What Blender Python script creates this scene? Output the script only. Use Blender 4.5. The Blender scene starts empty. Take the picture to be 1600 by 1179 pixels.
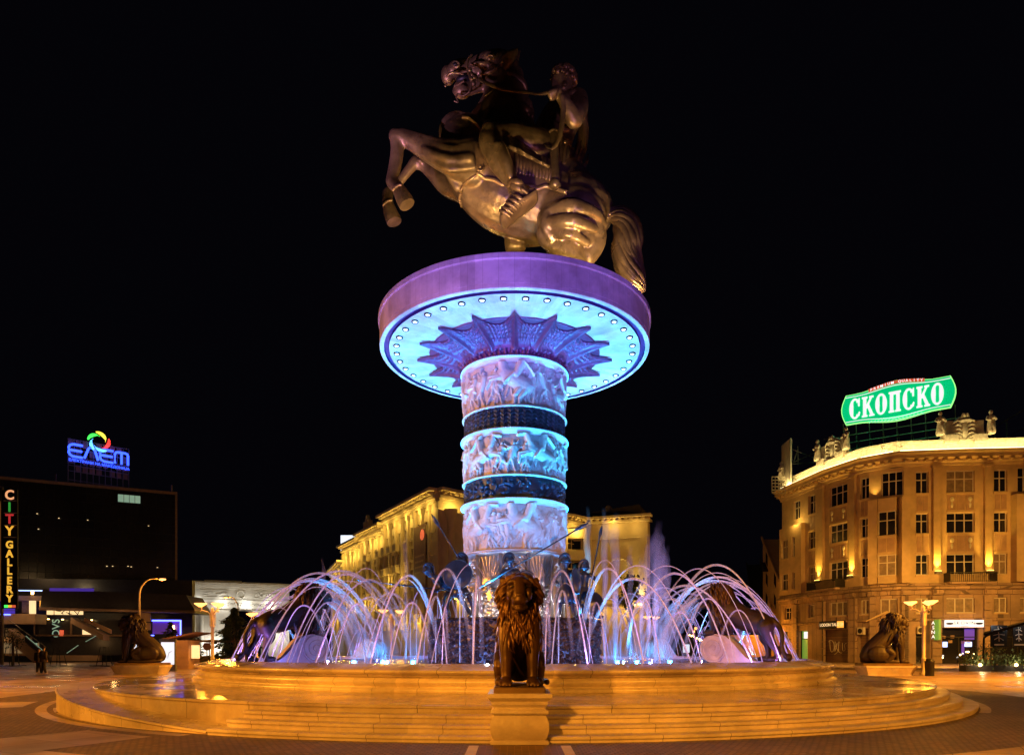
import bpy, bmesh, math, random
import numpy as np
from mathutils import Vector, Matrix
random.seed(7); RNG = np.random.RandomState(11)
PI = math.pi
sc = bpy.context.scene
COL = sc.collection
# ------------------------------------------------------------------ camera
F, CX, CY, EYE, YC = 1075.0, 804.0, 1013.0, 1.7, 28.0     # focal length in photo pixels, principal point, eye height, fountain axis
cam = bpy.data.objects.new('camera', bpy.data.cameras.new('camera')); COL.objects.link(cam)
cam.location = (0, 0, EYE); cam.rotation_euler = (PI/2, 0, 0)
cam.data.sensor_width = 36; cam.data.lens = 36*F/1600
cam.data.shift_x = -(CX-800)/1600; cam.data.shift_y = (CY-589.5)/1600
cam.data.clip_start = .1; cam.data.clip_end = 1500
sc.camera = cam
# ------------------------------------------------------------------ night sky, exposure
w = bpy.data.worlds.new('World'); sc.world = w; w.use_nodes = True
bgn = w.node_tree.nodes['Background']; bgn.inputs[0].default_value = (.0011, .0010, .0019, 1); bgn.inputs[1].default_value = 1
sc.view_settings.view_transform = 'Standard'; sc.view_settings.look = 'None'; sc.view_settings.exposure = 0; sc.view_settings.gamma = 1
sc.render.engine = 'CYCLES'
sc.cycles.use_denoising = True; sc.cycles.max_bounces = 6; sc.cycles.transparent_max_bounces = 24
sc.cycles.sample_clamp_indirect = 3; sc.cycles.caustics_reflective = False; sc.cycles.caustics_refractive = False
# ------------------------------------------------------------------ lamps of the place (sodium street lamps and floodlights)
def light(name, kind, loc, e, col, target=None, size=.3, angle=60, blend=.6, rad=None):
    l = bpy.data.lights.new(name, kind); o = bpy.data.objects.new(name, l); COL.objects.link(o)
    o.location = loc; l.energy = e; l.color = col
    if kind == 'SPOT':
        l.spot_size = math.radians(angle); l.spot_blend = blend; l.shadow_soft_size = size
    elif kind == 'POINT': l.shadow_soft_size = size
    elif kind == 'AREA':
        l.shape = 'RECTANGLE'; l.size = size; l.size_y = rad or size
    if target is not None:
        o.rotation_euler = (Vector(target)-Vector(loc)).to_track_quat('-Z', 'Y').to_euler()
    return o
SOD = (1, .365, .028)
YEL = (1, .60, .12)
def street(loc, e, tgt, ang=100, size=.35, col=None): return light('street_lamp_light', 'SPOT', loc, e, col or SOD, tgt, size=size, angle=ang, blend=.35)
street((-9.5, -7, 9), 26000, (0, 13, -1), 40)
street((17, 0, 9), 16000, (9, 19, -2), 58)
street((-31, 16, 10), 38000, (-17, 24, -2), 100)
street((-12, 52, 8), 16000, (-18, 47, 0), 120)
street((33, 34, 9), 30000, (30, 36, 0), 118)
street((54, 54, 9), 15000, (52, 70, 0), 125, .4, (1, .47, .07))
street((38, 62, 9), 11000, (38, 72, 1), 125, .4, (1, .47, .07))
# horse and rider: warm flood from the right, magenta from the left, violet on the disc rim
light('flood_magenta', 'SPOT', (-17, 12, 2), 26000, (.85, .42, 1), (-4.8, 27, 22.4), size=.2, angle=11.5, blend=.8)
light('flood_magenta', 'SPOT', (9, 2, 2), 9000, (.85, .40, 1), (2.3, 26.5, 23.6), size=.2, angle=7, blend=.8)
light('flood_violet', 'SPOT', (-6, 4, 1.5), 16000, (.32, .15, 1), (-2.4, 22.8, 13.4), size=.2, angle=19, blend=.9)
light('flood_violet', 'SPOT', (6, 4, 1.5), 16000, (.32, .15, 1), (2.4, 22.8, 13.4), size=.2, angle=19, blend=.9)

# ------------------------------------------------------------------ helpers
def P(x, y, d): return Vector(((x-CX)/F*d, d, EYE+(CY-y)/F*d))       # a point of the photo at depth d metres
def inputs(n, **k):
    for a, b in k.items(): n.inputs[a.replace('_', ' ')].default_value = b
MATS = {}
def mat(name, col, rough=.6, metal=0, var=.15, scale=3, bump=0, bscale=20, emit=None, es=1, spec=.5, col2=None, detail=5, rvar=0):
    m = bpy.data.materials.new(name); m.use_nodes = True; MATS[name] = m
    nt = m.node_tree; N = nt.nodes; L = nt.links; b = N['Principled BSDF']
    b.inputs['Roughness'].default_value = rough; b.inputs['Metallic'].default_value = metal
    b.inputs['Specular IOR Level'].default_value = spec
    b.inputs['Base Color'].default_value = (*col, 1)
    tc = N.new('ShaderNodeTexCoord')
    if var or col2:
        no = N.new('ShaderNodeTexNoise'); inputs(no, Scale=scale, Detail=detail, Roughness=.6)
        L.new(tc.outputs['Object'], no.inputs['Vector'])
        mr = N.new('ShaderNodeMapRange'); mr.inputs[1].default_value = .3; mr.inputs[2].default_value = .7
        L.new(no.outputs[0], mr.inputs[0])
        mx = N.new('ShaderNodeMix'); mx.data_type = 'RGBA'
        a = [c*(1-var) for c in col]; c2 = col2 or [min(1, c*(1+var)) for c in col]
        mx.inputs[6].default_value = (*a, 1); mx.inputs[7].default_value = (*c2, 1)
        L.new(mr.outputs[0], mx.inputs[0]); L.new(mx.outputs[2], b.inputs['Base Color'])
        if rvar:
            m2 = N.new('ShaderNodeMapRange'); m2.inputs[1].default_value = .35; m2.inputs[2].default_value = .65
            m2.inputs[3].default_value = max(.02, rough-rvar); m2.inputs[4].default_value = rough+rvar
            n3 = N.new('ShaderNodeTexNoise'); inputs(n3, Scale=scale*.6, Detail=4); L.new(tc.outputs['Object'], n3.inputs['Vector'])
            L.new(n3.outputs[0], m2.inputs[0]); L.new(m2.outputs[0], b.inputs['Roughness'])
    if bump:
        n2 = N.new('ShaderNodeTexNoise'); inputs(n2, Scale=bscale, Detail=6)
        L.new(tc.outputs['Object'], n2.inputs['Vector'])
        bp = N.new('ShaderNodeBump'); bp.inputs['Strength'].default_value = bump; bp.inputs['Distance'].default_value = .05
        L.new(n2.outputs[0], bp.inputs['Height']); L.new(bp.outputs[0], b.inputs['Normal'])
    if emit:
        b.inputs['Emission Color'].default_value = (*emit, 1); b.inputs['Emission Strength'].default_value = es
    return m
def smooth_poly(me):
    me.polygons.foreach_set('use_smooth', [True]*len(me.polygons))
class MB:
    def __init__(s, M=None): s.v = []; s.f = []; s.M = M; s.t = None
    def add(s, vs, fs):
        o = len(s.v)
        if s.M is not None: vs = [tuple(s.M @ Vector(p)) for p in vs]
        s.v += [tuple(p) for p in vs]; s.f += [tuple(i+o for i in f) for f in fs]; return s
    def box(s, x0, x1, y0, y1, z0, z1):
        return s.add([(x0,y0,z0),(x1,y0,z0),(x1,y1,z0),(x0,y1,z0),(x0,y0,z1),(x1,y0,z1),(x1,y1,z1),(x0,y1,z1)],
                     [(0,3,2,1),(4,5,6,7),(0,1,5,4),(1,2,6,5),(2,3,7,6),(3,0,4,7)])
    def bev(s, x0, x1, y0, y1, z0, z1, b=.02):                # box with bevelled vertical and top edges
        p = [(x0+b,y0),(x1-b,y0),(x1,y0+b),(x1,y1-b),(x1-b,y1),(x0+b,y1),(x0,y1-b),(x0,y0+b)]
        cx, cy = (x0+x1)/2, (y0+y1)/2
        q = [(cx+(a-cx)*(1-2*b/(x1-x0)), cy+(c-cy)*(1-2*b/(y1-y0))) for a, c in p]
        vs = [(a,c,z0) for a,c in p]+[(a,c,z1-b) for a,c in p]+[(a,c,z1) for a,c in q]
        fs = [tuple(range(7,-1,-1)), tuple(range(16,24))]
        for k in (0, 8):
            for i in range(8): j = (i+1)%8; fs.append((k+i, k+j, k+8+j, k+8+i))
        return s.add(vs, fs)
    def lathe(s, prof, n=32, a0=0, a1=2*PI, c=(0,0), close=False):
        full = abs(a1-a0-2*PI) < 1e-6; m = n if full else n+1; k = len(prof); vs = []; fs = []
        for i in range(m):
            a = a0+(a1-a0)*i/n; ca, sa = math.cos(a), math.sin(a)
            vs += [(c[0]+r*ca, c[1]+r*sa, z) for r, z in prof]
        for i in range(n):
            j = (i+1)%m if full else i+1
            for q in range(k if close else k-1):
                r = (q+1)%k; fs.append((i*k+q, j*k+q, j*k+r, i*k+r))
        if close and not full: fs += [tuple(range(k)), tuple(n*k+q for q in range(k-1,-1,-1))]
        return s.add(vs, fs)
    def tube(s, pts, rads, n=8, ky=1, ref=(0,1,0), cap=True):    # ky scales the section along ref
        pts = [Vector(p) for p in pts]; ref = Vector(ref)
        if not hasattr(rads, '__len__'): rads = [rads]*len(pts)
        vs = []; fs = []
        for i, p in enumerate(pts):
            t = (pts[min(i+1, len(pts)-1)]-pts[max(i-1, 0)])
            if t.length < 1e-9: t = Vector((0,0,1))
            t.normalize(); a = t.cross(ref)
            if a.length < .05: a = t.cross(Vector((1,.3,.2)))
            a.normalize(); b = t.cross(a).normalized()
            for k in range(n):
                g = 2*PI*k/n; vs.append(p+a*math.cos(g)*rads[i]+b*math.sin(g)*rads[i]*ky)
        for i in range(len(pts)-1):
            for k in range(n): l = (k+1)%n; fs.append((i*n+k, i*n+l, (i+1)*n+l, (i+1)*n+k))
        if cap:
            fs.append(tuple(range(n-1,-1,-1))); fs.append(tuple((len(pts)-1)*n+k for k in range(n)))
        return s.add(vs, fs)
    def limb(s, pts, rads, n=12, ky=1, sub=4, ref=(0,1,0)):         # rounded tube through joints, Catmull-Rom
        pts = [Vector(p) for p in pts]; R = list(rads); o = []; r = []
        for i in range(len(pts)-1):
            p0, p1, p2, p3 = pts[max(i-1,0)], pts[i], pts[i+1], pts[min(i+2,len(pts)-1)]
            r0, r1, r2, r3 = R[max(i-1,0)], R[i], R[i+1], R[min(i+2,len(pts)-1)]
            for k in range(sub):
                t = k/sub; cr = lambda a,b,c,d: .5*((2*b)+(c-a)*t+(2*a-5*b+4*c-d)*t*t+(3*b-a-3*c+d)*t**3)
                o.append(cr(p0,p1,p2,p3)); r.append(max(cr(r0,r1,r2,r3), .2*min(r1,r2)))
        o.append(pts[-1]); r.append(R[-1])
        d0 = (o[0]-o[1]).normalized(); d1 = (o[-1]-o[-2]).normalized()
        o = [o[0]+d0*r[0]*.85, o[0]+d0*r[0]*.5]+o+[o[-1]+d1*r[-1]*.5, o[-1]+d1*r[-1]*.85]
        r = [r[0]*.35, r[0]*.82]+r+[r[-1]*.82, r[-1]*.35]
        return s.tube(o, r, n, ky, ref)
    def ell(s, c, r, rot=None, nu=14, nv=9):
        vs = []; fs = []; c = Vector(c)
        if not hasattr(r, '__len__'): r = (r, r, r)
        R = rot or Matrix.Identity(3)
        for i in range(1, nv):
            ph = PI*i/nv
            for k in range(nu):
                a = 2*PI*k/nu; vs.append(c+R@Vector((r[0]*math.sin(ph)*math.cos(a), r[1]*math.sin(ph)*math.sin(a), r[2]*math.cos(ph))))
        vs.append(c+R@Vector((0,0,r[2]))); vs.append(c+R@Vector((0,0,-r[2]))); T = len(vs)-2
        for i in range(nv-2):
            for k in range(nu): l = (k+1)%nu; fs.append((i*nu+k, (i+1)*nu+k, (i+1)*nu+l, i*nu+l))
        for k in range(nu): l = (k+1)%nu; fs.append((T, k, l)); fs.append((T+1, (nv-2)*nu+l, (nv-2)*nu+k))
        return s.add(vs, fs)
    def prism(s, poly, y0, y1):                                   # polygon in x,z pushed from y0 to y1
        n = len(poly); vs = [(a, y0, b) for a, b in poly]+[(a, y1, b) for a, b in poly]
        return s.add(vs, [tuple(range(n)), tuple(range(2*n-1, n-1, -1))]+[(i, (i+1)%n+0, (i+1)%n+n, i+n) for i in range(n)])
    def flat(s, poly, z0, z1):                                    # polygon in x,y pushed from z0 to z1
        n = len(poly); vs = [(a, b, z0) for a, b in poly]+[(a, b, z1) for a, b in poly]
        return s.add(vs, [tuple(range(n-1,-1,-1)), tuple(range(n, 2*n))]+[(i, (i+1)%n, (i+1)%n+n, i+n) for i in range(n)])
    def grid(s, A):                                               # A: (nu, nv, 3) array
        nu, nv = A.shape[:2]; o = len(s.v)
        if s.M is not None: s.v += [tuple(s.M @ Vector(p)) for p in A.reshape(-1, 3).tolist()]
        else: s.v += [tuple(p) for p in A.reshape(-1, 3).tolist()]
        for i in range(nu-1):
            for j in range(nv-1): s.f.append((o+i*nv+j, o+(i+1)*nv+j, o+(i+1)*nv+j+1, o+i*nv+j+1))
        return s
    def mesh(s, name, smooth=False, fix=True):
        me = bpy.data.meshes.new(name); me.from_pydata(s.v, [], s.f); me.update()
        if fix:
            b = bmesh.new(); b.from_mesh(me); bmesh.ops.recalc_face_normals(b, faces=b.faces); b.to_mesh(me); b.free()
        if smooth: smooth_poly(me)
        return me
    def build(s, name, m, parent=None, smooth=False, fix=True, loc=None, rz=0):
        return obj(name, s.mesh(name, smooth, fix), m, parent, loc, rz)
def obj(name, me, m, parent=None, loc=None, rz=0):
    o = bpy.data.objects.new(name, me); COL.objects.link(o)
    if m is not None:
        me.materials.clear(); me.materials.append(MATS[m] if isinstance(m, str) else m)
    if parent is not None: o.parent = parent
    if loc is not None: o.location = loc
    if rz: o.rotation_euler = (0, 0, rz)
    return o
def tag(o, label=None, cat=None, group=None, kind=None):
    if label: o['label'] = label
    if cat: o['category'] = cat
    if group: o['group'] = group
    if kind: o['kind'] = kind
    return o
def thing(name, label, cat, loc=(0,0,0), rz=0, group=None):
    o = bpy.data.objects.new(name, None); COL.objects.link(o); o.empty_display_size = .2
    o.location = loc; o.rotation_euler = (0, 0, rz); return tag(o, label, cat, group)
def kids(o): return [c for c in bpy.data.objects if c.parent == o]
def dup(o, loc=None, rz=None, label=None, scale=None, parent=None):
    c = o.copy(); COL.objects.link(c)
    if parent is not None: c.parent = parent
    if loc is not None: c.location = loc
    if rz is not None: c.rotation_euler = (0, 0, rz)
    if scale is not None: c.scale = (scale,)*3
    if label: c['label'] = label
    for k in kids(o): dup(k, parent=c)
    return c
def bake(name, mb, mods, smooth=True):                             # mesh + modifiers -> plain mesh
    o = bpy.data.objects.new('tmp', mb.mesh('tmp', True, False)); COL.objects.link(o)
    for kind, kw in mods:
        md = o.modifiers.new(kind, kind)
        for a, b in kw.items(): setattr(md, a, b)
    dg = bpy.context.evaluated_depsgraph_get(); dg.update()
    me = bpy.data.meshes.new_from_object(o.evaluated_get(dg)); me.name = name
    bpy.data.objects.remove(o)
    if smooth: smooth_poly(me)
    return me
def organic(name, mb, voxel, it=4, fac=.5, disp=None):
    mods = [('REMESH', dict(mode='VOXEL', voxel_size=voxel)), ('SMOOTH', dict(iterations=it, factor=fac))]
    return bake(name, mb, mods)
def text(s, size, ext=.02, align='CENTER', off=0, spacing=1):
    cu = bpy.data.curves.new('t', 'FONT'); cu.body = s; cu.size = size; cu.extrude = ext; cu.align_x = align; cu.align_y = 'CENTER'; cu.offset = off
    cu.space_character = spacing; cu.resolution_u = 3
    o = bpy.data.objects.new('t', cu); COL.objects.link(o)
    dg = bpy.context.evaluated_depsgraph_get(); dg.update()
    me = bpy.data.meshes.new_from_object(o.evaluated_get(dg)); bpy.data.objects.remove(o); return me
def put_text(name, s, size, M, m, parent, ext=.02, off=0, spacing=1, align='CENTER'):   # M maps x right, y up, z out
    me = text(s, size, ext, align, off, spacing); me.transform(M); o = obj(name, me, m, parent); return o
def face_frame(c, n, roll=0):                                    # x right, y up, z = n (towards the viewer)
    n = Vector(n).normalized(); x = Vector((0,0,1)).cross(n).normalized(); y = n.cross(x)
    M = Matrix((x, y, n)).transposed().to_4x4(); M.translation = Vector(c)
    return M @ Matrix.Rotation(roll, 4, 'Z')
# ------------------------------------------------------------------ materials
def marble(name, col, rough, joints=0, zj=None, var=.14, rj=None, bump=.12, rvar=.1):
    m = mat(name, col, rough, var=var, scale=1.3, bump=bump, bscale=14, rvar=rvar, detail=8)
    nt = m.node_tree; N = nt.nodes; L = nt.links; b = N['Principled BSDF']
    src = b.inputs['Base Color'].links[0].from_socket
    tc = N.new('ShaderNodeTexCoord'); sp = N.new('ShaderNodeSeparateXYZ'); L.new(tc.outputs['Object'], sp.inputs[0])
    def mth(op, a, c=None):
        n = N.new('ShaderNodeMath'); n.operation = op
        for i, q in enumerate((a, c)):
            if q is None: continue
            if hasattr(q, 'is_output'): L.new(q, n.inputs[i])
            else: n.inputs[i].default_value = q
        return n.outputs[0]
    mask = None
    def line(x, wd):                                               # 1 on a thin joint line
        f = mth('FRACT', x); d = mth('ABSOLUTE', mth('SUBTRACT', f, .5)); return mth('GREATER_THAN', d, .5-wd)
    if joints:
        a = mth('ARCTAN2', sp.outputs[0], sp.outputs[1]); a = mth('MULTIPLY', a, joints/(2*PI))
        mask = line(a, .0045)
    if rj:
        r = mth('SQRT', mth('ADD', mth('MULTIPLY', sp.outputs[0], sp.outputs[0]), mth('MULTIPLY', sp.outputs[1], sp.outputs[1])))
        l2 = line(mth('DIVIDE', r, rj), .012); mask = mth('MAXIMUM', mask, l2) if mask else l2
    if zj:
        l3 = line(mth('DIVIDE', sp.outputs[2], zj), .02); mask = mth('MAXIMUM', mask, l3) if mask else l3
    # grey dirt patches and a slab to slab tone
    n5 = N.new('ShaderNodeTexNoise'); inputs(n5, Scale=.45, Detail=10, Roughness=.7); L.new(tc.outputs['Object'], n5.inputs['Vector'])
    mr = N.new('ShaderNodeMapRange'); mr.inputs[1].default_value = .42; mr.inputs[2].default_value = .62; L.new(n5.outputs[0], mr.inputs[0])
    d1 = N.new('ShaderNodeMix'); d1.data_type = 'RGBA'; d1.blend_type = 'MULTIPLY'; d1.inputs[7].default_value = (.66, .62, .6, 1)
    L.new(mr.outputs[0], d1.inputs[0]); L.new(src, d1.inputs[6]); out = d1.outputs[2]
    if joints:
        wn = N.new('ShaderNodeTexWhiteNoise'); wn.noise_dimensions = '1D'; L.new(mth('FLOOR', mth('ADD', a, .5)), wn.inputs['W'])
        hs = N.new('ShaderNodeHueSaturation'); L.new(out, hs.inputs['Color']); L.new(mth('ADD', mth('MULTIPLY', wn.outputs[0], .3), .83), hs.inputs['Value']); out = hs.outputs[0]
    if mask:
        mx = N.new('ShaderNodeMix'); mx.data_type = 'RGBA'; mx.inputs[7].default_value = (col[0]*.22, col[1]*.2, col[2]*.18, 1)
        L.new(mask, mx.inputs[0]); L.new(out, mx.inputs[6]); out = mx.outputs[2]
    L.new(out, b.inputs['Base Color']); return m
marble('marble_steps', (.60, .51, .44), .42, joints=72)
marble('marble_wet', (.55, .46, .38), .16, joints=48, rj=.9, bump=.05, rvar=.11)
marble('marble_wall', (.66, .55, .43), .34, joints=64)
marble('marble_cope', (.6, .5, .42), .18, joints=40, bump=.06, rvar=.1)
marble('marble_ramp', (.58, .48, .4), .3, joints=60, rj=.5)
marble('marble_plain', (.62, .53, .45), .4)
marble('marble_disc', (.62, .58, .6), .35, joints=64, bump=.04)
marble('marble_soffit', (.66, .68, .7), .35, joints=96, bump=.03)
mat('relief', (.56, .56, .62), .45, var=.2, scale=2.5, bump=.25, bscale=12, col2=(.66, .62, .62))
mat('dark_band', (.035, .055, .10), .35, metal=.5, var=.3, scale=4, bump=.3, bscale=14)
mat('bronze', (.13, .082, .034), .36, metal=.6, var=.35, scale=1.1, bump=.8, bscale=2.6, col2=(.40, .28, .13), rvar=.14, detail=9)
mat('bronze_edge', (.44, .30, .13), .33, metal=.6, var=.2, scale=2)
mat('bronze_dark', (.22, .14, .07), .38, metal=.6, var=.35, scale=2, bump=.2, bscale=7, col2=(.30, .19, .09))
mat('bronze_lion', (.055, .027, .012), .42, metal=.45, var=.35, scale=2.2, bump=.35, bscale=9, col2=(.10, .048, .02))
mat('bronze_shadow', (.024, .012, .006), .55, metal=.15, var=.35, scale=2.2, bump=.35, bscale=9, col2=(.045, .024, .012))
mat('bronze_mane', (.065, .03, .013), .38, metal=.5, var=.3, scale=5, bump=.3, bscale=12, col2=(.15, .066, .026))
mat('bronze_capital', (.12, .045, .13), .38, metal=.45, var=.25, scale=4, bump=.35, bscale=16)  # purple of the violet lighting is put into this bronze's base colour
mat('bronze_soldier', (.05, .06, .09), .3, metal=.6, var=.3, scale=4)
mat('silver', (.5, .47, .44), .3, metal=.75, var=.2, scale=3, bump=.2, bscale=15)
mat('rock', (.07, .07, .10), .32, metal=.3, var=.5, scale=5, bump=.6, bscale=9, col2=(.16, .12, .11))
mat('lamp_lens', (.9, .9, .9), .3, var=0, emit=(.55, .82, 1), es=5)
mat('led_cyan', (.5, .8, 1), .3, var=0, emit=(.03, .42, 1), es=5)
mat('black_metal', (.02, .02, .022), .45, metal=.4, var=.2)
mat('grey_metal', (.16, .15, .14), .5, metal=.5, var=.2)
mat('lamp_paint', (.55, .48, .36), .5, var=.15)
mat('groove_blue', (.05, .03, .16), .4, var=.2)  # blue-violet cast of the lighting painted into the groove's own colour
mat('plate', (.19, .11, .08), .6, var=.3, scale=9, bump=.4, bscale=30)
def grid_mat(name, col, mortar, sx, sy, rough=.5, off=.5, bump=.25, msize=.02, rot=0, var=.25, polar=False, rvar=0):
    m = mat(name, col, rough, var=0); nt = m.node_tree; N = nt.nodes; L = nt.links; b = N['Principled BSDF']
    tc = N.new('ShaderNodeTexCoord'); mp = N.new('ShaderNodeMapping'); L.new(tc.outputs['Object'], mp.inputs[0]); mp.inputs['Rotation'].default_value = (0, 0, rot)
    no = N.new('ShaderNodeTexNoise'); inputs(no, Scale=.25, Detail=8, Roughness=.65); L.new(tc.outputs['Object'], no.inputs['Vector'])
    br = N.new('ShaderNodeTexBrick'); L.new(mp.outputs[0], br.inputs['Vector']); br.offset = off
    inputs(br, Scale=1, Mortar_Size=msize, Brick_Width=sx, Row_Height=sy, Bias=0); br.inputs['Mortar Smooth'].default_value = .3
    br.inputs['Color1'].default_value = (*[c*(1-var) for c in col], 1); br.inputs['Color2'].default_value = (*[c*(1+var) for c in col], 1); br.inputs['Mortar'].default_value = (*mortar, 1)
    mr = N.new('ShaderNodeMapRange'); mr.inputs[1].default_value = .35; mr.inputs[2].default_value = .65; mr.inputs[3].default_value = .62; mr.inputs[4].default_value = 1.15
    L.new(no.outputs[0], mr.inputs[0]); hs = N.new('ShaderNodeHueSaturation'); L.new(br.outputs[0], hs.inputs['Color']); L.new(mr.outputs[0], hs.inputs['Value']); L.new(hs.outputs[0], b.inputs['Base Color'])
    bp = N.new('ShaderNodeBump'); bp.inputs['Strength'].default_value = bump; bp.inputs['Distance'].default_value = .02; bp.invert = True
    n2 = N.new('ShaderNodeTexNoise'); inputs(n2, Scale=22, Detail=4); L.new(tc.outputs['Object'], n2.inputs['Vector'])
    ad = N.new('ShaderNodeMath'); ad.operation = 'MULTIPLY_ADD'; L.new(n2.outputs[0], ad.inputs[0]); ad.inputs[1].default_value = -.5; L.new(br.outputs['Fac'], ad.inputs[2])
    L.new(ad.outputs[0], bp.inputs['Height']); L.new(bp.outputs[0], b.inputs['Normal'])
    if rvar:
        m2 = N.new('ShaderNodeMapRange'); m2.inputs[1].default_value = .4; m2.inputs[2].default_value = .6; m2.inputs[3].default_value = rough-rvar; m2.inputs[4].default_value = rough+rvar
        n3 = N.new('ShaderNodeTexNoise'); inputs(n3, Scale=.4, Detail=6); L.new(tc.outputs['Object'], n3.inputs['Vector']); L.new(n3.outputs[0], m2.inputs[0]); L.new(m2.outputs[0], b.inputs['Roughness'])
    return m
grid_mat('paving', (.42, .29, .20), (.10, .08, .06), 1.2, .8, .42, rvar=.16, msize=.012)
grid_mat('cobble', (.17, .11, .07), (.075, .05, .034), .13, .13, .6, bump=.7, msize=.016, var=.3)
grid_mat('slab', (.42, .31, .24), (.12, .09, .07), 1.1, 1.1, .45, off=0, msize=.012, rot=.5, rvar=.12)

# ------------------------------------------------------------------ ground
g = MB(); g.add([(-500,-60,0),(500,-60,0),(500,600,0),(-500,600,0)], [(0,1,2,3)])
tag(g.build('ground', 'paving'), kind='structure')
def ring(r0, r1, a0, a1, z, n=96):                                  # azimuth 0 = towards the camera, positive = right
    A = np.zeros((n+1, 2, 3))
    for i in range(n+1):
        a = math.radians(a0+(a1-a0)*i/n)
        for j, r in enumerate((r0, r1)): A[i, j] = (r*math.sin(a), -r*math.cos(a), z)
    return A
c = MB(); c.grid(ring(15.6, 18.3, -95, 100, .004)); tag(c.build('cobble_pavement', 'cobble', loc=(0,YC,0)), kind='structure')
s = MB(); s.grid(ring(16.3, 19.4, -33, -25.5, .008, 8)); s.grid(ring(16.4, 21, -69, -61, .008, 8))
tag(s.build('slab_pavement', 'slab', loc=(0,YC,0)), kind='structure')
s = MB(); s.grid(ring(18.3, 23, -60, 95, .004)); s.grid(ring(15.75, 16.02, -78, -24, .008, 40)); s.grid(ring(15.7, 15.95, 52, 90, .008, 40))
tag(s.build('paving_border', 'slab', loc=(0,YC,0)), kind='structure')
pl = MB(); pl.box(-.62, .80, 9.2, 12.02, .004, .012); tag(pl.build('access_plate', None), 'dark red ribbed floor plate in the ground before the front lion pedestal', 'floor plate')
bpy.data.objects['access_plate'].data.materials.append(grid_mat('plate_grid', (.13, .065, .045), (.25, .13, .08), .12, .12, .5, off=0, msize=.006))
for x0, x1, nm in ((-.80, -.62, 'left'), (.80, .98, 'right')):
    k = MB(); k.box(x0+.004, x1-.004, 9.2, 12.02, .004, .013)
    tag(k.build('edging_strip', 'marble_plain'), 'pale stone edging strip along the %s side of the dark floor plate' % nm, 'edging strip', 'edging strips')

# ------------------------------------------------------------------ fountain: steps, ramp, basin (one thing)
fo = thing('fountain', 'huge round marble fountain with steps, ramp and wet basin around the tall column', 'fountain', (0, YC, 0))
def rnd(r, z0, z1, b=.035, ins=.03):                                # a step: riser set back under a rounded nose
    return [(r-ins, z0), (r-ins, z1-.075), (r-.008, z1-.07), (r, z1-.055), (r, z1-b*.6), (r-b*.5, z1-.006), (r-b, z1)]
A0, A1 = -22.8, 128                                                # steps run from the left front round to the right
def arc(mb, prof, a0, a1, n=120): return mb.lathe(prof, n, math.radians(a0-90), math.radians(a1-90))
for k, (r, rb, z0, z) in enumerate(((15.67, 15.2, 0, .13), (15.30, 14.9, .13, .285), (14.98, 14.6, .285, .44))):
    st = MB(); arc(st, rnd(r, max(z0-.02, 0), z)+[(rb, z), (rb, max(z0-.02, 0))], A0+k*.5, A1, 150)
    for a in (A0+k*.5, A1):                                          # end caps
        q = math.radians(a); R = rnd(r, max(z0-.02, 0), z)+[(rb, z), (rb, max(z0-.02, 0))]
        st.add([(p[0]*math.sin(q), -p[0]*math.cos(q), p[1]) for p in R], [tuple(range(len(R)))])
    st.build('step', 'marble_steps', fo, smooth=False)
pf = MB(); pf.lathe(rnd(14.65, 0, .60)+[(13, .625), (11.5, .66), (11, .66)], 256); pf.build('platform', 'marble_wet', fo)
# curved ramp on the left with its own side wall
n = 70; A = np.zeros((n+1, 4, 3)); W = np.zeros((n+1, 2, 3)); Nn = np.zeros((n+1, 5, 3))
for i in range(n+1):
    a = -23.3-(i/n)*62; zz = .585*min(1, max(0, (-a-19)/38)); zz = zz if zz < .57 else .585
    if a < -66: zz = .585
    q = math.radians(a); s_, c_ = math.sin(q), -math.cos(q); ro = 15.55 if a > -70 else 15.55-.9*(max(0, (-a-70))/15.5)**1.6
    A[i] = [(r*s_, r*c_, zz) for r in (14.62, 14.85, ro-.25, ro-.03)]
    for j, (dr, dz) in enumerate(((-.03, .0), (0, -.012), (.005, -.04), (-.012, -.055), (-.03, -.06))): Nn[i, j] = ((ro+dr)*s_, (ro+dr)*c_, zz+dz)
    W[i] = [((ro-.03)*s_, (ro-.03)*c_, zz-.06), ((ro-.03)*s_, (ro-.03)*c_, 0)]
rp = MB(); rp.grid(A); rp.build('ramp', 'marble_ramp', fo); rw = MB(); rw.grid(Nn); rw.grid(W); rw.build('ramp_wall', 'marble_wall', fo)
bs = MB(); bs.lathe([(11.86, .63), (11.9, .70), (11.86, .755), (11.7, .765), (11.72, .80), (11.8, .87), (11.8, .93), (11.72, .99), (11.6, 1.0)], 256)
bs.build('basin_wall', 'marble_wall', fo, smooth=True)
bs = MB(); bs.lathe([(11.6, 1.0), (11.68, 1.03), (11.68, 1.075), (11.8, 1.10), (11.85, 1.14), (11.83, 1.18), (11.76, 1.2), (11.1, 1.33), (11.0, 1.32), (10.96, 1.2), (10.96, .9)], 256)
bs.build('basin_rim', 'marble_cope', fo, smooth=True)
m = mat('water', (.02, .035, .05), .08, var=0, bump=.5, bscale=7, spec=1)
wt = MB(); A = np.zeros((65, 24, 3))
for i in range(65):
    a = 2*PI*i/64
    for j in range(24): r = 3.2+(10.97-3.2)*j/23; A[i, j] = (r*math.cos(a), r*math.sin(a), 1.17)
wt.grid(A); wt.build('pool_water', 'water', fo, smooth=True)
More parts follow.
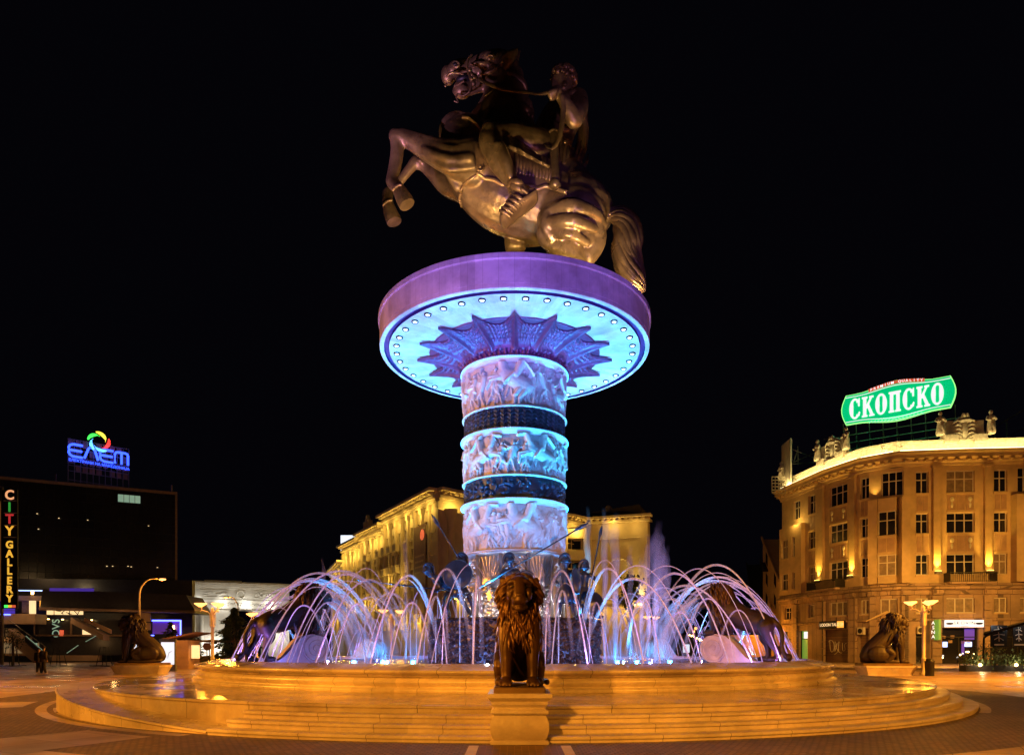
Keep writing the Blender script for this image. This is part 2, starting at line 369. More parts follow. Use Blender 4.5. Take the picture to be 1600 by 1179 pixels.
# small underwater lamps on the pool edge give the blue and lavender light
for k in range(20):
    a = 2*PI*(k+.5)/20; r = 9.9
    light('pool_lamp_light', 'POINT', (r*math.sin(a), YC-r*math.cos(a), 1.27), 50, (.22, .20, 1), size=.03)
for k in range(10):
    a = 2*PI*(k+.25)/10; r = 5.4
    light('pool_lamp_light', 'POINT', (r*math.sin(a), YC-r*math.cos(a), 1.27), 190, (.04, .28, 1), size=.03)

# ------------------------------------------------------------------ heightfield sculptor for the reliefs
def relief(width, height, nx, ny, caps, base=0):                     # caps: (x0,z0,x1,z1,r0,r1,h)
    H = np.full((nx, ny), float(base)); X = (np.arange(nx)/nx*width)[:, None]; Z = np.linspace(0, height, ny)[None, :]
    for (x0, z0, x1, z1, r0, r1, h) in caps:
        R = max(r0, r1); lo, hi = min(x0, x1)-R, max(x0, x1)+R
        i0, i1 = int(lo/width*nx)-1, int(hi/width*nx)+2; idx = np.arange(i0, i1) % nx; xx = (np.arange(i0, i1)/nx*width)[:, None]
        dx, dz = x1-x0, z1-z0; L2 = dx*dx+dz*dz+1e-9
        t = np.clip(((xx-x0)*dx+(Z-z0)*dz)/L2, 0, 1); rr = r0+(r1-r0)*t
        q = np.sqrt((xx-x0-t*dx)**2+(Z-z0-t*dz)**2)/rr
        hh = h*np.sqrt(np.clip(1-q*q, 0, 1)); H[idx] = np.maximum(H[idx], hh+base*(hh > 0))
    return H
def man(x, z, s, f=1, h=.1, arm=None):
    h *= 1.15
    R = random.random; c = []; lean = (R()-.5)*.25; hp = (x, z+.5*s); sh = (x+lean*s, z+.82*s)
    for d in (-1, 1):
        k = (x+d*.07*s+f*R()*.14*s, z+.27*s); c += [(*hp, *k, .075*s, .055*s, h), (*k, x+d*(.08+.12*R())*s, z+.02*s, .05*s, .035*s, h*.85)]
    c += [(*hp, *sh, .1*s, .12*s, h*1.15), (sh[0], sh[1]+.11*s, sh[0]+.01, sh[1]+.13*s, .065*s, .065*s, h*1.2)]
    a = arm if arm is not None else R()*2.6-1.2
    e = (sh[0]+f*.17*s*math.cos(a), sh[1]+.17*s*math.sin(a)); w2 = (e[0]+f*.16*s*math.cos(a+.7), e[1]+.16*s*math.sin(a+.7))
    c += [(*sh, *e, .05*s, .04*s, h*1.2), (*e, *w2, .04*s, .03*s, h*1.15)]
    if R() < .35: c += [(sh[0]+f*.12*s, sh[1]-.13*s, sh[0]+f*.12*s+.01, sh[1]-.13*s, .19*s, .19*s, h*1.0), (sh[0]+f*.12*s, sh[1]-.13*s, sh[0]+f*.12*s+.01, sh[1]-.13*s, .07*s, .07*s, h*1.25)]
    if R() < .5: q = random.uniform(.9, 2.2); L = .75*s; c += [(w2[0]-L*.5*math.cos(q), w2[1]-L*.5*math.sin(q), w2[0]+L*.6*math.cos(q), w2[1]+L*.6*math.sin(q), .014*s, .012*s, h*1.2)]
    if R() < .4: c += [(sh[0], sh[1], x-f*.22*s, z+.35*s, .06*s, .13*s, h*.6)]
    return c
def steed(x, z, s, f=1, h=.12, rider=True, rear=.35):
    h *= 1.2
    c = []; T = lambda u, v: (x+f*s*(u*math.cos(rear)-v*math.sin(rear)), z+s*(.52+u*math.sin(rear)+v*math.cos(rear)))
    def add(a, b, r0, r1, k=1): c.append((*T(*a), *T(*b), r0*s, r1*s, h*k))
    add((-.3, 0), (.28, .02), .2, .17, 1.1); add((.3, .08), (.52, .36), .13, .08, 1.1); add((.53, .38), (.72, .26), .075, .04, 1.15)
    for u, k in ((.3, .35), (.36, .1)): add((u, -.08), (u+.2, -.16-k*.2), .08, .05, 1); add((u+.2, -.16-k*.2), (u+.14+k*.2, -.42), .045, .03, .9)
    for u in (-.34, -.22): add((u, -.05), (u+.04, -.3), .12, .06, 1); add((u+.04, -.3), (u-.06, -.55), .05, .03, .9)
    add((-.46, .08), (-.62, -.25), .06, .04, .8)
    if rider:
        c += [(*T(0, .1), *T(.02, .5), .09*s, .11*s, h*1.35), (*T(.04, .64), *T(.05, .66), .065*s, .065*s, h*1.4), (*T(.05, .12), *T(.15, -.14), .07*s, .05*s, h*1.35), (*T(.02, .46), *T(.22, .56), .045*s, .035*s, h*1.35), (*T(-.02, .45), *T(-.3, .3), .06*s, .13*s, h*.7)]
        if random.random() < .7: c.append((*T(-.35, .3), *T(.6, .75), .014*s, .012*s, h*1.4))
    return c
def scene_caps(width, hh, seed, feats):
    random.seed(seed); c = []; x = 0
    while x < width:
        s = hh*random.uniform(.66, .8); c += man(x, hh*random.uniform(.16, .24), s*.9, random.choice((-1, 1)), .045); x += random.uniform(.3, .5)
    x = .1
    while x < width:
        if min(abs((x-q+width/2) % width-width/2) for q, _, _ in feats) < .62: x += .2; continue
        s = hh*random.uniform(.72, .84); c += man(x, hh*.04, s, random.choice((-1, 1)), .10)
        x += random.uniform(.36, .56)
    for q, sz, f in feats: c += steed(q, .03*hh, hh*sz, f, .13, rear=random.uniform(.25, .6)) + man(q+f*.62, .02, hh*.66, -f, .09, 1.2)+man(q-f*.55, .02, hh*.6, f, .08)
    return c
def noise2(nx, ny, fx, fy, seed):
    r = np.random.RandomState(seed); out = np.zeros((nx, ny))
    for o, amp in ((1, 1), (2, .5), (4, .25)):
        gx, gy = fx*o, max(2, fy*o); G = r.rand(gx, gy+1); u = np.arange(nx)/nx*gx; v = np.linspace(0, gy-.001, ny)
        i = u.astype(int); j = v.astype(int); a = (u-i)[:, None]; b = (v-j)[None, :]; a = a*a*(3-2*a); b = b*b*(3-2*b)
        out += amp*((G[i % gx][:, j]*(1-a)+G[(i+1) % gx][:, j]*a)*(1-b)+(G[i % gx][:, j+1]*(1-a)+G[(i+1) % gx][:, j+1]*a)*b)
    return out/1.75-.5
def cyl_field(mb, H, rfun, z0, z1):                                  # wrap a heightfield round the axis; s=0 at the back, s=width/2 faces the camera
    nx, ny = H.shape; a = (np.arange(nx+1)/nx)*2*PI; Z = np.linspace(z0, z1, ny); R = np.array([rfun(z) for z in Z])[None, :]+np.vstack([H, H[:1]])
    A = np.zeros((nx+1, ny, 3)); A[:, :, 0] = -R*np.sin(a)[:, None]; A[:, :, 1] = R*np.cos(a)[:, None]; A[:, :, 2] = Z[None, :]
    return mb.grid(A)
CR = 2.03; CW = 2*PI*CR
cl = thing('column', 'tall round column with carved figure bands under the wide lit disc', 'column', (0, YC, 0))
WB = ((5.40, 7.41, 3, [(CW/2+.35, 1.0, -1), (CW/2-1.55, .92, 1), (CW/2+2.6, .9, 1), (CW/2-4, .9, 1)]),
      (8.24, 10.05, 5, [(CW/2+1.05, .98, -1), (CW/2-1.3, .9, 1), (CW/2+3.4, .9, -1), (CW/2-3.7, .9, -1)]),
      (10.84, 12.76, 9, [(CW/2-.02, 1.05, -1), (CW/2+2.4, .9, 1), (CW/2-2.6, .9, 1), (CW/2+4.4, .9, 1)]))
for z0, z1, seed, feats in WB:
    h0, h1 = z0+.09, z1-.22; nx, ny = 760, 96
    H = relief(CW, h1-h0, nx, ny, scene_caps(CW, h1-h0, seed, feats))+.025*noise2(nx, ny, 90, 14, seed)
    b = MB(); cyl_field(b, H, lambda z: CR-.06, h0, h1); fr = b.build('figure_frieze', 'relief', cl, smooth=True, fix=False)
    e = MB(); e.lathe([(CR-.04, z1-.225), (CR+.01, z1-.215), (CR+.05, z1-.13), (CR+.10, z1-.06), (CR+.12, z1-.05), (CR+.12, z1), (CR+.02, z1)], 128); e.lathe([(CR-.03, z0), (CR+.085, z0), (CR+.10, z0+.03), (CR+.08, z0+.07), (CR-.02, z0+.095)], 128)
    for q in range(150):                                             # egg beads
        a = 2*PI*q/150; e.ell(((CR+.125)*math.cos(a), (CR+.125)*math.sin(a), z1-.028), (.03, .03, .026), nu=6, nv=5)
    e.build('moulding', 'relief', cl, smooth=True)
def leafband(z0, z1, seed, kind):
    random.seed(seed); c = []; hh = z1-z0; n = 46 if kind == 0 else 40
    for i in range(n):
        x = (i+.5)/n*CW
        if kind == 0:
            for r in range(5):
                z = hh*(.02+.19*r); c += [(x, z+.02, x-CW/n*.42, z+hh*.17, .05, .025, .07), (x, z+.02, x+CW/n*.42, z+hh*.17, .05, .025, .07)]
            c.append((x, 0, x, hh, .02, .02, .09))
        else:
            for r in range(5):
                a = random.uniform(0, 2*PI); z = hh*random.uniform(.15, .85); xx = x+random.uniform(-.1, .1)
                c += [(xx, z, xx+.16*math.cos(a), z+.13*math.sin(a), .07, .03, random.uniform(.06, .12)), (xx, z, xx+.01, z, .07, .07, .11)]
    return relief(CW, hh, 620, 34, c)
for z0, z1, seed, kind in ((7.41, 8.24, 4, 1), (10.05, 10.84, 6, 0)):
    b = MB(); cyl_field(b, leafband(z0+.02, z1-.02, seed, kind), lambda z: CR-.06, z0, z1); b.build('leaf_band', 'dark_band', cl, smooth=True, fix=False)
for z in (7.395, 10.035, 12.745):                                        # LED strip tucked under each ledge, lighting the frieze below
    t = MB(); t.lathe([(CR+.135, z-.075), (CR+.155, z-.075), (CR+.155, z-.055), (CR+.135, z-.055)], 128, close=True); t.build('led_strip', 'led_cyan', cl)
# lower core: fan of rays above, corn-like lumps below, silver
def core():
    w, hh = 2*PI*1.86, 2.5; random.seed(2); c = []
    for s in range(6):
        cx = (s+.5)/6*w
        for k in range(-9, 10):
            a = k*.155; L = 1.35; c.append((cx+.25*math.sin(a), 1.25+.2*math.cos(a), cx+L*math.sin(a), 1.25+L*math.cos(a), .03, .055, .10))
        for k in range(70):
            xx = cx+random.uniform(-.75, .75); zz = random.uniform(.02, 1.3); c.append((xx, zz, xx+.03, zz+.03, random.uniform(.05, .1), .06, random.uniform(.06, .14)))
    return relief(w, hh, 700, 110, c)
b = MB(); cyl_field(b, core(), lambda z: 1.82, 2.86, 5.36); b.build('core', 'silver', cl, smooth=True, fix=False)
b = MB(); b.lathe([(1.7, 5.25), (CR-.02, 5.28), (CR+.1, 5.36), (CR+.1, 5.395), (1.7, 5.395)], 96); b.build('soffit_ring', 'silver', cl, smooth=True)
for k in range(12):
    a = 2*PI*(k+.5)/12; t = MB(); t.tube([(2.04*math.sin(a), -2.04*math.cos(a), 2.84), (2.04*math.sin(a), -2.04*math.cos(a), 5.3)], .065, 8); t.build('post', 'silver', cl, smooth=True)
# rock base
random.seed(8); c = []; w_ = 2*PI*3.4
for i in range(2600):
    x, z = random.uniform(0, w_), random.uniform(0, 1.66); a = random.uniform(0, 2*PI); L = random.uniform(.05, .2)
    c.append((x, z, x+L*math.cos(a), z+L*math.sin(a), random.uniform(.025, .06), random.uniform(.015, .035), random.uniform(.05, .22)))
b = MB(); cyl_field(b, relief(w_, 1.68, 760, 64, c), lambda z: 3.32, 1.16, 2.84)
b.lathe([(3.5, 2.78), (3.4, 2.845), (1.6, 2.85)], 96); b.build('rock_base', 'rock', cl, smooth=False, fix=False)
# capital: leaf collar and the sixteen pointed canopy
random.seed(12); c = []; w_ = 2*PI*2.15
for i in range(60):
    x = (i+.5)/60*w_
    for z, r, h in ((.08, .1, .09), (.26, .09, .12), (.42, .08, .15)):
        o = random.uniform(-.04, .04); c += [(x+o, z, x+o, z+.12, r, .04, h*random.uniform(.7, 1.2))]
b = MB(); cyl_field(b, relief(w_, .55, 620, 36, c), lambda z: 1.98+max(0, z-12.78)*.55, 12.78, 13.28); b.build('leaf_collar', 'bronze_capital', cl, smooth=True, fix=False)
nth, nr = 640, 44; A = np.zeros((nth+1, nr, 3))
for i in range(nth+1):
    th = 2*PI*i/nth; ph = (th/(2*PI)*16) % 1; d = min(ph, 1-ph)*2      # d=0 on a point, 1 midway
    ro = 3.08+.78*(1-d)**2.6+.10*(1-d)
    for j in range(nr):
        u = j/(nr-1); r = 2.2+(ro-2.2)*u; rib = math.exp(-(d*(.35+u*.9)/.085)**2)
        z = 13.0+.44*u**.55-.13*rib*(1-.5*u)+.055*math.sin(u*PI)*(d**.5)
        z += .018*math.sin(u*34)*(d > .22)*(.2 < u < .93) + .022*math.cos(d*26)*(d > .25)*(u > .15)
        z -= .05*math.exp(-((u-.93)/.035)**2)*(d > .1) + .06*math.exp(-(((u-.55)/.12)**2+((1-d)/.22)**2))
        A[i, j] = (r*math.sin(th), -r*math.cos(th), z)
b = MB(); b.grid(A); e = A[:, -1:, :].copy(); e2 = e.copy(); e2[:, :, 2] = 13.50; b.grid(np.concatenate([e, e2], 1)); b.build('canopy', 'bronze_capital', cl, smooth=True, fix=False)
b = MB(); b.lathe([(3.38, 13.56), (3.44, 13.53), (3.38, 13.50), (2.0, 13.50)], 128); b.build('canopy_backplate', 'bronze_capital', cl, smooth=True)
# disc
RD = 5.39; ds = MB()
ds.lathe([(1.5, 13.555), (5.02, 13.555)], 160); ds.lathe([(5.22, 13.555), (RD-.02, 13.555)], 160); ds.build('disc_underside', 'marble_soffit', cl)
ds = MB(); ds.lathe([(RD-.02, 13.555), (RD, 13.575), (RD, 13.70), (RD-.012, 13.705), (RD-.012, 13.72), (RD, 13.725), (RD, 14.50), (RD+.05, 14.515), (RD+.06, 14.53), (RD+.06, 14.69), (RD+.03, 14.72), (1, 14.72)], 256); ds.build('disc_rim', 'marble_disc', cl)
ds = MB(); ds.lathe([(5.02, 13.555), (5.03, 13.66), (5.21, 13.66), (5.22, 13.555)], 160); ds.build('groove', 'groove_blue', cl)
for k in range(40):
    a = 2*PI*(k+.5)/40; x, y = 4.74*math.sin(a), -4.74*math.cos(a)
    q = MB(); q.lathe([(.13, 13.556), (.13, 13.51), (.105, 13.50), (.09, 13.545)], 16, c=(x, y)); h = q.build('downlight', 'black_metal', cl, smooth=True)
    q = MB(); q.lathe([(.082, 13.53), (.05, 13.505), (.001, 13.5)], 12, c=(x, y)); q.build('lens', 'lamp_lens', h, smooth=True)
# uplights round the pool wash the underside of the disc, others the friezes
for k in range(12):
    a = 2*PI*(k+.5)/12; s_, c_ = math.sin(a), -math.cos(a)
    light('uplight_cyan', 'SPOT', (3.35*s_, YC+3.35*c_, 2.95), 4600, (.02, .42, .95) if k % 2 else (.05, .62, .95), (4.6*s_, YC+4.6*c_, 13.5), size=.1, angle=56, blend=.6)
for a in (-62, -22, 22, 62):
    s_, c_ = math.sin(math.radians(a)), -math.cos(math.radians(a))
    light('core_lamp', 'POINT', (2.75*s_, YC+2.75*c_, 3.0), 42, (.9, .9, 1), size=.06)
    light('uplight_blue', 'SPOT', (9.4*s_, YC+9.4*c_, 1.5), 2700, (.05, .36, 1), (1.5*s_, YC+1.5*c_, 8.8), size=.15, angle=50, blend=.6)
# ------------------------------------------------------------------ equestrian statue (photo pixels -> points near the statue plane)
st_ = thing('equestrian_statue', 'giant bronze rider on a rearing horse, standing on top of the lit disc', 'statue', (0, YC, 14.72))
OO = Vector((0, YC, 14.72))
def S(x, y, o=0): return P(x, y, YC+o)-OO
K = YC/F
def HL(mb, pts, ky=1, off=0, n=14, sub=4):                           # pts: (px, py, r_px[, o])
    return mb.limb([S(p[0], p[1], (p[3] if len(p) > 3 else off)) for p in pts], [p[2]*K for p in pts], n, ky, sub)
h = MB()
HL(h, [(722,236,42),(740,250,56),(765,268,70),(800,287,77),(842,305,71),(880,318,64),(908,328,50)], .78, n=22)       # barrel
HL(h, [(752,240,54),(772,212,50),(784,182,43),(790,152,35),(792,124,27)], .6, n=18)                               # neck
HL(h, [(793,109,22),(779,103,24),(760,101,19),(738,106,14),(719,107,14),(709,112,13.5)], .72, n=14)                   # upper head
HL(h, [(783,120,22),(768,125,19),(748,134,11),(730,139,11),(719,139,12),(714,143,8)], .7, n=12)                      # jaw
h.ell(S(700,118,0), (.30,.32,.36)); h.ell(S(710,107,-.22), (.26,.2,.26)); h.ell(S(710,107,.22), (.26,.2,.26))        # lips, nostrils
h.ell(S(722,143,-.05), (.36,.28,.26)); h.ell(S(775,119,-.38), (.46,.2,.42)); h.ell(S(765,88,-.42), (.26,.16,.2)); h.ell(S(752,100,-.42), (.5,.10,.10))
HL(h, [(787,102,9,-.45),(793,93,10,-.52),(802,84,8,-.58),(810,75,1.6,-.62)], .5); HL(h, [(800,98,9,.35),(806,88,7,.42),(812,80,3,.46)], .55)
# shoulder and near foreleg, thrown up and folded
h.ell(S(728,222,-.85), (1.05,.62,1.1), Matrix.Rotation(.5,3,'Y')); h.ell(S(742,250,-1.05), (.95,.6,1.0)); h.ell(S(716,207,-.45), (.8,.7,.7))
HL(h, [(742,248,31,-1.15),(716,250,27,-1.3),(688,243,20,-1.35),(655,227,14.5,-1.35),(632,216,11.5,-1.35),(618,213,11.5,-1.35)], .85)
HL(h, [(740,228,13,-1.5),(700,230,11,-1.6),(660,216,7,-1.5),(628,206,6,-1.42)], .8); HL(h, [(735,252,12,-1.6),(700,255,11,-1.62),(665,240,7,-1.55)], .8)
HL(h, [(618,211,10.5,-1.35),(619,230,8.5,-1.33),(616,252,7.6,-1.3),(613,272,8.2,-1.28),(613,284,10,-1.27),(622,293,8.5,-1.25)], .85)
HL(h, [(626,216,5,-1.35),(627,240,4,-1.3),(620,272,4.5,-1.25)])
HL(h, [(617,288,9,-1.26),(624,296,9,-1.25)], 1.05)                                 # hoof
# far foreleg
HL(h, [(722,286,30,.7),(700,284,22,.85),(680,270,15,.95),(662,257,11,1.0),(650,254,10,1.0)], .85)
HL(h, [(650,252,9.5,1.0),(640,264,8,1.0),(626,282,7,1.05),(612,296,8,1.05),(606,303,9.5,1.05),(606,315,8,1.05)], .85)
HL(h, [(604,312,8.5,1.05),(607,322,8.5,1.05)], 1.05)
# quarters: thigh with its muscle folds, stifle, gaskins, hocks down to the disc
h.ell(S(897,322,-.75), (1.45,.85,1.3)); h.ell(S(902,350,-.8), (1.15,.75,1.1)); h.ell(S(915,330,.7), (1.2,.8,1.2))
HL(h, [(870,318,22,-1.2),(905,312,20,-1.45),(932,326,14,-1.2),(940,350,9,-.9)], .7)
HL(h, [(853,340,16,-1.2),(880,338,17,-1.5),(915,345,16,-1.45),(935,362,12,-1.1)], .7)
HL(h, [(856,352,13,-1.2),(885,357,15,-1.45),(915,368,13,-1.3),(925,385,9,-1)], .7)
HL(h, [(878,352,36,-1.0),(880,378,30,-1.05),(890,405,24,-1.05),(905,428,17,-1.05),(918,446,13,-1.05),(914,462,12,-1.05),(905,488,9.5,-1.05),(896,503,11,-1.05)], .85)
HL(h, [(888,505,12,-1.05),(880,511,12,-1.05)], 1.1)
HL(h, [(925,352,22,-.7),(928,380,18,-.8),(915,405,14,-.85)], .9); HL(h, [(856,350,13,-1.25),(850,372,11,-1.2),(868,388,9,-1.3)])
HL(h, [(858,348,34,.8),(828,362,24,.9),(806,372,15,.9),(800,388,12,.9)], .85); HL(h, [(798,372,10,.5),(800,384,11,.5),(815,384,9,.5)])
HL(h, [(802,385,12,.9),(815,410,13,.9),(830,434,13,.9),(818,460,10,.9),(800,490,9,.9),(790,504,11,.9)], .85)
HL(h, [(700,212,12,-.75),(712,240,10,-1.05),(704,268,9,-.95),(716,292,8,-.8)], .7)                                     # chest folds
HL(h, [(735,192,9,-1.0),(765,200,10,-1.3),(790,222,9,-1.3)], .6); HL(h, [(772,140,9,-.6),(760,165,9,-.95),(748,190,9,-1.05)], .6)
# tendons, veins and muscle ridges standing out of the big forms
for pts in ([(742,232,6,-1.75),(705,234,6,-1.98),(665,220,4.5,-1.74),(630,208,3.5,-1.62)], [(742,258,7,-1.8),(704,262,6,-1.92),(668,245,4.5,-1.72),(640,230,3,-1.6)], [(735,246,6,-2.0),(700,248,5.5,-2.05),(662,232,4,-1.85)],
            [(862,326,7,-2.0),(898,322,9,-2.45),(932,334,7,-2.0),(946,352,4,-1.4)], [(860,346,7,-2.1),(895,345,8,-2.5),(930,358,6,-2.0)], [(866,362,6,-2.0),(892,366,7,-2.3),(918,380,5,-1.8)], [(856,330,6,-1.9),(852,350,7,-2.0),(862,372,6,-1.9)],
            [(618,216,3,-1.65),(622,240,3,-1.6),(618,270,3,-1.55)], [(700,278,5,1.1),(676,262,4,1.0),(655,250,3,.8)], [(755,215,6,-1.45),(738,228,7,-1.6),(722,246,6,-1.5)], [(768,196,5,-1.25),(752,206,6,-1.4),(735,212,5,-1.3)],
            [(912,300,6,-1.3),(930,312,7,-1.4),(942,330,5,-1.1)]):
    HL(h, [(p[0], p[1], p[2]*1.2, p[3]+(.38 if p[0] > 850 else .20 if p[3] < 0 else -.1)) for p in pts], .75)
hm = organic('horse', h, .045, 9, .5); horse = obj('horse', hm, 'bronze', st_)
for pts in ([(620,291,-1.25,8.5),(627,303,-1.24,11),(633,314,-1.23,12.5),(636,320,-1.23,12.0)], [(605,315,1.05,8.5),(609,329,1.05,11),(614,341,1.05,12.5),(616,347,1.05,12.0)]):
    b = MB(); b.tube([S(p[0], p[1], p[2]) for p in pts], [p[3]*K for p in pts], 18); b.build('hoof', 'bronze', horse, smooth=False)
    b = MB(); q = pts[0]
    for k in range(9): b.ell(S(q[0]-6+k*1.6, q[1]+3.2-k*.9+(k-4)**2*.12, q[2]-.26), .055, nu=6, nv=5)
    b.build('hoof_fringe', 'bronze_edge', horse, smooth=True)
from mathutils.bvhtree import BVHTree
bv = BVHTree.FromPolygons([v.co.copy() for v in hm.vertices], [tuple(p.vertices) for p in hm.polygons])
EYE_L = Vector((0, 0, EYE))-OO
def onhorse(x, y, off=.05):
    d = (S(x, y, 0)-EYE_L).normalized(); hit = bv.ray_cast(EYE_L, d)
    return (hit[0]-d*off) if hit[0] else None
def strap(pts, r, name, m='bronze_edge', par=None, off=.04, sub=8, ky=1):
    o = []
    for i in range(len(pts)-1):
        for k in range(sub):
            t = k/sub; q = onhorse(pts[i][0]*(1-t)+pts[i+1][0]*t, pts[i][1]*(1-t)+pts[i+1][1]*t, off)
            if q: o.append(q)
    q = onhorse(*pts[-1], off)
    if q: o.append(q)
    b = MB(); b.tube(o, r, 6, ky); return b.build(name, m, par or horse, smooth=True)
strap([(722,183),(733,184),(745,195),(757,208)], .06, 'breast_strap'); strap([(722,326),(718,312),(720,296),(730,284),(744,274)], .06, 'girth')
strap([(786,96),(776,107),(764,113),(750,118)], .05, 'cheek_strap'); strap([(771,140),(756,152),(748,162)], .03, 'throat_strap')
strap([(708,126),(716,121),(728,121),(733,126)], .03, 'lip_fold', off=0)
# saddle cloth hugging the flank, with a scalloped rolled edge
def sheet(top, bot, off, n=40, mth=12, thick=.05):
    def along(L, t):
        t *= len(L)-1; i = min(int(t), len(L)-2); f = t-i; return (L[i][0]*(1-f)+L[i+1][0]*f, L[i][1]*(1-f)+L[i+1][1]*f)
    A = np.zeros((n+1, mth+1, 3)); last = S(*top[0], -1.6)
    for i in range(n+1):
        a, b = along(top, i/n), along(bot, i/n)
        for j in range(mth+1):
            q = onhorse(a[0]*(1-j/mth)+b[0]*j/mth, a[1]*(1-j/mth)+b[1]*j/mth, off)
            if q is None: q = last
            last = q; A[i, j] = q
    return A
A = sheet([(742,226),(770,222),(800,226),(835,240),(870,262),(888,272)], [(745,271),(757,280),(772,282),(786,290),(798,288),(815,292),(832,292),(839,297),(852,292),(868,296),(886,302)], .24)
b = MB(); b.grid(A); cloth = b.build('saddle_cloth', 'bronze_dark', horse, smooth=True)
b = MB(); b.tube([Vector(A[i, -1])-Vector((0, .04, 0)) for i in range(A.shape[0])], .08, 6); b.build('rolled_edge', 'bronze_edge', cloth, smooth=True)
A = sheet([(838,296),(850,292),(868,294),(884,300)], [(832,322),(848,330),(866,322),(884,304)], .12, 16, 8); b = MB(); b.grid(A); b.build('cloth_corner', 'bronze', horse, smooth=True)
c0 = onhorse(750, 261, .2); b = MB(); b.M = Matrix.Translation(c0) @ Matrix.Rotation(PI/2, 4, 'X')
b.lathe([(.06, .0), (.06, .06), (.001, .08)], 16); b.lathe([(.11, .0), (.13, .05), (.16, .05), (.18, 0)], 20); b.build('boss', 'bronze', cloth, smooth=True)
# teeth / open mouth, nostril, eye
b = MB(); b.tube([S(714,130,-.02), S(726,127,-.03), S(738,128,0)], [.12,.15,.12], 8, 2.2); b.build('mouth', 'black_metal', horse, smooth=True)
b = MB()
for k in range(9): b.ell(S(711+k*1.7, 134.5-k*.9, -.30), (.03, .05, .055), nu=6, nv=5)
b.build('teeth', 'bronze', horse, smooth=True)
b = MB(); b.tube([S(712+5.5*math.cos(a), 101+4.2*math.sin(a), -.40-.05*math.cos(a)) for a in [i*PI/6 for i in range(13)]], .05, 6); b.limb([S(697,121,-.32), S(704,115,-.46), S(714,114,-.46), S(724,117,-.44)], [.02,.05,.05,.02], 6); b.build('nostril_fold', 'bronze', horse, smooth=True)
b = MB(); b.ell(S(712,101,-.38), (.13,.08,.09)); b.build('nostril', 'black_metal', horse, smooth=True)
b = MB(); b.ell(S(765,90,-.56), (.13,.08,.12)); ey = b.build('eye', 'bronze_dark', horse, smooth=True)
b = MB(); b.tube([S(760,92,-.6), S(763,86.5,-.66), S(769,86.5,-.66), S(773,92,-.6)], .04, 6); b.build('eyelid', 'bronze', ey, smooth=True)
# bit and hooks
b = MB(); b.limb([S(737,86,-.6), S(731,94,-.66), S(730,108,-.68), S(735,122,-.68), S(737,134,-.66), S(733,144,-.6)], [.045,.05,.05,.06,.05,.045], 6)
for x, y in ((734,110),(738,117),(737,124),(741,121),(740,131)): b.ell(S(x, y, -.7), .10, nu=8, nv=6)
b.limb([S(738,122,-.68), S(744,118,-.7), S(745,126,-.7), S(750,122,-.7)], [.04]*4, 6); b.limb([S(733,144,-.6), S(724,150,-.5), S(716,147,-.4), S(713,152,-.4), S(716,160,-.4), S(710,158,-.4)], [.03]*6, 6)
b.limb([S(703,130,-.3), S(698,131,-.3), S(696,135,-.3)], [.035]*3, 6); b.build('bit', 'bronze', horse, smooth=True)
# mane locks blowing back off the crest
random.seed(3); b = MB()
for k in range(34):
    t = k/33; x = 800+t*28+random.uniform(-3, 3); y = 98+t*105; L = random.uniform(12, 24)
    b.limb([S(x-14, y-2, random.uniform(-.35, .3)), S(x, y+4, random.uniform(-.3, .3)), S(x+L*.5, y+L*.6, random.uniform(-.3, .3)), S(x+L*.6, y+L*1.3, 0)], [.22, .2, .12, .03], 7)
b.build('mane', 'bronze_dark', horse, smooth=True)
# tail: twisted strands
b = MB(); random.seed(5); path = [(940,340,8),(953,335,11),(968,337,17),(979,350,21),(981,370,23),(978,390,23),(982,412,22),(990,432,19),(999,446,13),(1004,456,6)]
for k in range(26):
    ph = 2*PI*k/26; rr = random.uniform(.55, .95) if k % 2 else 1; pts = []; rad = []
    for i, (x, y, r) in enumerate(path):
        a = ph+i*.42; q0 = path[max(i-1, 0)]; q1 = path[min(i+1, 9)]; d = Vector((q1[0]-q0[0], q1[1]-q0[1])).normalized()
        pts.append(S(x+d.y*r*.78*rr*math.cos(a), y-d.x*r*.78*rr*math.cos(a), .3+r*K*.8*rr*math.sin(a))); rad.append(max(.02, r*K*(.22+.12*random.random())*(1 if i < 8 else .6)))
    b.limb(pts, rad, 7, sub=3)
b.build('tail', 'bronze', horse, smooth=True)
# ---- rider
r = MB()
HL(r, [(868,246,26,-.2),(870,225,24,-.2),(876,200,25,-.2),(884,176,31,-.15),(887,163,25,-.1)], .85, n=18)                  # torso
HL(r, [(886,160,10,-.15),(882,145,10,-.3)]); HL(r, [(879,140,14,-.35),(878,128,17.5,-.35),(879,120,14,-.3)], .9)             # neck, head
r.ell(S(866,132,-.45), (.12,.09,.13)); r.ell(S(869,142,-.42), (.12,.14,.12)); r.ell(S(869,126,-.5), (.10,.2,.05)); r.ell(S(868,137,-.45), (.06,.11,.04)); r.ell(S(883,131,-.72), (.09,.05,.11))                                             # nose, chin
HL(r, [(904,152,14,-.5),(904,168,15,-.9),(897,186,14,-1.3)], .9); HL(r, [(896,189,11.5,-1.35),(889,172,12,-1.5),(879,157,8,-1.6),(873,149,6.5,-1.65)], .85)   # raised near arm
r.ell(S(869,144,-1.68), (.24,.22,.2))
for k in range(4): HL(r, [(872-k*3.2,140+k*.8,3.2,-1.75),(868-k*3.0,142+k*.9,3.4,-1.95),(866-k*2.6,147+k*.8,3.2,-1.9),(869-k*2.4,149+k*.6,2.8,-1.72)])
HL(r, [(866,152,3.4,-1.75),(862,154,3.6,-1.85),(860,151,3,-1.9)])
HL(r, [(862,172,12,.5),(850,190,11,.6),(840,205,8,.3),(828,210,7,.1)], .9)                                                  # far arm to the sword side
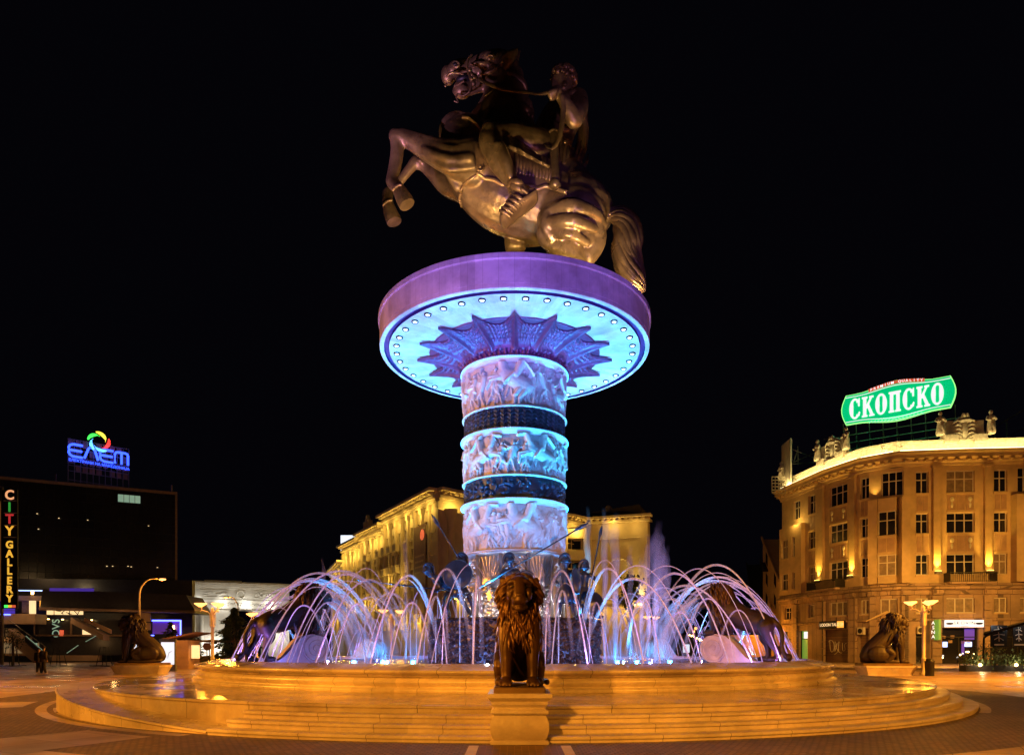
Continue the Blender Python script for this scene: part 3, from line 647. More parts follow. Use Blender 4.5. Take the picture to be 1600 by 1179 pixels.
HL(r, [(868,240,26,-.9),(835,226,24,-1.5),(800,214,20,-1.8),(770,213,16,-2.0)], .9, n=16)                                   # near thigh
HL(r, [(765,210,14.5,-2.0),(766,224,17,-2.08),(776,243,18,-2.1),(788,264,15,-2.1),(799,284,10.5,-2.1),(804,295,10,-2.1)], .95, n=16)   # shin
r.ell(S(764,207,-2.1), (.30,.34,.42)); HL(r, [(780,228,8,-2.5),(790,252,8,-2.5),(798,276,5,-2.45)])
HL(r, [(806,296,11,-2.1),(810,306,12,-2.12),(800,320,10,-2.12),(791,332,8,-2.12),(786,339,5,-2.12)], 1.1)                       # foot
HL(r, [(868,240,26,.9),(840,236,24,1.5),(815,240,20,1.8)], .9)
rm = organic('rider', r, .05, 4, .5); rider = obj('rider', rm, 'bronze', st_)
b = MB()                                                                                                              # sandal: sole, straps, cuff
HL(b, [(828,303,4,-2.15),(836,308,5,-2.15),(824,318,5.5,-2.15),(806,330,6,-2.15),(790,343,6,-2.15),(784,342,4,-2.15)], 3.2)
for x, y in ((818,300),(812,312),(806,318),(800,324),(794,331),(790,336)): HL(b, [(x-9,y-7,2.2,-2.5),(x-2,y-4,2.8,-2.62),(x+7,y+3,2.2,-2.5)])
HL(b, [(795,290,3.5,-2.2),(802,284,4.5,-2.5),(811,286,5,-2.6),(818,293,3.5,-2.2)]); HL(b, [(803,290,6,-2.45),(811,294,7,-2.5),(822,302,6,-2.35)])
b.build('sandal', 'bronze_dark', rider, smooth=True)
b = MB(); random.seed(9)                                                                                             # curly hair
for k in range(150):
    a, e = random.uniform(0, 2*PI), random.uniform(-.25, 1.4); q = S(880, 126, -.3)
    d = Vector((math.cos(a)*math.cos(e), math.sin(a)*math.cos(e), math.sin(e)))
    if d.x < -.55 and d.z < .35: continue
    b.ell(q+Vector((d.x*.5, d.y*.48, d.z*.48)), random.uniform(.07, .13), nu=7, nv=5)
b.build('hair', 'bronze_dark', rider, smooth=True)
b = MB()                                                                                                              # cuirass: shoulder straps, belt, chest plates
for k in range(3): HL(b, [(884+k*2,150+k*7,4,-.4),(896+k,146+k*8,5,-.8),(908,152+k*9,4,-.5),(913,162+k*9,2.5,-.2)])
HL(b, [(868,178,9,-.75),(880,182,11,-.95),(893,184,9,-.8)], .6); HL(b, [(866,192,5,-.7),(875,200,6,-.85),(888,201,5,-.75)], .6); HL(b, [(851,216,4,-.85),(868,224,5,-1.0),(888,222,4,-.85)])
for k in range(9): x = 828+k*6.4; HL(b, [(x+6,213+k*.8,2.8,-1.35),(x+3,226+k*1.5,3.2,-1.55),(x+2,240+k*1.8,2.6,-1.6)], .6)
for k in range(5): HL(b, [(846+k*8,205+k*2,2.2,-1.2),(851+k*8,214+k*2,2.2,-1.5)])
b.build('armour', 'bronze_dark', rider, smooth=True)
b = MB(); A = np.zeros((22, 10, 3))                                                                                    # tunic flap over the thigh
for i in range(22):
    t = i/21; a = (786+t*36, 216+t*4-6*math.sin(t*PI)); c_ = (800+t*58, 232+t*28)
    if t > .0: a = (790+t*30+22*t*t, 212+t*t*34)
    for j in range(10):
        u = j/9; A[i, j] = S(a[0]*(1-u)+c_[0]*u, a[1]*(1-u)+c_[1]*u+3*math.sin(u*PI), -2.25-.32*math.sin(u*2.6)-.08*math.sin(t*14+u*3)+.25*t)
b.grid(A); b2 = A.copy(); b2[:, :, 1] += .1; b.grid(b2); b.tube([Vector(A[i, -1]) for i in range(22)], .07, 6); b.tube([Vector(A[i, 0]) for i in range(22)], .05, 6); b.tube([Vector(A[-1, j]) for j in range(10)], .07, 6)
b.build('tunic_flap', 'bronze', rider, smooth=True)
b = MB()                                                                                                              # cloak: hanging folds ending in a curl
HL(b, [(902,160,9,.3),(910,185,9,.4),(910,215,8,.4),(903,240,8,.3),(898,262,8,.2),(896,282,7,.1),(899,296,6,0),(907,299,6,-.1),(914,293,5.5,-.1),(915,283,5,-.1),(908,278,3.5,-.1)], 1.6)
HL(b, [(908,170,5,0),(914,200,6,.1),(911,232,6,.1),(904,256,6,0),(902,276,5,-.1),(906,288,3,-.15)], 1.5); HL(b, [(893,236,5,-.2),(886,244,7,-.3),(888,254,5,-.2),(884,250,4,-.2),(889,270,4,-.1)], 1.2)
HL(b, [(912,262,3,0),(917,252,2.5,0),(919,242,1,0)]); HL(b, [(893,262,5,-.1),(896,284,4,-.2),(900,292,3,-.2)])
b.build('cloak', 'bronze', rider, smooth=True)
b = MB(); HL(b, [(865,207,6.5,-1.7),(866,230,6.8,-1.75),(867,260,7,-1.8),(868,280,7,-1.85)], n=14); b.ell(S(867.5,288,-1.9), (.22,.22,.2)); b.limb([S(858,207,-1.75), S(862,203.5,-1.85), S(870,204,-1.8)], [.06]*3, 6); b.tube([S(861,283,-1.9), S(867,285,-2.05), S(874,283,-1.9)], .04, 6)
b.build('scabbard', 'bronze', rider, smooth=True)
b = MB(); b.limb([S(748,124,-.7), S(765,132,-.9), S(790,140,-1.1), S(820,144,-1.4), S(842,147,-1.7), S(858,144,-1.9)], [.07,.09,.09,.065,.06,.08], 8, .5)
b.limb([S(878,150,-1.95), S(880,170,-1.95), S(878,195,-1.95), S(873,215,-1.95), S(866,229,-1.95), S(857,231,-1.9), S(846,222,-1.85)], [.1,.1,.1,.095,.08,.06,.06], 8, .5)
b.build('reins', 'bronze', rider, smooth=True)
# muscle cords, veins and folds over the body
for k in range(12):                                                    # hanging folds of the tunic behind the thigh
    x = 806+k*5.2; b = MB(); HL(b, [(x, 238+k*1.1, 3.0, -1.75), (x+2, 252+k*1.4, 3.6, -1.92), (x+1, 268+k*1.2, 2.6, -1.85)], .7); b.build('tunic_fold', 'bronze_dark', rider, smooth=True)
# warm floods standing on the disc round the statue
for x, y, tx, tz, e in ((4.1,-2.6,2.2,18.4,1250), (1.2,-4.7,.4,18.6,1150), (-2.6,-4.1,-1.8,20.4,1050), (4.9,-.6,5.0,18.2,600), (-.2,-4.6,1.0,22.4,420), (-4.6,-1.6,-2.6,21.4,900)):
    light('disc_flood', 'SPOT', (x, YC+y, 14.86), e*.95, (1, .64, .28), (tx, YC-.3, tz), size=.12, angle=80, blend=.8)
# ------------------------------------------------------------------ lions
def tufts(mb, seed, n, f):
    random.seed(seed)
    for k in range(n):
        r = f(k, n)
        if r: mb.limb(*r)
def seated_lion():                                                  # faces +x, unit height about 1
    b = MB(); Lm = lambda pts, ky=1, n=12: b.limb([(p[0], p[3] if len(p) > 3 else 0, p[1]) for p in pts], [p[2] for p in pts], n, ky)
    Lm([(-.46,.13,.13),(-.38,.24,.16),(-.24,.38,.165),(-.1,.52,.16),(.02,.64,.15),(.06,.7,.13)], .95, 18)
    for s in (-1, 1):
        b.ell((-.27,s*.135,.18), (.22,.095,.165)); Lm([(-.12,.26,.075,s*.16),(-.03,.17,.06,s*.175),(-.12,.06,.05,s*.175)]); Lm([(-.16,.035,.04,s*.175),(.0,.035,.042,s*.18),(.06,.03,.036,s*.18)])
        Lm([(.10,.55,.085,s*.10),(.13,.40,.072,s*.115),(.145,.25,.056,s*.115),(.15,.12,.047,s*.115),(.16,.05,.05,s*.115)]); Lm([(.15,.035,.045,s*.115),(.21,.035,.05,s*.12),(.245,.028,.035,s*.12)], 1.25)
        for t in (-1.5, -.5, .5, 1.5): Lm([(.21,.035,.017,s*.12+t*.026),(.25,.032,.020,s*.12+t*.028),(.272,.014,.011,s*.12+t*.029)], 1, 8)
    # head
    b.ell((.10,0,.85), (.13,.115,.13)); b.ell((.17,0,.80), (.085,.095,.13)); Lm([(.205,.93,.034),(.252,.865,.036),(.285,.80,.037),(.298,.772,.034)], 1.35)
    b.ell((.27,0,.745), (.065,.072,.048)); b.ell((.262,0,.675), (.048,.043,.03)); b.ell((.2,0,.70), (.08,.078,.05)); b.ell((.322,0,.787), (.012,.034,.016))
    for s in (-1, 1):
        Lm([(.232,.905,.017,s*.03),(.226,.912,.021,s*.058),(.185,.895,.018,s*.095)]); b.ell((.2,s*.078,.80), (.05,.034,.06)); b.ell((.293,s*.029,.742), (.034,.033,.033)); Lm([(.24,.835,.012,s*.06),(.21,.84,.012,s*.09)]); b.ell((.04,s*.145,.93), (.02,.034,.036))
    Lm([(-.5,.08,.03,.02),(-.5,.045,.03,.12),(-.3,.03,.028,.24),(-.06,.03,.026,.25)])
    body = organic('lion_body', b, .0075, 4)
    m = MB(); random.seed(21)
    m.ell((.02,0,.80), (.13,.14,.165)); m.ell((.03,0,.62), (.165,.155,.18)); m.ell((.10,0,.50), (.10,.13,.12))
    for k in range(620):                                              # locks combed back and down
        v = random.random(); u = random.uniform(-1, 1)
        if k < 260:                                                   # ruff round the face
            a = u*PI*.82; rr = random.uniform(.125, .16); x = .145-rr*.7+random.uniform(-.04, .02); y = rr*math.sin(a); z = .83+rr*math.cos(a)*1.0
            d = Vector((-.35, math.sin(a)*.55, -.12-.75*abs(math.sin(a)))); L = random.uniform(.06, .10)
        elif k < 490:                                                  # chest
            a = u*1.5; z = random.uniform(.40, .74); rr = (.15 if z < .64 else .125)+.02*random.random(); x = .05+rr*math.cos(a)*.85; y = rr*math.sin(a)*.95
            d = Vector((math.cos(a)*.25, math.sin(a)*.2+random.uniform(-.25, .25), -1)); L = random.uniform(.07, .13)
        else:
            a = PI+u*1.3; z = random.uniform(.5, .86); rr = .15; x = -.0+rr*math.cos(a)*.95; y = rr*math.sin(a)*.98; d = Vector((-.35, random.uniform(-.25, .25), -1)); L = random.uniform(.08, .14)
        d.normalize(); p = Vector((x, y, z)); o = Vector((x-.03, y, 0)).normalized(); o.z = 0; q = Vector((random.uniform(-.03,.03), random.uniform(-.03,.03), 0))
        m.limb([p-d*L*.3-o*.01, p+o*.022, p+d*L*.55+o*.018+q*.5, p+d*L+o*.002+q], [.009, .0145, .012, .005], 6, sub=2)
    mane = m.mesh('mane', True)
    EE = []
    for s in (-1, 1): e = MB(); e.ell((.226,s*.058,.868), (.009,.014,.009), nu=8, nv=6); EE.append(e.mesh('eye', True))
    return body, mane, EE
LB, LM, LE = seated_lion()
def lion(label, loc, rz, sc_, mb='bronze_lion', mm='bronze_mane', plw=(.36,.20,.04)):
    t = thing('lion_statue', label, 'statue', loc, rz, 'seated bronze lions'); t.scale = (sc_,)*3
    obj('body', LB.copy(), mb, t); obj('mane', LM.copy(), mm, t); [obj('eye', q, 'black_metal', t) for q in LE]
    p = MB(); p.bev(-.60, .32, -.22, .22, -.045, .004, .006); p.build('bronze_plinth', 'bronze_dark', t); return t
# pedestal of the front lion (bulging block with mouldings)
pd = thing('lion_pedestal', 'pale bulging marble pedestal under the front seated lion, before the steps', 'pedestal', (.09, 12.88, 0), 0, 'lion pedestals')
def sq(prof, m, name, dy):                                            # square lathe
    b = MB(); vs = []; fs = []; k = len(prof)
    for r, z in prof:
        q = r*.9; c_ = .02; vs += [(-r,-dy-r+.52,z),(r,-dy-r+.52,z),(r,dy+r-.52,z),(-r,dy+r-.52,z)]
    for i in range(k-1):
        for j in range(4): l = (j+1)%4; fs.append((i*4+j, i*4+l, i*4+4+l, i*4+4+j))
    fs += [(3,2,1,0), tuple(range(4*k-4, 4*k))]; b.add(vs, fs); return b.build(name, m, pd)
sq([(.52,.0),(.52,.055),(.49,.075)], 'marble_plain', 'foot', .7)
sq([(.455,.075)]+[(.455+.07*math.sin(PI*t/12)**.8, .075+.455*t/12) for t in range(1, 12)]+[(.455,.53)], 'marble_plain', 'belly', .7)
sq([(.45,.53),(.50,.535),(.515,.56),(.51,.60),(.46,.635),(.46,.66)], 'marble_plain', 'moulding', .7)
sq([(.46,.66),(.47,.67),(.50,.71),(.505,.76),(.51,.77),(.56,.82),(.575,.83),(.575,.89),(.56,.905)], 'marble_plain', 'cap', .7)
lion('brown seated bronze lion facing the camera on the bulging marble pedestal', (.09, 13.02, 1.0), -PI/2, 2.12)
for lab, px, py, d, rz, s_ in (('seated bronze lion at far left facing left, before the shopping centre', 212, 1050, 46.0, PI+.0, 3.3), ('seated bronze lion at right facing right, before the yellow corner building', 1392, 1054, 44.5, 0.0, 3.3)):
    c = P(px, 0, d); z0 = .62
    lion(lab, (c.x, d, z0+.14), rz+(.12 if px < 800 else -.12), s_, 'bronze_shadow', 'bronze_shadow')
    b = MB(); W_ = 1.3; b.flat([(-1.9,-.75),(1.1,-.75),(1.1,.75),(-1.9,.75)], 0, .05)
    b.add([(-1.8,-.68,.05),(1.0,-.68,.05),(1.0,.68,.05),(-1.8,.68,.05),(-2.0,-.85,.5),(1.2,-.85,.5),(1.2,.85,.5),(-2.0,.85,.5)], [(0,1,5,4),(1,2,6,5),(2,3,7,6),(3,0,4,7)]); b.box(-2.02,1.22,-.87,.87,.5,.615)
    tag(b.build('lion_pedestal', 'marble_plain', loc=(c.x, d, 0), rz=rz), 'low flared marble pedestal under the %s seated lion' % ('far left' if px < 800 else 'right-hand'), 'pedestal', 'lion pedestals')
# standing lions: forepaws on a scroll, drawn from the left one (photo px), forward = +x
def standing_lion():
    b = MB(); sx, sz = .0262, .0212
    def L(pts, ky=1, n=14, y=0): return b.limb([((p[0]-395)*sx, p[3] if len(p) > 3 else y, (1030-p[1])*sz) for p in pts], [p[2]*.0215 for p in pts], n, ky)
    L([(394,976,14),(405,972,17),(425,967,18),(442,958,20),(460,948,23),(470,940,21)], .92, 18)
    for s in (-1, 1):
        y = s*.2
        L([(398,976,14,y),(402,992,11,y*1.1),(398,1003,7,y*1.1),(396,1016,5,y*1.1),(397,1024,5,y*1.1)]) if s < 0 else L([(394,978,14,y),(390,992,10,y),(385,1003,7,y),(378,1014,5,y),(377,1024,5,y)])
        q = 400 if s < 0 else 380
        L([(q-3,1027,4.5,y*1.1),(q+6,1027,5,y*1.1),(q+11,1028,3.5,y*1.1)], 1.3)
        L([(468,955,12,y*1.2),(471,975,9,y*1.2),(472,982,6.5,y*1.2),(474,988,6,y*1.2)]); L([(472,987,5.5,y*1.2),(482,987,6,y*1.2),(487,989,4,y*1.2)], 1.3)
    L([(474,934,14),(482,928,13),(490,930,9)], .95); L([(482,928,9),(494,930,7),(500,933,5)], .95); L([(480,938,8),(490,943,5),(496,946,4)], .9); b.ell((2.73,0,2.12), (.1,.12,.07))
    for s in (-1, 1): b.ell((2.1,s*.24,2.48), (.06,.07,.1)); b.ell((2.42,s*.17,2.27), (.09,.06,.04))
    L([(388,968,5),(378,978,4.5),(372,992,4,.1),(372,1008,3.5,.1),(368,1020,4,.1),(362,1024,6,.1)])
    body = organic('lion_body', b, .034, 3)
    m = MB(); random.seed(33); m.ell((1.85,0,1.95), (.52,.42,.55)); m.ell((1.75,0,1.5), (.42,.40,.42))
    for k in range(520):
        d = Vector((random.gauss(0,1)-.3, random.gauss(0,1), random.gauss(0,1))).normalized()
        if d.x > .72: continue
        low = random.random() < .4; c = Vector((1.75,0,1.5)) if low else Vector((1.87,0,1.95)); R = Vector((.40,.39,.42)) if low else Vector((.5,.42,.55))
        p = c+Vector((d.x*R.x, d.y*R.y, d.z*R.z)); g_ = Vector((-.35, d.y*.3, -.9)).normalized(); L_ = random.uniform(.18, .34)
        m.limb([p-g_*.06, p+d*.07, p+g_*L_*.6+d*.07, p+g_*L_+d*.01], [.03,.052,.04,.01], 6, sub=2)
    return body, m.mesh('mane', True)
SB, SM = standing_lion()
for q in (SB, SM): q.transform(Matrix.Translation((.62, 0, 0)) @ Matrix.Diagonal((.82, 1, 1, 1)))
def scroll(parent_label, loc, rz):
    t = thing('marble_scroll', parent_label, 'scroll', loc, rz, 'marble scrolls on the basin rim')
    R = .46; cx, cz = 2.25, .46; b = MB(); top = [(-.9,.01),(-.2,.03),(.6,.045),(.98,.07),(1.2,.20),(1.42,.44),(1.66,.72),(1.85,.87),(2.05,.93),(2.25,.94)]
    poly = top+[(cx+R*math.cos(a), cz+R*math.sin(a)) for a in [PI/2-(i/14)*PI*1.0 for i in range(1, 15)]]+[(-.9,-.05)]
    b.prism(poly, -.33, .33); b.build('body', 'marble_plain', t)
    for s in (-1, 1):
        q = MB(); pts = []
        for i in range(90): a = i/90*5.4*PI; r = .44*(1-i/94); pts.append((cx+r*math.cos(PI/2+a*1), s*.362, cz+r*math.sin(PI/2+a)))
        q.tube(pts, .018, 6, 1.2); q.build('spiral', 'marble_wall', t, smooth=True)
    b = MB(); b.lathe([(.001,.36),(.44,.36),(.46,.33),(.46,-.33),(.44,-.36),(.001,-.36)], 40); me = b.mesh('volute'); me.transform(Matrix.Translation((cx,0,cz)) @ Matrix.Rotation(PI/2, 4, 'X')); obj('volute', me, 'marble_plain', t)
    return t
for az, nm in ((-52, 'left'), (52, 'right'), (-127, 'rear left'), (127, 'rear right')):
    a = math.radians(az); r0 = 10.75; loc = (r0*math.sin(a), YC-r0*math.cos(a), 1.24); rz = math.atan2(math.cos(a), -math.sin(a))
    scroll('marble scroll with a spiral volute on the %s of the basin%s' % (nm, ', carrying a lion' if abs(az) < 90 else ', without a lion'), loc, rz)
    if abs(az) < 90:
        t = thing('lion_statue', 'dark bronze lion striding with forepaws on the %s scroll, head towards the column' % nm, 'statue', (loc[0], loc[1], 1.30), rz, 'standing bronze lions')
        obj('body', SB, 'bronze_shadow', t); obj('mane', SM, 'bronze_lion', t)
# ------------------------------------------------------------------ soldiers on the rock
def soldier(label, loc, rz, pose, parts):
    t = thing('soldier_statue', label, 'statue', loc, rz, 'bronze soldiers on the rock base'); b = MB()
    for pts, ky in pose: b.limb([p[:3] for p in pts], [p[3] for p in pts], 10, ky)
    obj('body', organic('soldier_body', b, .035, 2), 'bronze_soldier', t)
    for nm, f in parts: q = MB(); f(q); q.build(nm, 'bronze_soldier', t, smooth=True)
    return t
def helmet(x, y, z, f=1):
    def g_(q):
        q.ell((x, y, z), (.17,.16,.19)); q.lathe([(.24,z-.05),(.18,z-.02),(.16,z+.02)], 14, c=(x,y))
        q.limb([(x+.16*f,y,z+.10),(x+.09*f,y,z+.20),(x-.04*f,y,z+.235),(x-.17*f,y,z+.15),(x-.23*f,y,z),(x-.24*f,y,z-.16)], [.03,.06,.075,.07,.06,.03], 8, .45)
    return ('helmet', g_)
def spear(a, b_): return ('spear', lambda q: (q.tube([a, b_], .028, 6), q.limb([Vector(b_)-(Vector(b_)-Vector(a)).normalized()*.3, b_, Vector(b_)+(Vector(b_)-Vector(a)).normalized()*.3], [.03,.07,.01], 6)))
def shield(c, n, r):
    def g_(q):
        q.M = face_frame(c, n); q.lathe([(.001,.16*r/.55),(r*.5,.12*r/.55),(r*.85,.02),(r*.92,.03),(r,.0),(r*.95,-.03),(r*.8,-.02),(.001,.08)], 28); q.M = None
    return ('shield', g_)
def stand(lean=0, arm=1, wide=.22):
    return [([(0,0,1.15,.15),(.0+lean*.3,0,1.4,.17),(lean*.7,0,1.68,.2),(lean*.8,0,1.8,.1)], .75), ([(lean*.85,0,1.85,.08),(lean*.95,0,2.05,.125),(lean,0,2.12,.11)], 1),
            ([(-.08,0,1.15,.14),(-wide,-.08,.65,.1),(-wide-.05,.02,.1,.07),(-wide-.05,-.15,.04,.05)], 1), ([(.08,0,1.15,.14),(wide,-.02,.65,.1),(wide+.1,.02,.1,.07),(wide+.12,-.15,.04,.05)], 1),
            ([(-.22+lean*.7,0,1.72,.09),(-.42+lean*.6,-.1,1.45,.07),(-.3+lean*.5,-.3,1.25,.055)], 1), ([(.22+lean*.7,0,1.72,.09),(.45+lean*.6,-.1,1.5,.07),(.35+lean*.6,-.35,1.5+arm*.1,.055)], 1),
            ([(-.0,.02,1.15,.2),(0,0,.9,.24)], .8)]
def at(px, d): c = P(px, 0, d); return (c.x, d, 2.84)
soldier('crested bronze soldier in the middle, behind the front lion, thrusting a long spear up right', at(801, 25.2), 0, stand(-.1), [helmet(-.1,0,2.1), spear((-1.7,-.5,.75), (2.5,-.1,3.3)), shield((.5,-.35,1.35), (.3,-1,.1), .36), ('kilt', lambda q: q.lathe([(.19,1.25),(.25,1.0),(.32,.7),(.3,.7)], 18))])
soldier('bronze soldier at left bending forward with a level lance', at(694, 25.6), 0, [([(.35,0,1.05,.17),(.1,-.05,1.25,.19),(-.25,-.1,1.42,.2),(-.42,-.1,1.5,.1)], .8), ([(-.46,-.1,1.56,.09),(-.58,-.12,1.68,.13),(-.6,-.12,1.76,.1)], 1), ([(.35,0,1.05,.15),(.0,-.05,.7,.11),(.2,0,.1,.07),(.1,-.1,.04,.05)], 1), ([(.4,0,1.05,.15),(.7,0,.6,.1),(1.0,0,.1,.07),(.92,-.1,.04,.05)], 1), ([(-.25,-.25,1.4,.09),(-.1,-.35,1.05,.07),(-.45,-.4,.95,.055)], 1)],
        [helmet(-.6,-.12,1.76,-1), spear((.9,-.35,.92), (-2.9,-.35,1.35))])
soldier('bronze soldier at left half hidden by his big round shield', at(718, 25.4), 0, stand(.1, 1, .42), [helmet(.05,0,2.12,-1), shield((-.05,-.42,1.55), (-.15,-1,.15), .56), spear((.35,-.2,1.6), (-.9,.1,3.6)), ('kilt', lambda q: q.lathe([(.2,1.25),(.27,1.0),(.34,.75),(.32,.75)], 18))])
soldier('bronze soldier at right of the column holding a shield at his side', at(884, 25.5), 0, stand(0, 1, .2), [helmet(0,0,2.12), shield((.38,-.2,1.35), (1,-.45,.05), .5), ('kilt', lambda q: q.lathe([(.2,1.25),(.3,.9),(.36,.55),(.34,.55)], 18))])
soldier('bronze soldier looking right with a slanting spear, behind the right one', at(912, 26.4), .3, stand(.05), [helmet(.05,0,2.0), spear((-.1,-.3,.2), (.8,.2,3.4))])
soldier('kneeling bronze soldier crouched behind a tilted round shield at the right edge of the rock', at(921, 25.9), 0, [([(0,0,.45,.17),(-.05,-.05,.7,.18),(.05,-.1,.92,.16)], .8), ([(.08,-.12,.98,.1),(.1,-.12,1.08,.1)], 1), ([(0,0,.4,.13),(-.3,-.25,.45,.1),(-.35,-.2,.06,.07)], 1), ([(0,0,.4,.13),(.25,-.1,.1,.09),(.5,0,.06,.06)], 1)], [shield((.12,-.4,.55), (.5,-1,.2), .45)])
# ------------------------------------------------------------------ water jets
def jet_mat(name, col, dens):
    m = bpy.data.materials.new(name); m.use_nodes = True; MATS[name] = m; nt = m.node_tree; N = nt.nodes; L = nt.links
    N.remove(N['Principled BSDF']); out = N['Material Output']
    at_ = N.new('ShaderNodeAttribute'); at_.attribute_name = 'thick'
    no = N.new('ShaderNodeTexNoise'); inputs(no, Scale=3.0, Detail=6, Roughness=.7); tc = N.new('ShaderNodeTexCoord'); mp = N.new('ShaderNodeMapping'); mp.inputs['Scale'].default_value = (5, 5, .35)
    L.new(tc.outputs['Object'], mp.inputs[0]); L.new(mp.outputs[0], no.inputs['Vector'])
    mr = N.new('ShaderNodeMapRange'); mr.inputs[1].default_value = .3; mr.inputs[2].default_value = .7; mr.inputs[3].default_value = .35; mr.inputs[4].default_value = 1.1; L.new(no.outputs[0], mr.inputs[0])
    lw = N.new('ShaderNodeLayerWeight'); lw.inputs[0].default_value = .5; iv = N.new('ShaderNodeMath'); iv.operation = 'SUBTRACT'; iv.inputs[0].default_value = 1.08; L.new(lw.outputs['Facing'], iv.inputs[1])
    a = N.new('ShaderNodeMath'); a.operation = 'MULTIPLY'; L.new(at_.outputs['Fac'], a.inputs[0]); L.new(mr.outputs[0], a.inputs[1])
    a2 = N.new('ShaderNodeMath'); a2.operation = 'MULTIPLY'; L.new(a.outputs[0], a2.inputs[0]); L.new(iv.outputs[0], a2.inputs[1])
    a3 = N.new('ShaderNodeMath'); a3.operation = 'MULTIPLY'; a3.use_clamp = True; L.new(a2.outputs[0], a3.inputs[0]); a3.inputs[1].default_value = dens
    tr = N.new('ShaderNodeBsdfTransparent'); ts = N.new('ShaderNodeBsdfTranslucent'); df = N.new('ShaderNodeBsdfDiffuse')
    for q in (ts, df): q.inputs['Color'].default_value = (*col, 1)
    m1 = N.new('ShaderNodeMixShader'); m1.inputs[0].default_value = .5; L.new(ts.outputs[0], m1.inputs[1]); L.new(df.outputs[0], m1.inputs[2])
    m2 = N.new('ShaderNodeMixShader'); L.new(a3.outputs[0], m2.inputs[0]); L.new(tr.outputs[0], m2.inputs[1]); L.new(m1.outputs[0], m2.inputs[2]); L.new(m2.outputs[0], out.inputs['Surface'])
jet_mat('jet_water', (.95, .95, .97), 1.0); jet_mat('spray_water', (.9, .9, .93), .55)
def stream(name, pts, rads, dens, m, n=8):
    b = MB(); b.tube(pts, rads, n, cap=False); me = b.mesh(name, True, False)
    at_ = me.attributes.new('thick', 'FLOAT', 'POINT'); at_.data.foreach_set('value', [dens[i//n] for i in range(len(me.vertices))])
    return obj(name, me, m)
def azname(a):
    a = (a+180) % 360-180; f = abs(a); s = 'right' if a > 0 else 'left'
    return 'front middle' if f < 14 else 'front %s' % s if f < 55 else 'far %s side' % s if f < 105 else 'rear %s' % s if f < 165 else 'rear middle'
random.seed(41)
def order(L, fmt, near):
    L.sort(key=lambda q: q[0])
    for i, (x, o) in enumerate(L): n = i+1; o['label'] = fmt % ('%d%s' % (n, 'th' if 10 < n % 100 < 20 else {1:'st',2:'nd',3:'rd'}.get(n % 10, 'th')))
SETS = {}
for k in range(36):                                                     # lamps set in the nozzles of the ring, shining up along the jets
    a = 2*PI*k/36; s_, c_ = math.sin(a), -math.cos(a); light('nozzle_lamp', 'SPOT', (10.66*s_, YC+10.66*c_, 1.22), 480, (.36, .18, 1), (9.1*s_, YC+9.1*c_, 4.9), size=.06, angle=50, blend=.8)
for x_, y_ in ((5.2, 31), (6.2, 31.3), (4.1, 31)): light('plume_lamp', 'SPOT', (x_, y_-.8, 1.3), 2600, (.5, .36, 1), (x_+.3, y_+.3, 8), size=.1, angle=34, blend=.8)
def arc_jet(a, r0, inn, hgt, tang=0, rad=.02, fam='tall', z0=1.2, dn=1.0):
    q = math.radians(a); s_, c_ = math.sin(q), -math.cos(q); n = 30; pts = []; rads = []; dens = []
    T = 1.93
    for i in range(n+1):
        t = i/n*T; r = r0-inn*t; z = z0+hgt*(1-(1-t)**2); tx = tang*t
        pts.append((r*s_+c_*-tx, YC+r*c_+s_*tx, z)); rads.append(rad*(1+.9*max(0, t-.35)**1.3*1.6)); dens.append(dn*(1.25 if t < .45 else max(.05, 1.25-(t-.45)*.86)))
    o = stream('water_jet', pts, rads, dens, 'jet_water')
    SETS.setdefault((fam, c_ < -.15), []).append(((r0*s_)/(YC+r0*c_), o))
    return tag(o, 'arc', 'water jet', 'arcing water jets of the fountain')
for k in range(46):
    a = k*360/46+random.uniform(-1.4, 1.4)+2; arc_jet(a, 10.72, random.uniform(2.1, 2.8), (random.uniform(2.5, 2.95) if abs((a+180) % 360-180) < 42 else random.uniform(2.9, 3.4)), random.uniform(-.4, .4), .023, 'tall')
for k in range(46):                                                     # a finer partner beside each tall jet
    a = k*360/46+random.uniform(1.6, 4.6); arc_jet(a, 10.75, random.uniform(1.9, 2.7), random.uniform(2.3, 3.1), random.uniform(-.5, .5), .011, 'fine', dn=.7)
for k in range(44):
    a = k*360/44+5+random.uniform(-1.5, 1.5); arc_jet(a, 10.45, random.uniform(.8, 1.1), random.uniform(1.5, 2.0), random.uniform(-.2, .2), .015, 'low', dn=.95)
for k in range(14):                                                     # inner ring thrown outwards
    a = k*360/14+9; arc_jet(a, 7.2, -random.uniform(.9, 1.2), random.uniform(1.9, 2.3), .1, .02, 'inner', dn=.8)
for (fam, near), L in SETS.items():
    order(L, {'tall': 'tall', 'fine': 'thinner', 'low': 'low', 'inner': 'middling'}[fam]+' lavender water arc, %s from the left along the '+('%s of the pool' if fam == 'inner' else '%s basin rim') % ('near side' if near and fam == 'inner' else 'near' if near else 'far side' if fam == 'inner' else 'far'), near)
UP = []
for k in range(22):                                                     # thin upright blue streams round the rock
    a = k*360/22+4; q = math.radians(a); r = random.uniform(3.9, 4.5) if k % 3 else 6.2; h_ = random.uniform(1.4, 3.2)
    x, y = r*math.sin(q), YC-r*math.cos(q)
    o = stream('water_jet', [(x, y, 1.2+h_*i/12) for i in range(13)], [.022+.012*i/12 for i in range(13)], [.8-.6*i/12 for i in range(13)], 'jet_water')
    UP.append((x/y, o)); tag(o, 'x', 'water jet', 'upright streams round the rock')
order(UP, 'thin upright blue stream of water round the dark rock base, %s from the left', 0)
PL = []
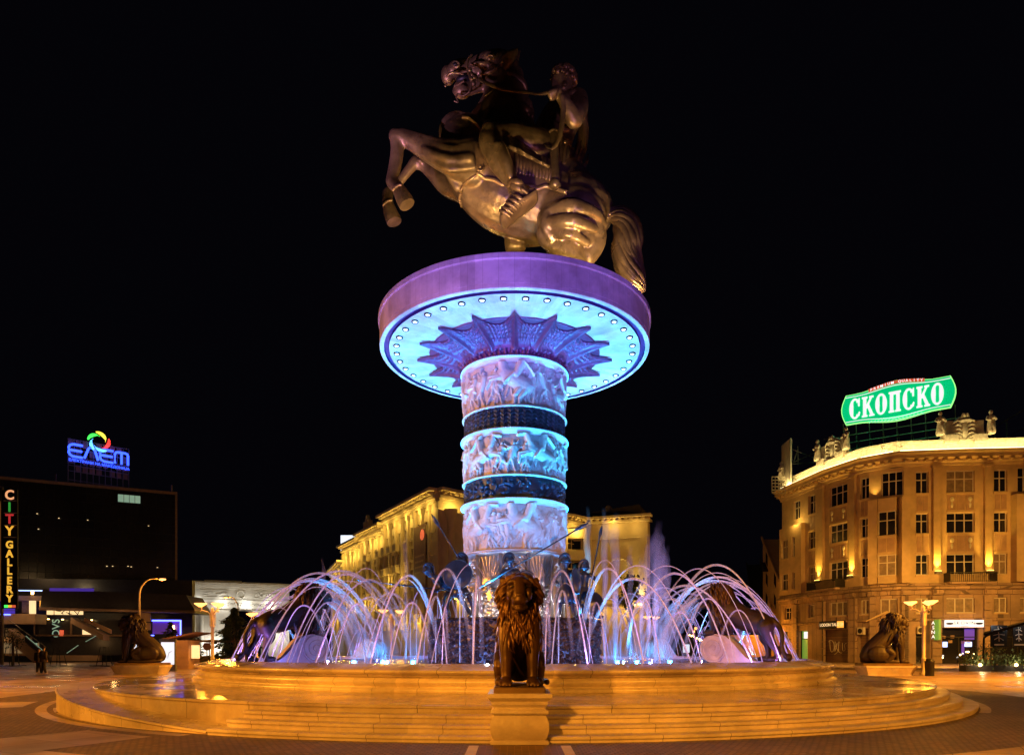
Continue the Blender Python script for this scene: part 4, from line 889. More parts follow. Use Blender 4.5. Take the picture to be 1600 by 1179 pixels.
for px, top, d, r in ((918,790,31,.10), (945,792,31.5,.12), (961,800,31,.15), (985,850,32,.1), (1003,862,30.5,.12), (1013,830,31,.13), (1029,812,31.5,.2), (1024,822,31.2,.16), (1035,835,31.8,.16), (1042,850,31,.12), (897,880,31,.1), (634,822,32,.07), (505,870,31,.06), (518,880,31,.06)):
    n = 24; x = P(px, 0, d).x; zt = P(0, top, d).z
    o = stream('water_plume', [(x+.05*math.sin(i*.9+px)*i/n, d, 1.2+(zt-1.2)*i/n) for i in range(n+1)], [r*(.5+1.3*i/n)*(1 if i < n-2 else .5) for i in range(n+1)], [(.62-.15*math.cos(i*1.7))*(1-(i/n)**1.6) for i in range(n+1)], 'spray_water', 10)
    PL.append((px, o)); tag(o, 'x', 'water plume', 'tall spray plumes')
order(PL, 'tall faint upright plume of spray behind the fountain, %s from the left', 0)
BS = []
for px, top, d, r in ((604, 948, 33, .55), (590, 975, 34, .5), (990, 950, 33, .5), (1010, 965, 34, .5), (650, 985, 33, .35), (560, 985, 33, .4), (960, 975, 33, .45), (1040, 985, 33, .4)):
    n = 16; x = P(px, 0, d).x; zt = P(0, top, d).z; o = stream('spray_cone', [(x, d, 1.15+(zt-1.15)*i/n) for i in range(n+1)], [r*(1.25-1.1*i/n) for i in range(n+1)], [.30*(1-.75*i/n) for i in range(n+1)], 'spray_water', 14)
    BS.append((px, o)); tag(o, 'x', 'water spray', 'low spray cones'); light('spray_lamp', 'POINT', (x, d-.9, 1.4), 60, (.06, .4, 1), size=.1)
order(BS, 'low misty blue cone of spray at the back of the basin, %s from the left', 0)
for side in (-1, 1):
    SP = []                                                     # water pouring from the mouths of the standing lions
    for k in range(9):
        a = math.radians(52*side); r1 = 8.15; px_, py_ = r1*math.sin(a), YC-r1*math.cos(a); sp = (k-4)*.17; n = 16; d = Vector((-math.sin(a), math.cos(a), 0)); e = Vector((d.y, -d.x, 0)); v = random.uniform(.8, 1.1)
        pts = [Vector((px_, py_, 3.4))+d*(v*1.7*t)+e*(sp*t*1.6)+Vector((0,0,.25*t-2.45*t*t)) for t in [i/n for i in range(n+1)]]
        o = stream('water_spout', pts, [.03+.05*i/n for i in range(n+1)], [.55-.35*i/n for i in range(n+1)], 'spray_water')
        SP.append((pts[-1].x/pts[-1].y, o)); tag(o, 'x', 'water spout', 'spouts from the lion mouths')
    order(SP, 'thread of water falling from the mouth of the '+('left' if side < 0 else 'right')+' standing lion, %s from the left', 0)
# ------------------------------------------------------------------ buildings
mat('facade_yellow', (.54, .38, .20), .7, var=.16, scale=.8, bump=.2, bscale=5)
mat('facade_panel', (.40, .25, .15), .7, var=.2, scale=1.5, bump=.2, bscale=6)
grid_mat('rusticated', (.42, .28, .18), (.14, .09, .06), 1.6, .8, .7, bump=.5, msize=.03)
mat('frame_white', (.62, .55, .45), .5, var=.1)
mat('glass_dark', (.015, .014, .02), .12, var=.4, scale=.4, spec=.8)
mat('curtain', (.22, .15, .09), .5, var=.4, scale=2, spec=.6)
mat('iron', (.03, .025, .02), .5, metal=.5)
mat('roof_dark', (.04, .035, .03), .8)
mat('stone_ornament', (.58, .53, .40), .6, var=.3, scale=3, bump=.3, bscale=9)
def strip_mat(name, col, es): return mat(name, col, .5, var=0, emit=col, es=es)
strip_mat('strip_white', (1, .82, .42), 3); strip_mat('strip_yellow', (1, .62, .12), 9); strip_mat('strip_blue', (.08, .12, 1), 7); strip_mat('lit_white', (.80, .88, 1), 1.0)
strip_mat('lit_orange', (1, .42, .06), 1.2); strip_mat('lit_warm', (1, .72, .35), 1.0); strip_mat('bulb', (1, .62, .2), 14); strip_mat('lamp_glow', (1, .42, .11), 2.8)
strip_mat('lit_purple', (.10, .05, .6), .4); strip_mat('lit_green', (.16, .36, .05), .6); strip_mat('screen_blue', (.35, .5, 1), 2.2)
QL = [P(1207, 0, 101), P(1299, 0, 86.5), P(1350, 0, 81.6), P(1400, 0, 79.2), P(1500, 0, 78.3), P(1700, 0, 77.2)]
def FP(px):
    for a, b in zip(QL, QL[1:]):
        pa, pb = CX+a.x/a.y*F, CX+b.x/b.y*F
        if px <= pb or b is QL[-1]:
            k = (px-CX)/F; t = (a.x-k*a.y)/(k*(b.y-a.y)-(b.x-a.x)); return Vector((a.x+(b.x-a.x)*t, a.y+(b.y-a.y)*t, 0))
def fr(pa, pb):                                                      # frame on the facade between two photo columns: x along, y inwards, z up
    a, b = FP(pa), FP(pb); d = (b-a); L = d.length; d.normalize(); M = Matrix((d, Vector((-d.y, d.x, 0)), Vector((0,0,1)))).transposed().to_4x4(); M.translation = a
    return M, L
yb = thing('corner_building', 'big yellow lit corner building with rounded facade and statues on its parapet', 'building', FP(1450))
O6 = -FP(1450)
def W6(M): return Matrix.Translation(O6) @ M
wall, panel, base_, trim, frames_, orn = MB(), MB(), MB(), MB(), MB(), MB()
ROWS = [(19.5, 22.0), (14.9, 17.2), (10.15, 12.5)]; MZ = (5.8, 7.5)
def window(M, x0, x1, z0, z1, n, y=.28, par=None, bars=True, glass='glass_dark', tz=.62):
    par = par or yb; b = MB(W6(M) if par is yb else M); w_ = .09
    b.box(x0, x0+w_, y-.06, y+.06, z0, z1); b.box(x1-w_, x1, y-.06, y+.06, z0, z1); b.box(x0+w_, x1-w_, y-.06, y+.06, z0, z0+w_); b.box(x0+w_, x1-w_, y-.06, y+.06, z1-w_, z1)
    zt = z0+(z1-z0)*tz; b.box(x0+w_, x1-w_, y-.05, y+.05, zt-.05, zt+.05)
    for i in range(1, n): x = x0+(x1-x0)*i/n; b.box(x-.06, x+.06, y-.055, y+.055, z0+w_, zt-.05); (i % 2 or n > 2) and b.box(x-.05, x+.05, y-.05, y+.05, zt+.05, z1-w_)
    o = b.build('window', 'frame_white', par); g_ = MB(W6(M) if par is yb else M); g_.box(x0+w_, x1-w_, y+.0, y+.03, z0+w_, z1-w_); p = g_.build('pane', glass, o)
    return o
def column_strip(pa, pb, openings, out=0, mb=None, thick=.7, zb=9.2, zt=22.6):
    M, L = fr(pa, pb); mb = mb or wall; mb.M = W6(M); z = zb; thick = .7+max(0, out)*1.0
    for (z0, z1) in sorted(openings):
        mb.box(0, L, -out, thick-out, z, z0); z = z1
    mb.box(0, L, -out, thick-out, z, zt); mb.M = None; return M, L
def bay(p0, w0, w1, p1, n, rows=ROWS, out=0, pan=True, mez=True, zt=22.6):     # piers left and right of a window column
    for a, b in ((p0, w0), (w1, p1)):
        if b-a > .3: column_strip(a, b, [], out, zt=zt)
    M, L = column_strip(w0, w1, rows, out, zt=zt)
    for i, (z0, z1) in enumerate(rows):
        window(M, 0.02, L-.02, z0, z1, n, .28-out, glass=random.choice(('glass_dark', 'glass_dark', 'glass_dark', 'glass_dark', 'curtain')))
        sl = MB(W6(M)); sl.box(-.06, L+.06, -out-.12, -out-.002, z0-.2, z0); sl.build('sill', 'facade_yellow', yb)
        if pan and i+1 < len(rows):
            zb = rows[i+1][1]; sl = MB(W6(M)); sl.box(-.06, L+.06, -out-.1, -out-.002, zb+.02, zb+.16); sl.build('lintel', 'facade_yellow', yb)
            k = max(2, n); s_ = (L-.1)/k
            for j in range(k): panel = MB(W6(M)); panel.box(.05+j*s_+.06, .05+(j+1)*s_-.06, -out-.05, -out-.002, zb+.3, z0-.34); panel.build('spandrel_panel', 'facade_panel', yb)
            if n == 3:
                orn.M = W6(M)
                for j in (0, 2): x = .05+(j+.5)*s_; zc = (zb+z0)/2; orn.ell((x, -out-.1, zc+.35), (.24,.1,.3), nu=8, nv=6); orn.ell((x, -out-.1, zc-.3), (.14,.08,.34), nu=8, nv=6)
    if mez:
        Mz, Lz = fr(w0, w1); window(Mz, .02, Lz-.02, MZ[0], MZ[1], n, .28, glass='curtain', tz=.97)
random.seed(17)
bay(1224, 1227, 1237, 1242, 2, rows=[(14.3, 17.0), (9.9, 12.2)], out=.6, zt=18.6, pan=False, mez=False); bay(1242, 1243.5, 1248, 1250, 1, rows=[(14.3, 17.0), (9.9, 12.2)], out=.6, zt=18.6, pan=False, mez=False); column_strip(1250, 1258, [], .6, zt=18.6)
column_strip(1222, 1240, [], 0, zb=18.6); M, L = column_strip(1240, 1250, [(19.5, 22)], 0, zb=18.6); window(M, 0, L, 19.5, 22, 2); column_strip(1250, 1258, [], 0, zb=18.6)
bay(1258, 1263, 1275, 1276.5, 2); bay(1290, 1296, 1324, 1328.5, 3); bay(1340, 1344, 1358, 1360.5, 2)
bay(1360.5, 1375, 1403, 1416, 2, rows=[(14.7, 17.5), (10.1, 12.5)], out=1.1, zt=19.0, pan=True); column_strip(1360.5, 1377, [], 0, zb=19.0); M, L = column_strip(1377, 1412, [(19.4, 22.2)], 0, zb=19.0); window(M, .05, L-.05, 19.4, 22.2, 3); column_strip(1412, 1416, [], 0, zb=19.0)
bay(1416, 1431, 1451, 1454.5, 2); bay(1470, 1479, 1523, 1534.5, 3); bay(1550, 1553, 1574, 1579, 2); bay(1579, 1594, 1612, 1640, 2, out=1.1, zt=19.0, rows=[(14.7, 17.5), (10.1, 12.5)])
column_strip(1579, 1590, [], 0, zb=19.0); M, L = column_strip(1590, 1612, [(19.4, 22.2)], 0, zb=19.0); window(M, 0, L, 19.4, 22.2, 2); column_strip(1612, 1640, [], 0, zb=19.0)
for a, b in ((1276.5, 1290), (1328.5, 1340), (1454.5, 1470), (1534.5, 1550)):      # giant pilasters with a lamp at the foot of each
    M, L = column_strip(a, b, [], 0); t = MB(W6(M)); t.box(.15, L-.15, -.34, -.002, 10.6, 22.3); t.box(.0, L, -.44, -.002, 22.3, 22.6); p = t.build('pilaster', 'facade_yellow', yb)
    t = MB(W6(M)); t.bev(L/2-.35, L/2+.35, -.85, -.36, 10.2, 10.5, .04); lp = t.build('wall_lamp', 'grey_metal', yb); t = MB(W6(M)); t.box(L/2-.28, L/2+.28, -.80, -.42, 10.505, 10.53); t.build('lens', 'strip_yellow', lp)
    c = M @ Vector((L/2, -.66, 10.7)); light('pilaster_lamp', 'SPOT', c, 2300, (1, .55, .07), M @ Vector((L/2, -.36, 17)), size=.12, angle=75, blend=1)
M, L = fr(1360.5, 1376); c = M @ Vector((L*.45, -.5, 19.3)); light('pilaster_lamp', 'SPOT', c, 260, (1, .58, .10), M @ Vector((L*.45, 0, 22.5)), size=.1, angle=80, blend=1)
c = fr(1250, 1258)[0] @ Vector((0, -1.2, 18.9)); light('pilaster_lamp', 'POINT', c, 160, (1, .6, .12), size=.1)
# cornices follow the whole curve
def along(prof, pxs, mb, fl=None):                                     # sweep a (out, z) profile along the facade
    A = np.zeros((len(pxs), len(prof), 3)); pts = [FP(p) for p in pxs]
    for i, p in enumerate(pts):
        d = (pts[min(i+1, len(pts)-1)]-pts[max(i-1, 0)]).normalized(); n = Vector((d.y, -d.x, 0))
        for j, (o_, z) in enumerate(prof): q = p+n*o_+O6; A[i, j] = (q.x, q.y, z)
    mb.M = None; mb.grid(A)
PX = [1221, 1232, 1245, 1265, 1285, 1299, 1312, 1325, 1338, 1350, 1362, 1375, 1388, 1400, 1420, 1450, 1480, 1500, 1550, 1600, 1640]
along([(0, 22.6), (.15, 22.62), (.2, 22.9), (.35, 23.0), (.4, 23.25), (1.0, 23.35), (1.05, 23.7), (1.35, 23.9), (1.4, 24.05), (.55, 24.12), (.5, 24.12)], PX, trim)
along([(.5, 24.12), (.5, 24.3), (.35, 24.35), (.3, 25.2), (.38, 25.25), (.38, 25.45), (-.2, 25.5), (-.3, 24.1)], PX, orn)
along([(0, 9.2), (.25, 9.15), (.3, 8.9), (.75, 8.75), (.8, 8.5), (.35, 8.35), (.3, 7.9), (0, 7.85)], PX, base_)
along([(0, 5.2), (.2, 5.15), (.22, 4.95), (.05, 4.85), (0, 4.85)], PX, base_)
for a, b in zip(PX, PX[1:]):                                           # dentils under the eaves
    M, L = fr(a, b); trim.M = W6(M); k = max(1, int(L/.9))
    for i in range(k): x = (i+.5)/k*L; trim.box(x-.18, x+.18, -.95, -.42, 23.02, 23.26)
# mezzanine wall, rusticated ground floor with openings
GF = [(1221,1226,0),(1226,1238,1,'curtain'),(1238,1249,0),(1249,1262,1,'lit_green'),(1262,1283,0),(1283,1326,1,'shutter'),(1326,1341,0),(1341,1358,1,'shutter'),(1358,1381,0),(1381,1400,1,'curtain'),(1400,1431,0),(1431,1443,1,'glass_dark'),(1443,1471,0),(1471,1529,1,'shop'),(1529,1545,0),(1545,1640,1,'glass_dark')]
m = grid_mat('shutter', (.24, .13, .07), (.07, .04, .02), 30, .16, .6, off=0, bump=.4, msize=.02); mpx = m.node_tree.nodes
for n_ in m.node_tree.nodes:
    if n_.type == 'MAPPING': n_.inputs['Rotation'].default_value = (PI/2, 0, 0)
for e in GF:
    a, b = e[0], e[1]; M, L = fr(a, b); base_.M = W6(M)
    if not e[2]: base_.box(0, L, 0, .7, 0, 4.85); continue
    base_.box(0, L, .0, .7, 4.1, 4.85); q = MB(W6(M)); q.box(0, L, .35, .4, 0.02, 4.1)
    o = q.build('roller_shutter' if e[3] == 'shutter' else 'shop_window', {'shop': 'glass_dark'}.get(e[3], e[3]), yb)
    f = MB(W6(M)); f.box(0, .12, .22, .34, 0, 4.1); f.box(L-.12, L, .22, .34, 0, 4.1); f.box(.12, L-.12, .22, .34, 3.0, 3.1); 
    if L > 3 and e[3] != 'shutter': f.box(L/2-.05, L/2+.05, .22, .34, 0, 3.0)
    if e[3] != 'shutter': f.build('shop_frame', 'iron', o)
MZW = [(1221,1226),(1236,1263),(1275,1296),(1324,1344),(1358,1375),(1403,1431),(1451,1479),(1523,1553),(1574,1594),(1612,1640)]
for a, b in MZW: M, L = fr(a, b); base_.M = W6(M); base_.box(0, L, 0, .7, 4.85, 9.2)
for a, b in ((1226,1236),(1263,1275),(1296,1324),(1344,1358),(1375,1403),(1431,1451),(1479,1523),(1553,1574),(1594,1612)):
    M, L = fr(a, b); base_.M = W6(M); base_.box(0, L, 0, .7, 4.85, MZ[0]); base_.box(0, L, 0, .7, MZ[1], 9.2); sl = MB(W6(M)); sl.box(-.05, L+.05, -.12, -.003, MZ[0]-.16, MZ[0]); sl.build('sill', 'facade_yellow', yb)
M, L = fr(1226, 1236); window(M, 0, L, MZ[0], MZ[1], 2)
for a, b in ((1240,1248),(1276,1290),(1328,1340),(1359,1370),(1407,1419),(1455,1470),(1536,1548)):   # rusticated piers with brackets
    M, L = fr(a, b); base_.M = W6(M)
    for k in range(9): base_.box(0, L, -.32, -.002, .05+k*.86, .05+k*.86+.80)
    base_.box(-.1, L+.1, -.6, -.002, 7.85, 8.4); base_.box(0, L, -.75, -.002, 8.0, 8.36)
wall.M = trim.M = base_.M = orn.M = None
M, L = fr(1360.5, 1414); sl = MB(W6(M)); sl.prism([(-.4, 5.0), (L/2, 6.1), (L+.4, 5.0), (L+.4, 4.86), (L/2, 5.8), (-.4, 4.86)], -.75, -.33); sl.build('pediment', 'facade_yellow', yb)
wall.build('wall', 'facade_yellow', yb); base_.build('ground_floor_wall', 'rusticated', yb); trim.build('cornice', 'facade_yellow', yb)
# hidden light strip behind the cornice edge that floods the parapet
for a, b in zip(PX[1:], PX[2:]):
    M, L = fr(a, b); c = M @ Vector((L/2, -1.15, 24.16)); t = MB(W6(M)); t.box(0, L, -1.2, -1.08, 24.13, 24.2); t.build('light_strip', 'strip_white', yb)
    light('parapet_strip_light', 'AREA', M @ Vector((L/2, -1.1, 24.3)), 32*L, (1, .72, .26), M @ Vector((L/2, -.2, 26.5)), size=L, rad=.15)
# balustrade panels, raised gables, ornaments
for a, b in ((1376, 1412), (1226, 1242)):
    M, L = fr(a, b); orn.M = W6(M)
    for i in range(11): orn.lathe([(.09, 24.5), (.16, 24.7), (.07, 24.95), (.12, 25.15)], 8, c=(L*(i+.5)/11, -.42))
for a, b in ((1273, 1337), (1458, 1552)):
    M, L = fr(a, b); orn.M = W6(M); up = 1.9
    poly = [(0, 25.3), (L*.08, 25.45), (L*.16, 26.1), (L*.2, 25.3+up), (L*.32, 25.3+up), (L*.34, 27.6), (L*.42, 28.0), (L*.5, 28.1), (L*.58, 28.0), (L*.66, 27.6), (L*.68, 25.3+up), (L*.8, 25.3+up), (L*.84, 26.1), (L*.92, 25.45), (L, 25.3)]
    orn.prism(poly, -.25, .25)
    for x in (.385, .615):
        for k in range(5): orn.limb([(L*x-.45, -.32, 25.5+k*.45), (L*x, -.45, 25.75+k*.45), (L*x+.45, -.32, 25.5+k*.45)], [.07, .12, .07], 6)
    orn.ell((L*.5, -.3, 26.5), (L*.055, .25, 1.0)); orn.lathe([(.6, 27.2), (.75, 27.5), (.5, 27.8)], 12, c=(L*.5, -.3)); orn.limb([(L*.43, -.4, 27.7), (L*.47, -.45, 28.3), (L*.5, -.45, 28.0), (L*.53, -.45, 28.3), (L*.57, -.4, 27.7)], [.12]*5, 7)
    for x in (.26, .74): orn.box(L*x-.7, L*x+.7, -.75, -.26, 25.0, 25.9); orn.box(L*x-.55, L*x+.55, -.2, .3, 25.9, 27.6)
orn.M = None; orn.build('parapet', 'stone_ornament', yb)
# draped figures standing on the parapet
random.seed(4); fg = MB()
fg.lathe([(.001, 0), (.42, 0), (.48, .3), (.36, 1.1), (.30, 1.5), (.36, 1.9), (.20, 2.1), (.11, 2.2), (.001, 2.4)], 14); fg.ell((0, 0, 2.45), (.22,.24,.28)); fg.limb([(-.34,0,1.95), (-.52,-.2,1.55), (-.2,-.42,1.5)], [.13,.12,.09], 8); fg.limb([(.34,0,1.95), (.5,-.2,1.6), (.15,-.42,1.75)], [.13,.12,.09], 8); fg.limb([(.3,-.1,1.4), (.1,-.4,.8), (.25,-.4,.1)], [.12,.14,.1], 8)
fig = organic('figure', fg, .05, 2)
names = {1226: 'at the far left edge of the parapet', 1283: 'left of the smaller crest', 1327: 'right of the smaller crest', 1466: 'left of the larger crest', 1544: 'right of the larger crest'}
for px, z in ((1226, 25.5), (1283, 25.9), (1327, 25.9), (1478, 25.9), (1531, 25.9)):
    px2 = {1478: 1466, 1531: 1544}.get(px, px); M, L = fr(px2-3, px2+3); c = M @ Vector((L/2, -.5, z))
    tag(obj('parapet_figure', fig, 'stone_ornament', None, c, math.atan2(M[1][0], M[0][0])), 'draped stone figure %s of the yellow corner building' % names[px2], 'statue', 'stone figures on the parapet')
# balconies
for a, b, lab in ((1275, 1321, 'left'), (1474, 1547, 'right')):
    M, L = fr(a, b); t = MB(W6(M)); t.box(0, L, -1.5, -.81, 9.0, 9.2); bl = t.build('balcony', 'rusticated', yb); t = MB(W6(M)); t.box(0, L, -1.46, -1.40, 10.2, 10.28); t.box(0, L, -1.46, -1.40, 9.25, 9.31)
    for i in range(int(L/.22)): x = .1+i*.22; t.box(x-.02, x+.02, -1.45, -1.41, 9.2, 10.2)
    for s_ in (0, L-.04): t.box(s_, s_+.05, -1.4, -.05, 9.25, 10.28)
    t.build('railing', 'iron', bl)
# roof slab closing the top, roof behind
top = [FP(p)+O6 for p in PX]; t = MB(); bk = [Vector((p.x*1.0+6, p.y+14, 0)) for p in top]
A = np.zeros((len(PX), 2, 3))
for i, p in enumerate(top): A[i, 0] = (p.x, p.y, 24.2); A[i, 1] = (p.x+5, p.y+16, 27.5)
t.grid(A); t.build('roof', 'roof_dark', yb)
# shop signs on the ground floor
def sign_box(par, pa, pb, z0, z1, m, out=.5, th=.15):
    M, L = fr(pa, pb); t = MB(W6(M)); t.box(0, L, -out-th, -out, z0, z1); return M, L, t.build('shop_sign', m, par)
def sgn_frame(M, x, y, z): return W6(M) @ Matrix(((1,0,0,x),(0,0,-1,y),(0,1,0,z),(0,0,0,1)))
M, L, sg = sign_box(yb, 1472, 1532, 4.15, 4.95, 'lit_white'); put_text('lettering', 'SKOVIN', .55, sgn_frame(M, L/2, -.67, 4.6), 'black_metal', sg, .01, .0, 1.25); put_text('lettering', 'SOMMELIER', .16, sgn_frame(M, L/2, -.67, 4.24), 'black_metal', sg, .01)
for x in (.12, .88):
    t = MB(); t.M = sgn_frame(M, L*x, -.67, 4.55); t.ell((0, 0, 0), (.42, .13, .01), nu=14, nv=6); t.build('emblem', 'black_metal', sg)
t = MB(W6(M)); t.box(-.05, L+.05, -.70, -.49, 4.08, 4.148); t.build('trim', 'facade_panel', sg)
M, L, sg = sign_box(yb, 1285, 1325, 4.2, 5.2, 'iron', .35); put_text('lettering', 'LODON TALO 24', .55, sgn_frame(M, L*.5, -.52, 4.7), 'lit_warm', sg, .01); t = MB(W6(M)); t.box(L*.72, L*.97, -.52, -.505, 4.3, 5.1); t.build('lit_panel', 'lit_orange', sg)
M, L = fr(1455, 1461); t = MB(W6(M)); t.box(L*.3, L*.3+.25, -1.5, -.4, 2.7, 5.0); sg = t.build('blade_sign', 'lit_green', yb)
for k, ch in enumerate('ASNA'): put_text('letter', ch, .55, sgn_frame(M, L*.3-.35, -1.0, 4.6-k*.52), 'lit_white', sg, .01)
# shop interior glow seen through the window: screens, shelves, counter lamps
M, L = fr(1471, 1529)
for x0, x1, z0, z1, m_ in ((.07,.2,1.9,2.5,'screen_blue'),(.66,.86,1.95,2.5,'screen_blue'),(.66,.93,2.75,4.0,'lit_purple'),(.58,.66,1.0,2.6,'lit_purple')):
    t = MB(W6(M)); t.box(L*x0, L*x1, .3, .33, z0, z1); t.build('lit_display', m_, yb)
random.seed(5)
for k in range(9): t = MB(W6(M)); t.ell((L*random.uniform(.05, .95), .28, random.uniform(.5, 1.4)), .09); t.build('counter_lamp', 'bulb' if k % 3 else 'lit_white', yb)
for k in range(6): t = MB(W6(M)); x = L*random.uniform(.05, .9); z = random.uniform(2.2, 3.0); t.box(x, x+.4, .3, .33, z, z+.3); t.build('poster', 'facade_panel', yb)
M, L = fr(1381, 1400); t = MB(W6(M)); t.box(L*.55, L*.95, .3, .33, 2.2, 3.9); t.build('lit_doorway', 'strip_yellow', yb)
M, L = fr(1249, 1262); t = MB(W6(M)); t.box(L*.3, L*.9, .3, .33, 3.1, 4.0); t.build('lit_doorway', 'lit_white', yb)
M, L = fr(1283, 1326)                                                    # graffiti on the shutter
t = MB(); gm = sgn_frame(M, L*.5, .33, 1.9)
for s_ in ([(-1.3,.9),(-1.2,-.2),(-.9,-.6),(-.5,-.2),(-.6,.6),(-1.1,.9),(-1.5,.7)], [(-.3,.7),(-.35,-.5),(.1,.5),(-.2,.1),(.2,-.5),(-.4,-.9)], [(.4,.7),(.3,.0),(.4,-.6),(.9,-.7)], [(1.0,.5),(1.1,-.4),(1.5,-.3),(1.4,.3),(1.7,.5)]):
    t.M = gm; t.limb([(a, b, 0) for a, b in s_], [.045]*len(s_), 5, 1, 4, ref=(0,0,1))
t.M = None; t.build('graffiti', 'frame_white', yb)
for px, z in ((1348, 3.4), (1438, 3.4)):                                   # air conditioners over the doors
    M, L = fr(px-6, px+6); t = MB(W6(M)); t.bev(0, L*.9, -.35, -.003, z, z+.85, .03); ac = t.build('air_conditioner', 'frame_white', yb); t = MB(); t.M = sgn_frame(M, L*.4, -.36, z+.42); t.lathe([(.3, .0), (.3, .02), (.001, .03)], 20); t.build('fan_grille', 'iron', ac)
# ---- rooftop beer sign
MS = {}
def sign_frame(pa, ya, da, pb, yb_, db):
    a, b = P(pa, ya, da), P(pb, yb_, db); x = (b-a); L = x.length; x.normalize(); z = Vector((0,0,1)); n = x.cross(z).normalized(); y = n.cross(x)
    M = Matrix((x, -n*-1, y)).transposed().to_4x4(); return a, b, L
strip_mat('sign_green', (.0, .48, .16), 1.15); strip_mat('sign_white', (.95, .93, .95), 1.0); strip_mat('sign_edge', (.35, 1, .25), 1.3); strip_mat('sign_red', (.75, .12, .05), .8); strip_mat('sign_pale', (.35, .85, .5), .8)
a = P(1316, 642, 92); b = P(1492, 610, 84); ux = Vector((b.x-a.x, b.y-a.y, 0)); LS = ux.length; ux.normalize(); nn = Vector((ux.y, -ux.x, 0))
tilt = (b.z-a.z)/LS; cs = (a+b)/2
MSg = Matrix((ux+Vector((0,0,tilt)), Vector((0,0,1)), nn)).transposed().to_4x4(); MSg.translation = cs              # x along, y up, z towards the plaza
H2 = 1.0; hl = LS/2
def outline(s=1.0, k=1.0):
    o = []; 
    for i in range(13): t = i/12; o.append((-hl*.93*s+2*hl*.93*s*t, k*(1.95+.75*math.sin(PI*min(1, max(0, (t-.12)/.76)))**2)))
    for i in range(1, 7): t = i/7; o.append((hl*(.93+.09*math.sin(PI*t))*s, k*(1.95-3.9*t)))
    for i in range(13): t = i/12; o.append((hl*.93*s-2*hl*.93*s*t, -k*(1.95+.55*math.sin(PI*min(1, max(0, (t-.12)/.76)))**2)))
    for i in range(1, 7): t = i/7; o.append((-hl*(.93+.09*math.sin(PI*t))*s, k*(-1.95+3.9*t)))
    return o
def flatM(poly, z0, z1, M): 
    b_ = MB(M); n = len(poly); b_.add([(x, y, z0) for x, y in poly]+[(x, y, z1) for x, y in poly], [tuple(range(n-1, -1, -1)), tuple(range(n, 2*n))]+[(i, (i+1) % n, (i+1) % n+n, i+n) for i in range(n)]); return b_
bs_ = thing('rooftop_sign', 'glowing green СКОПСКО sign on a steel frame above the yellow building', 'sign', cs); Mo = Matrix.Translation(-cs) @ MSg
flatM(outline(), -.35, 0, Mo).build('edge_tube', 'sign_edge', bs_); flatM(outline(.985, .965), .0, .02, Mo).build('face', 'sign_green', bs_)
def ribbon(f, x0, x1, w_, z, m_, nm, n=40):
    t = MB(Mo); A = np.zeros((n+1, 2, 3))
    for i in range(n+1): x = x0+(x1-x0)*i/n; y = f(x); A[i] = [(x, y-w_/2, z), (x, y+w_/2, z)]
    t.grid(A); t.build(nm, m_, bs_)
bump_ = lambda x, q: q*math.sin(PI*min(1, max(0, ((x/hl/.93+1)/2-.12)/.76)))**2
ribbon(lambda x: 1.62+bump_(x, .45), -hl*.93, hl*.93, .09, .03, 'sign_white', 'stripe'); ribbon(lambda x: -1.62-bump_(x, .4), -hl*.93, hl*.93, .09, .03, 'sign_white', 'stripe')
ribbon(lambda x: 1.9+bump_(x, .56), -hl*.5, hl*.5, .42, .035, 'sign_red', 'red_band')
for i, ch in enumerate('PREMIUM QUALITY'):
    x = (i-7)*hl*.064
    if ch != ' ': put_text('letter', ch, .46, Mo @ Matrix.Translation((x, 1.9+bump_(x, .56), .05)), 'sign_white', bs_, .005, .01)
for k in range(15):
    t = MB(Mo); x = (k-7)*.42; t.M = Mo @ Matrix.Translation((x, -2.0-bump_(x, .3), .04)) @ Matrix.Rotation(.5 if k < 7 else -.5, 4, 'Z'); t.ell((0,0,0), (.26,.1,.02), nu=8, nv=5); t.build('barley_leaf', 'sign_pale', bs_)
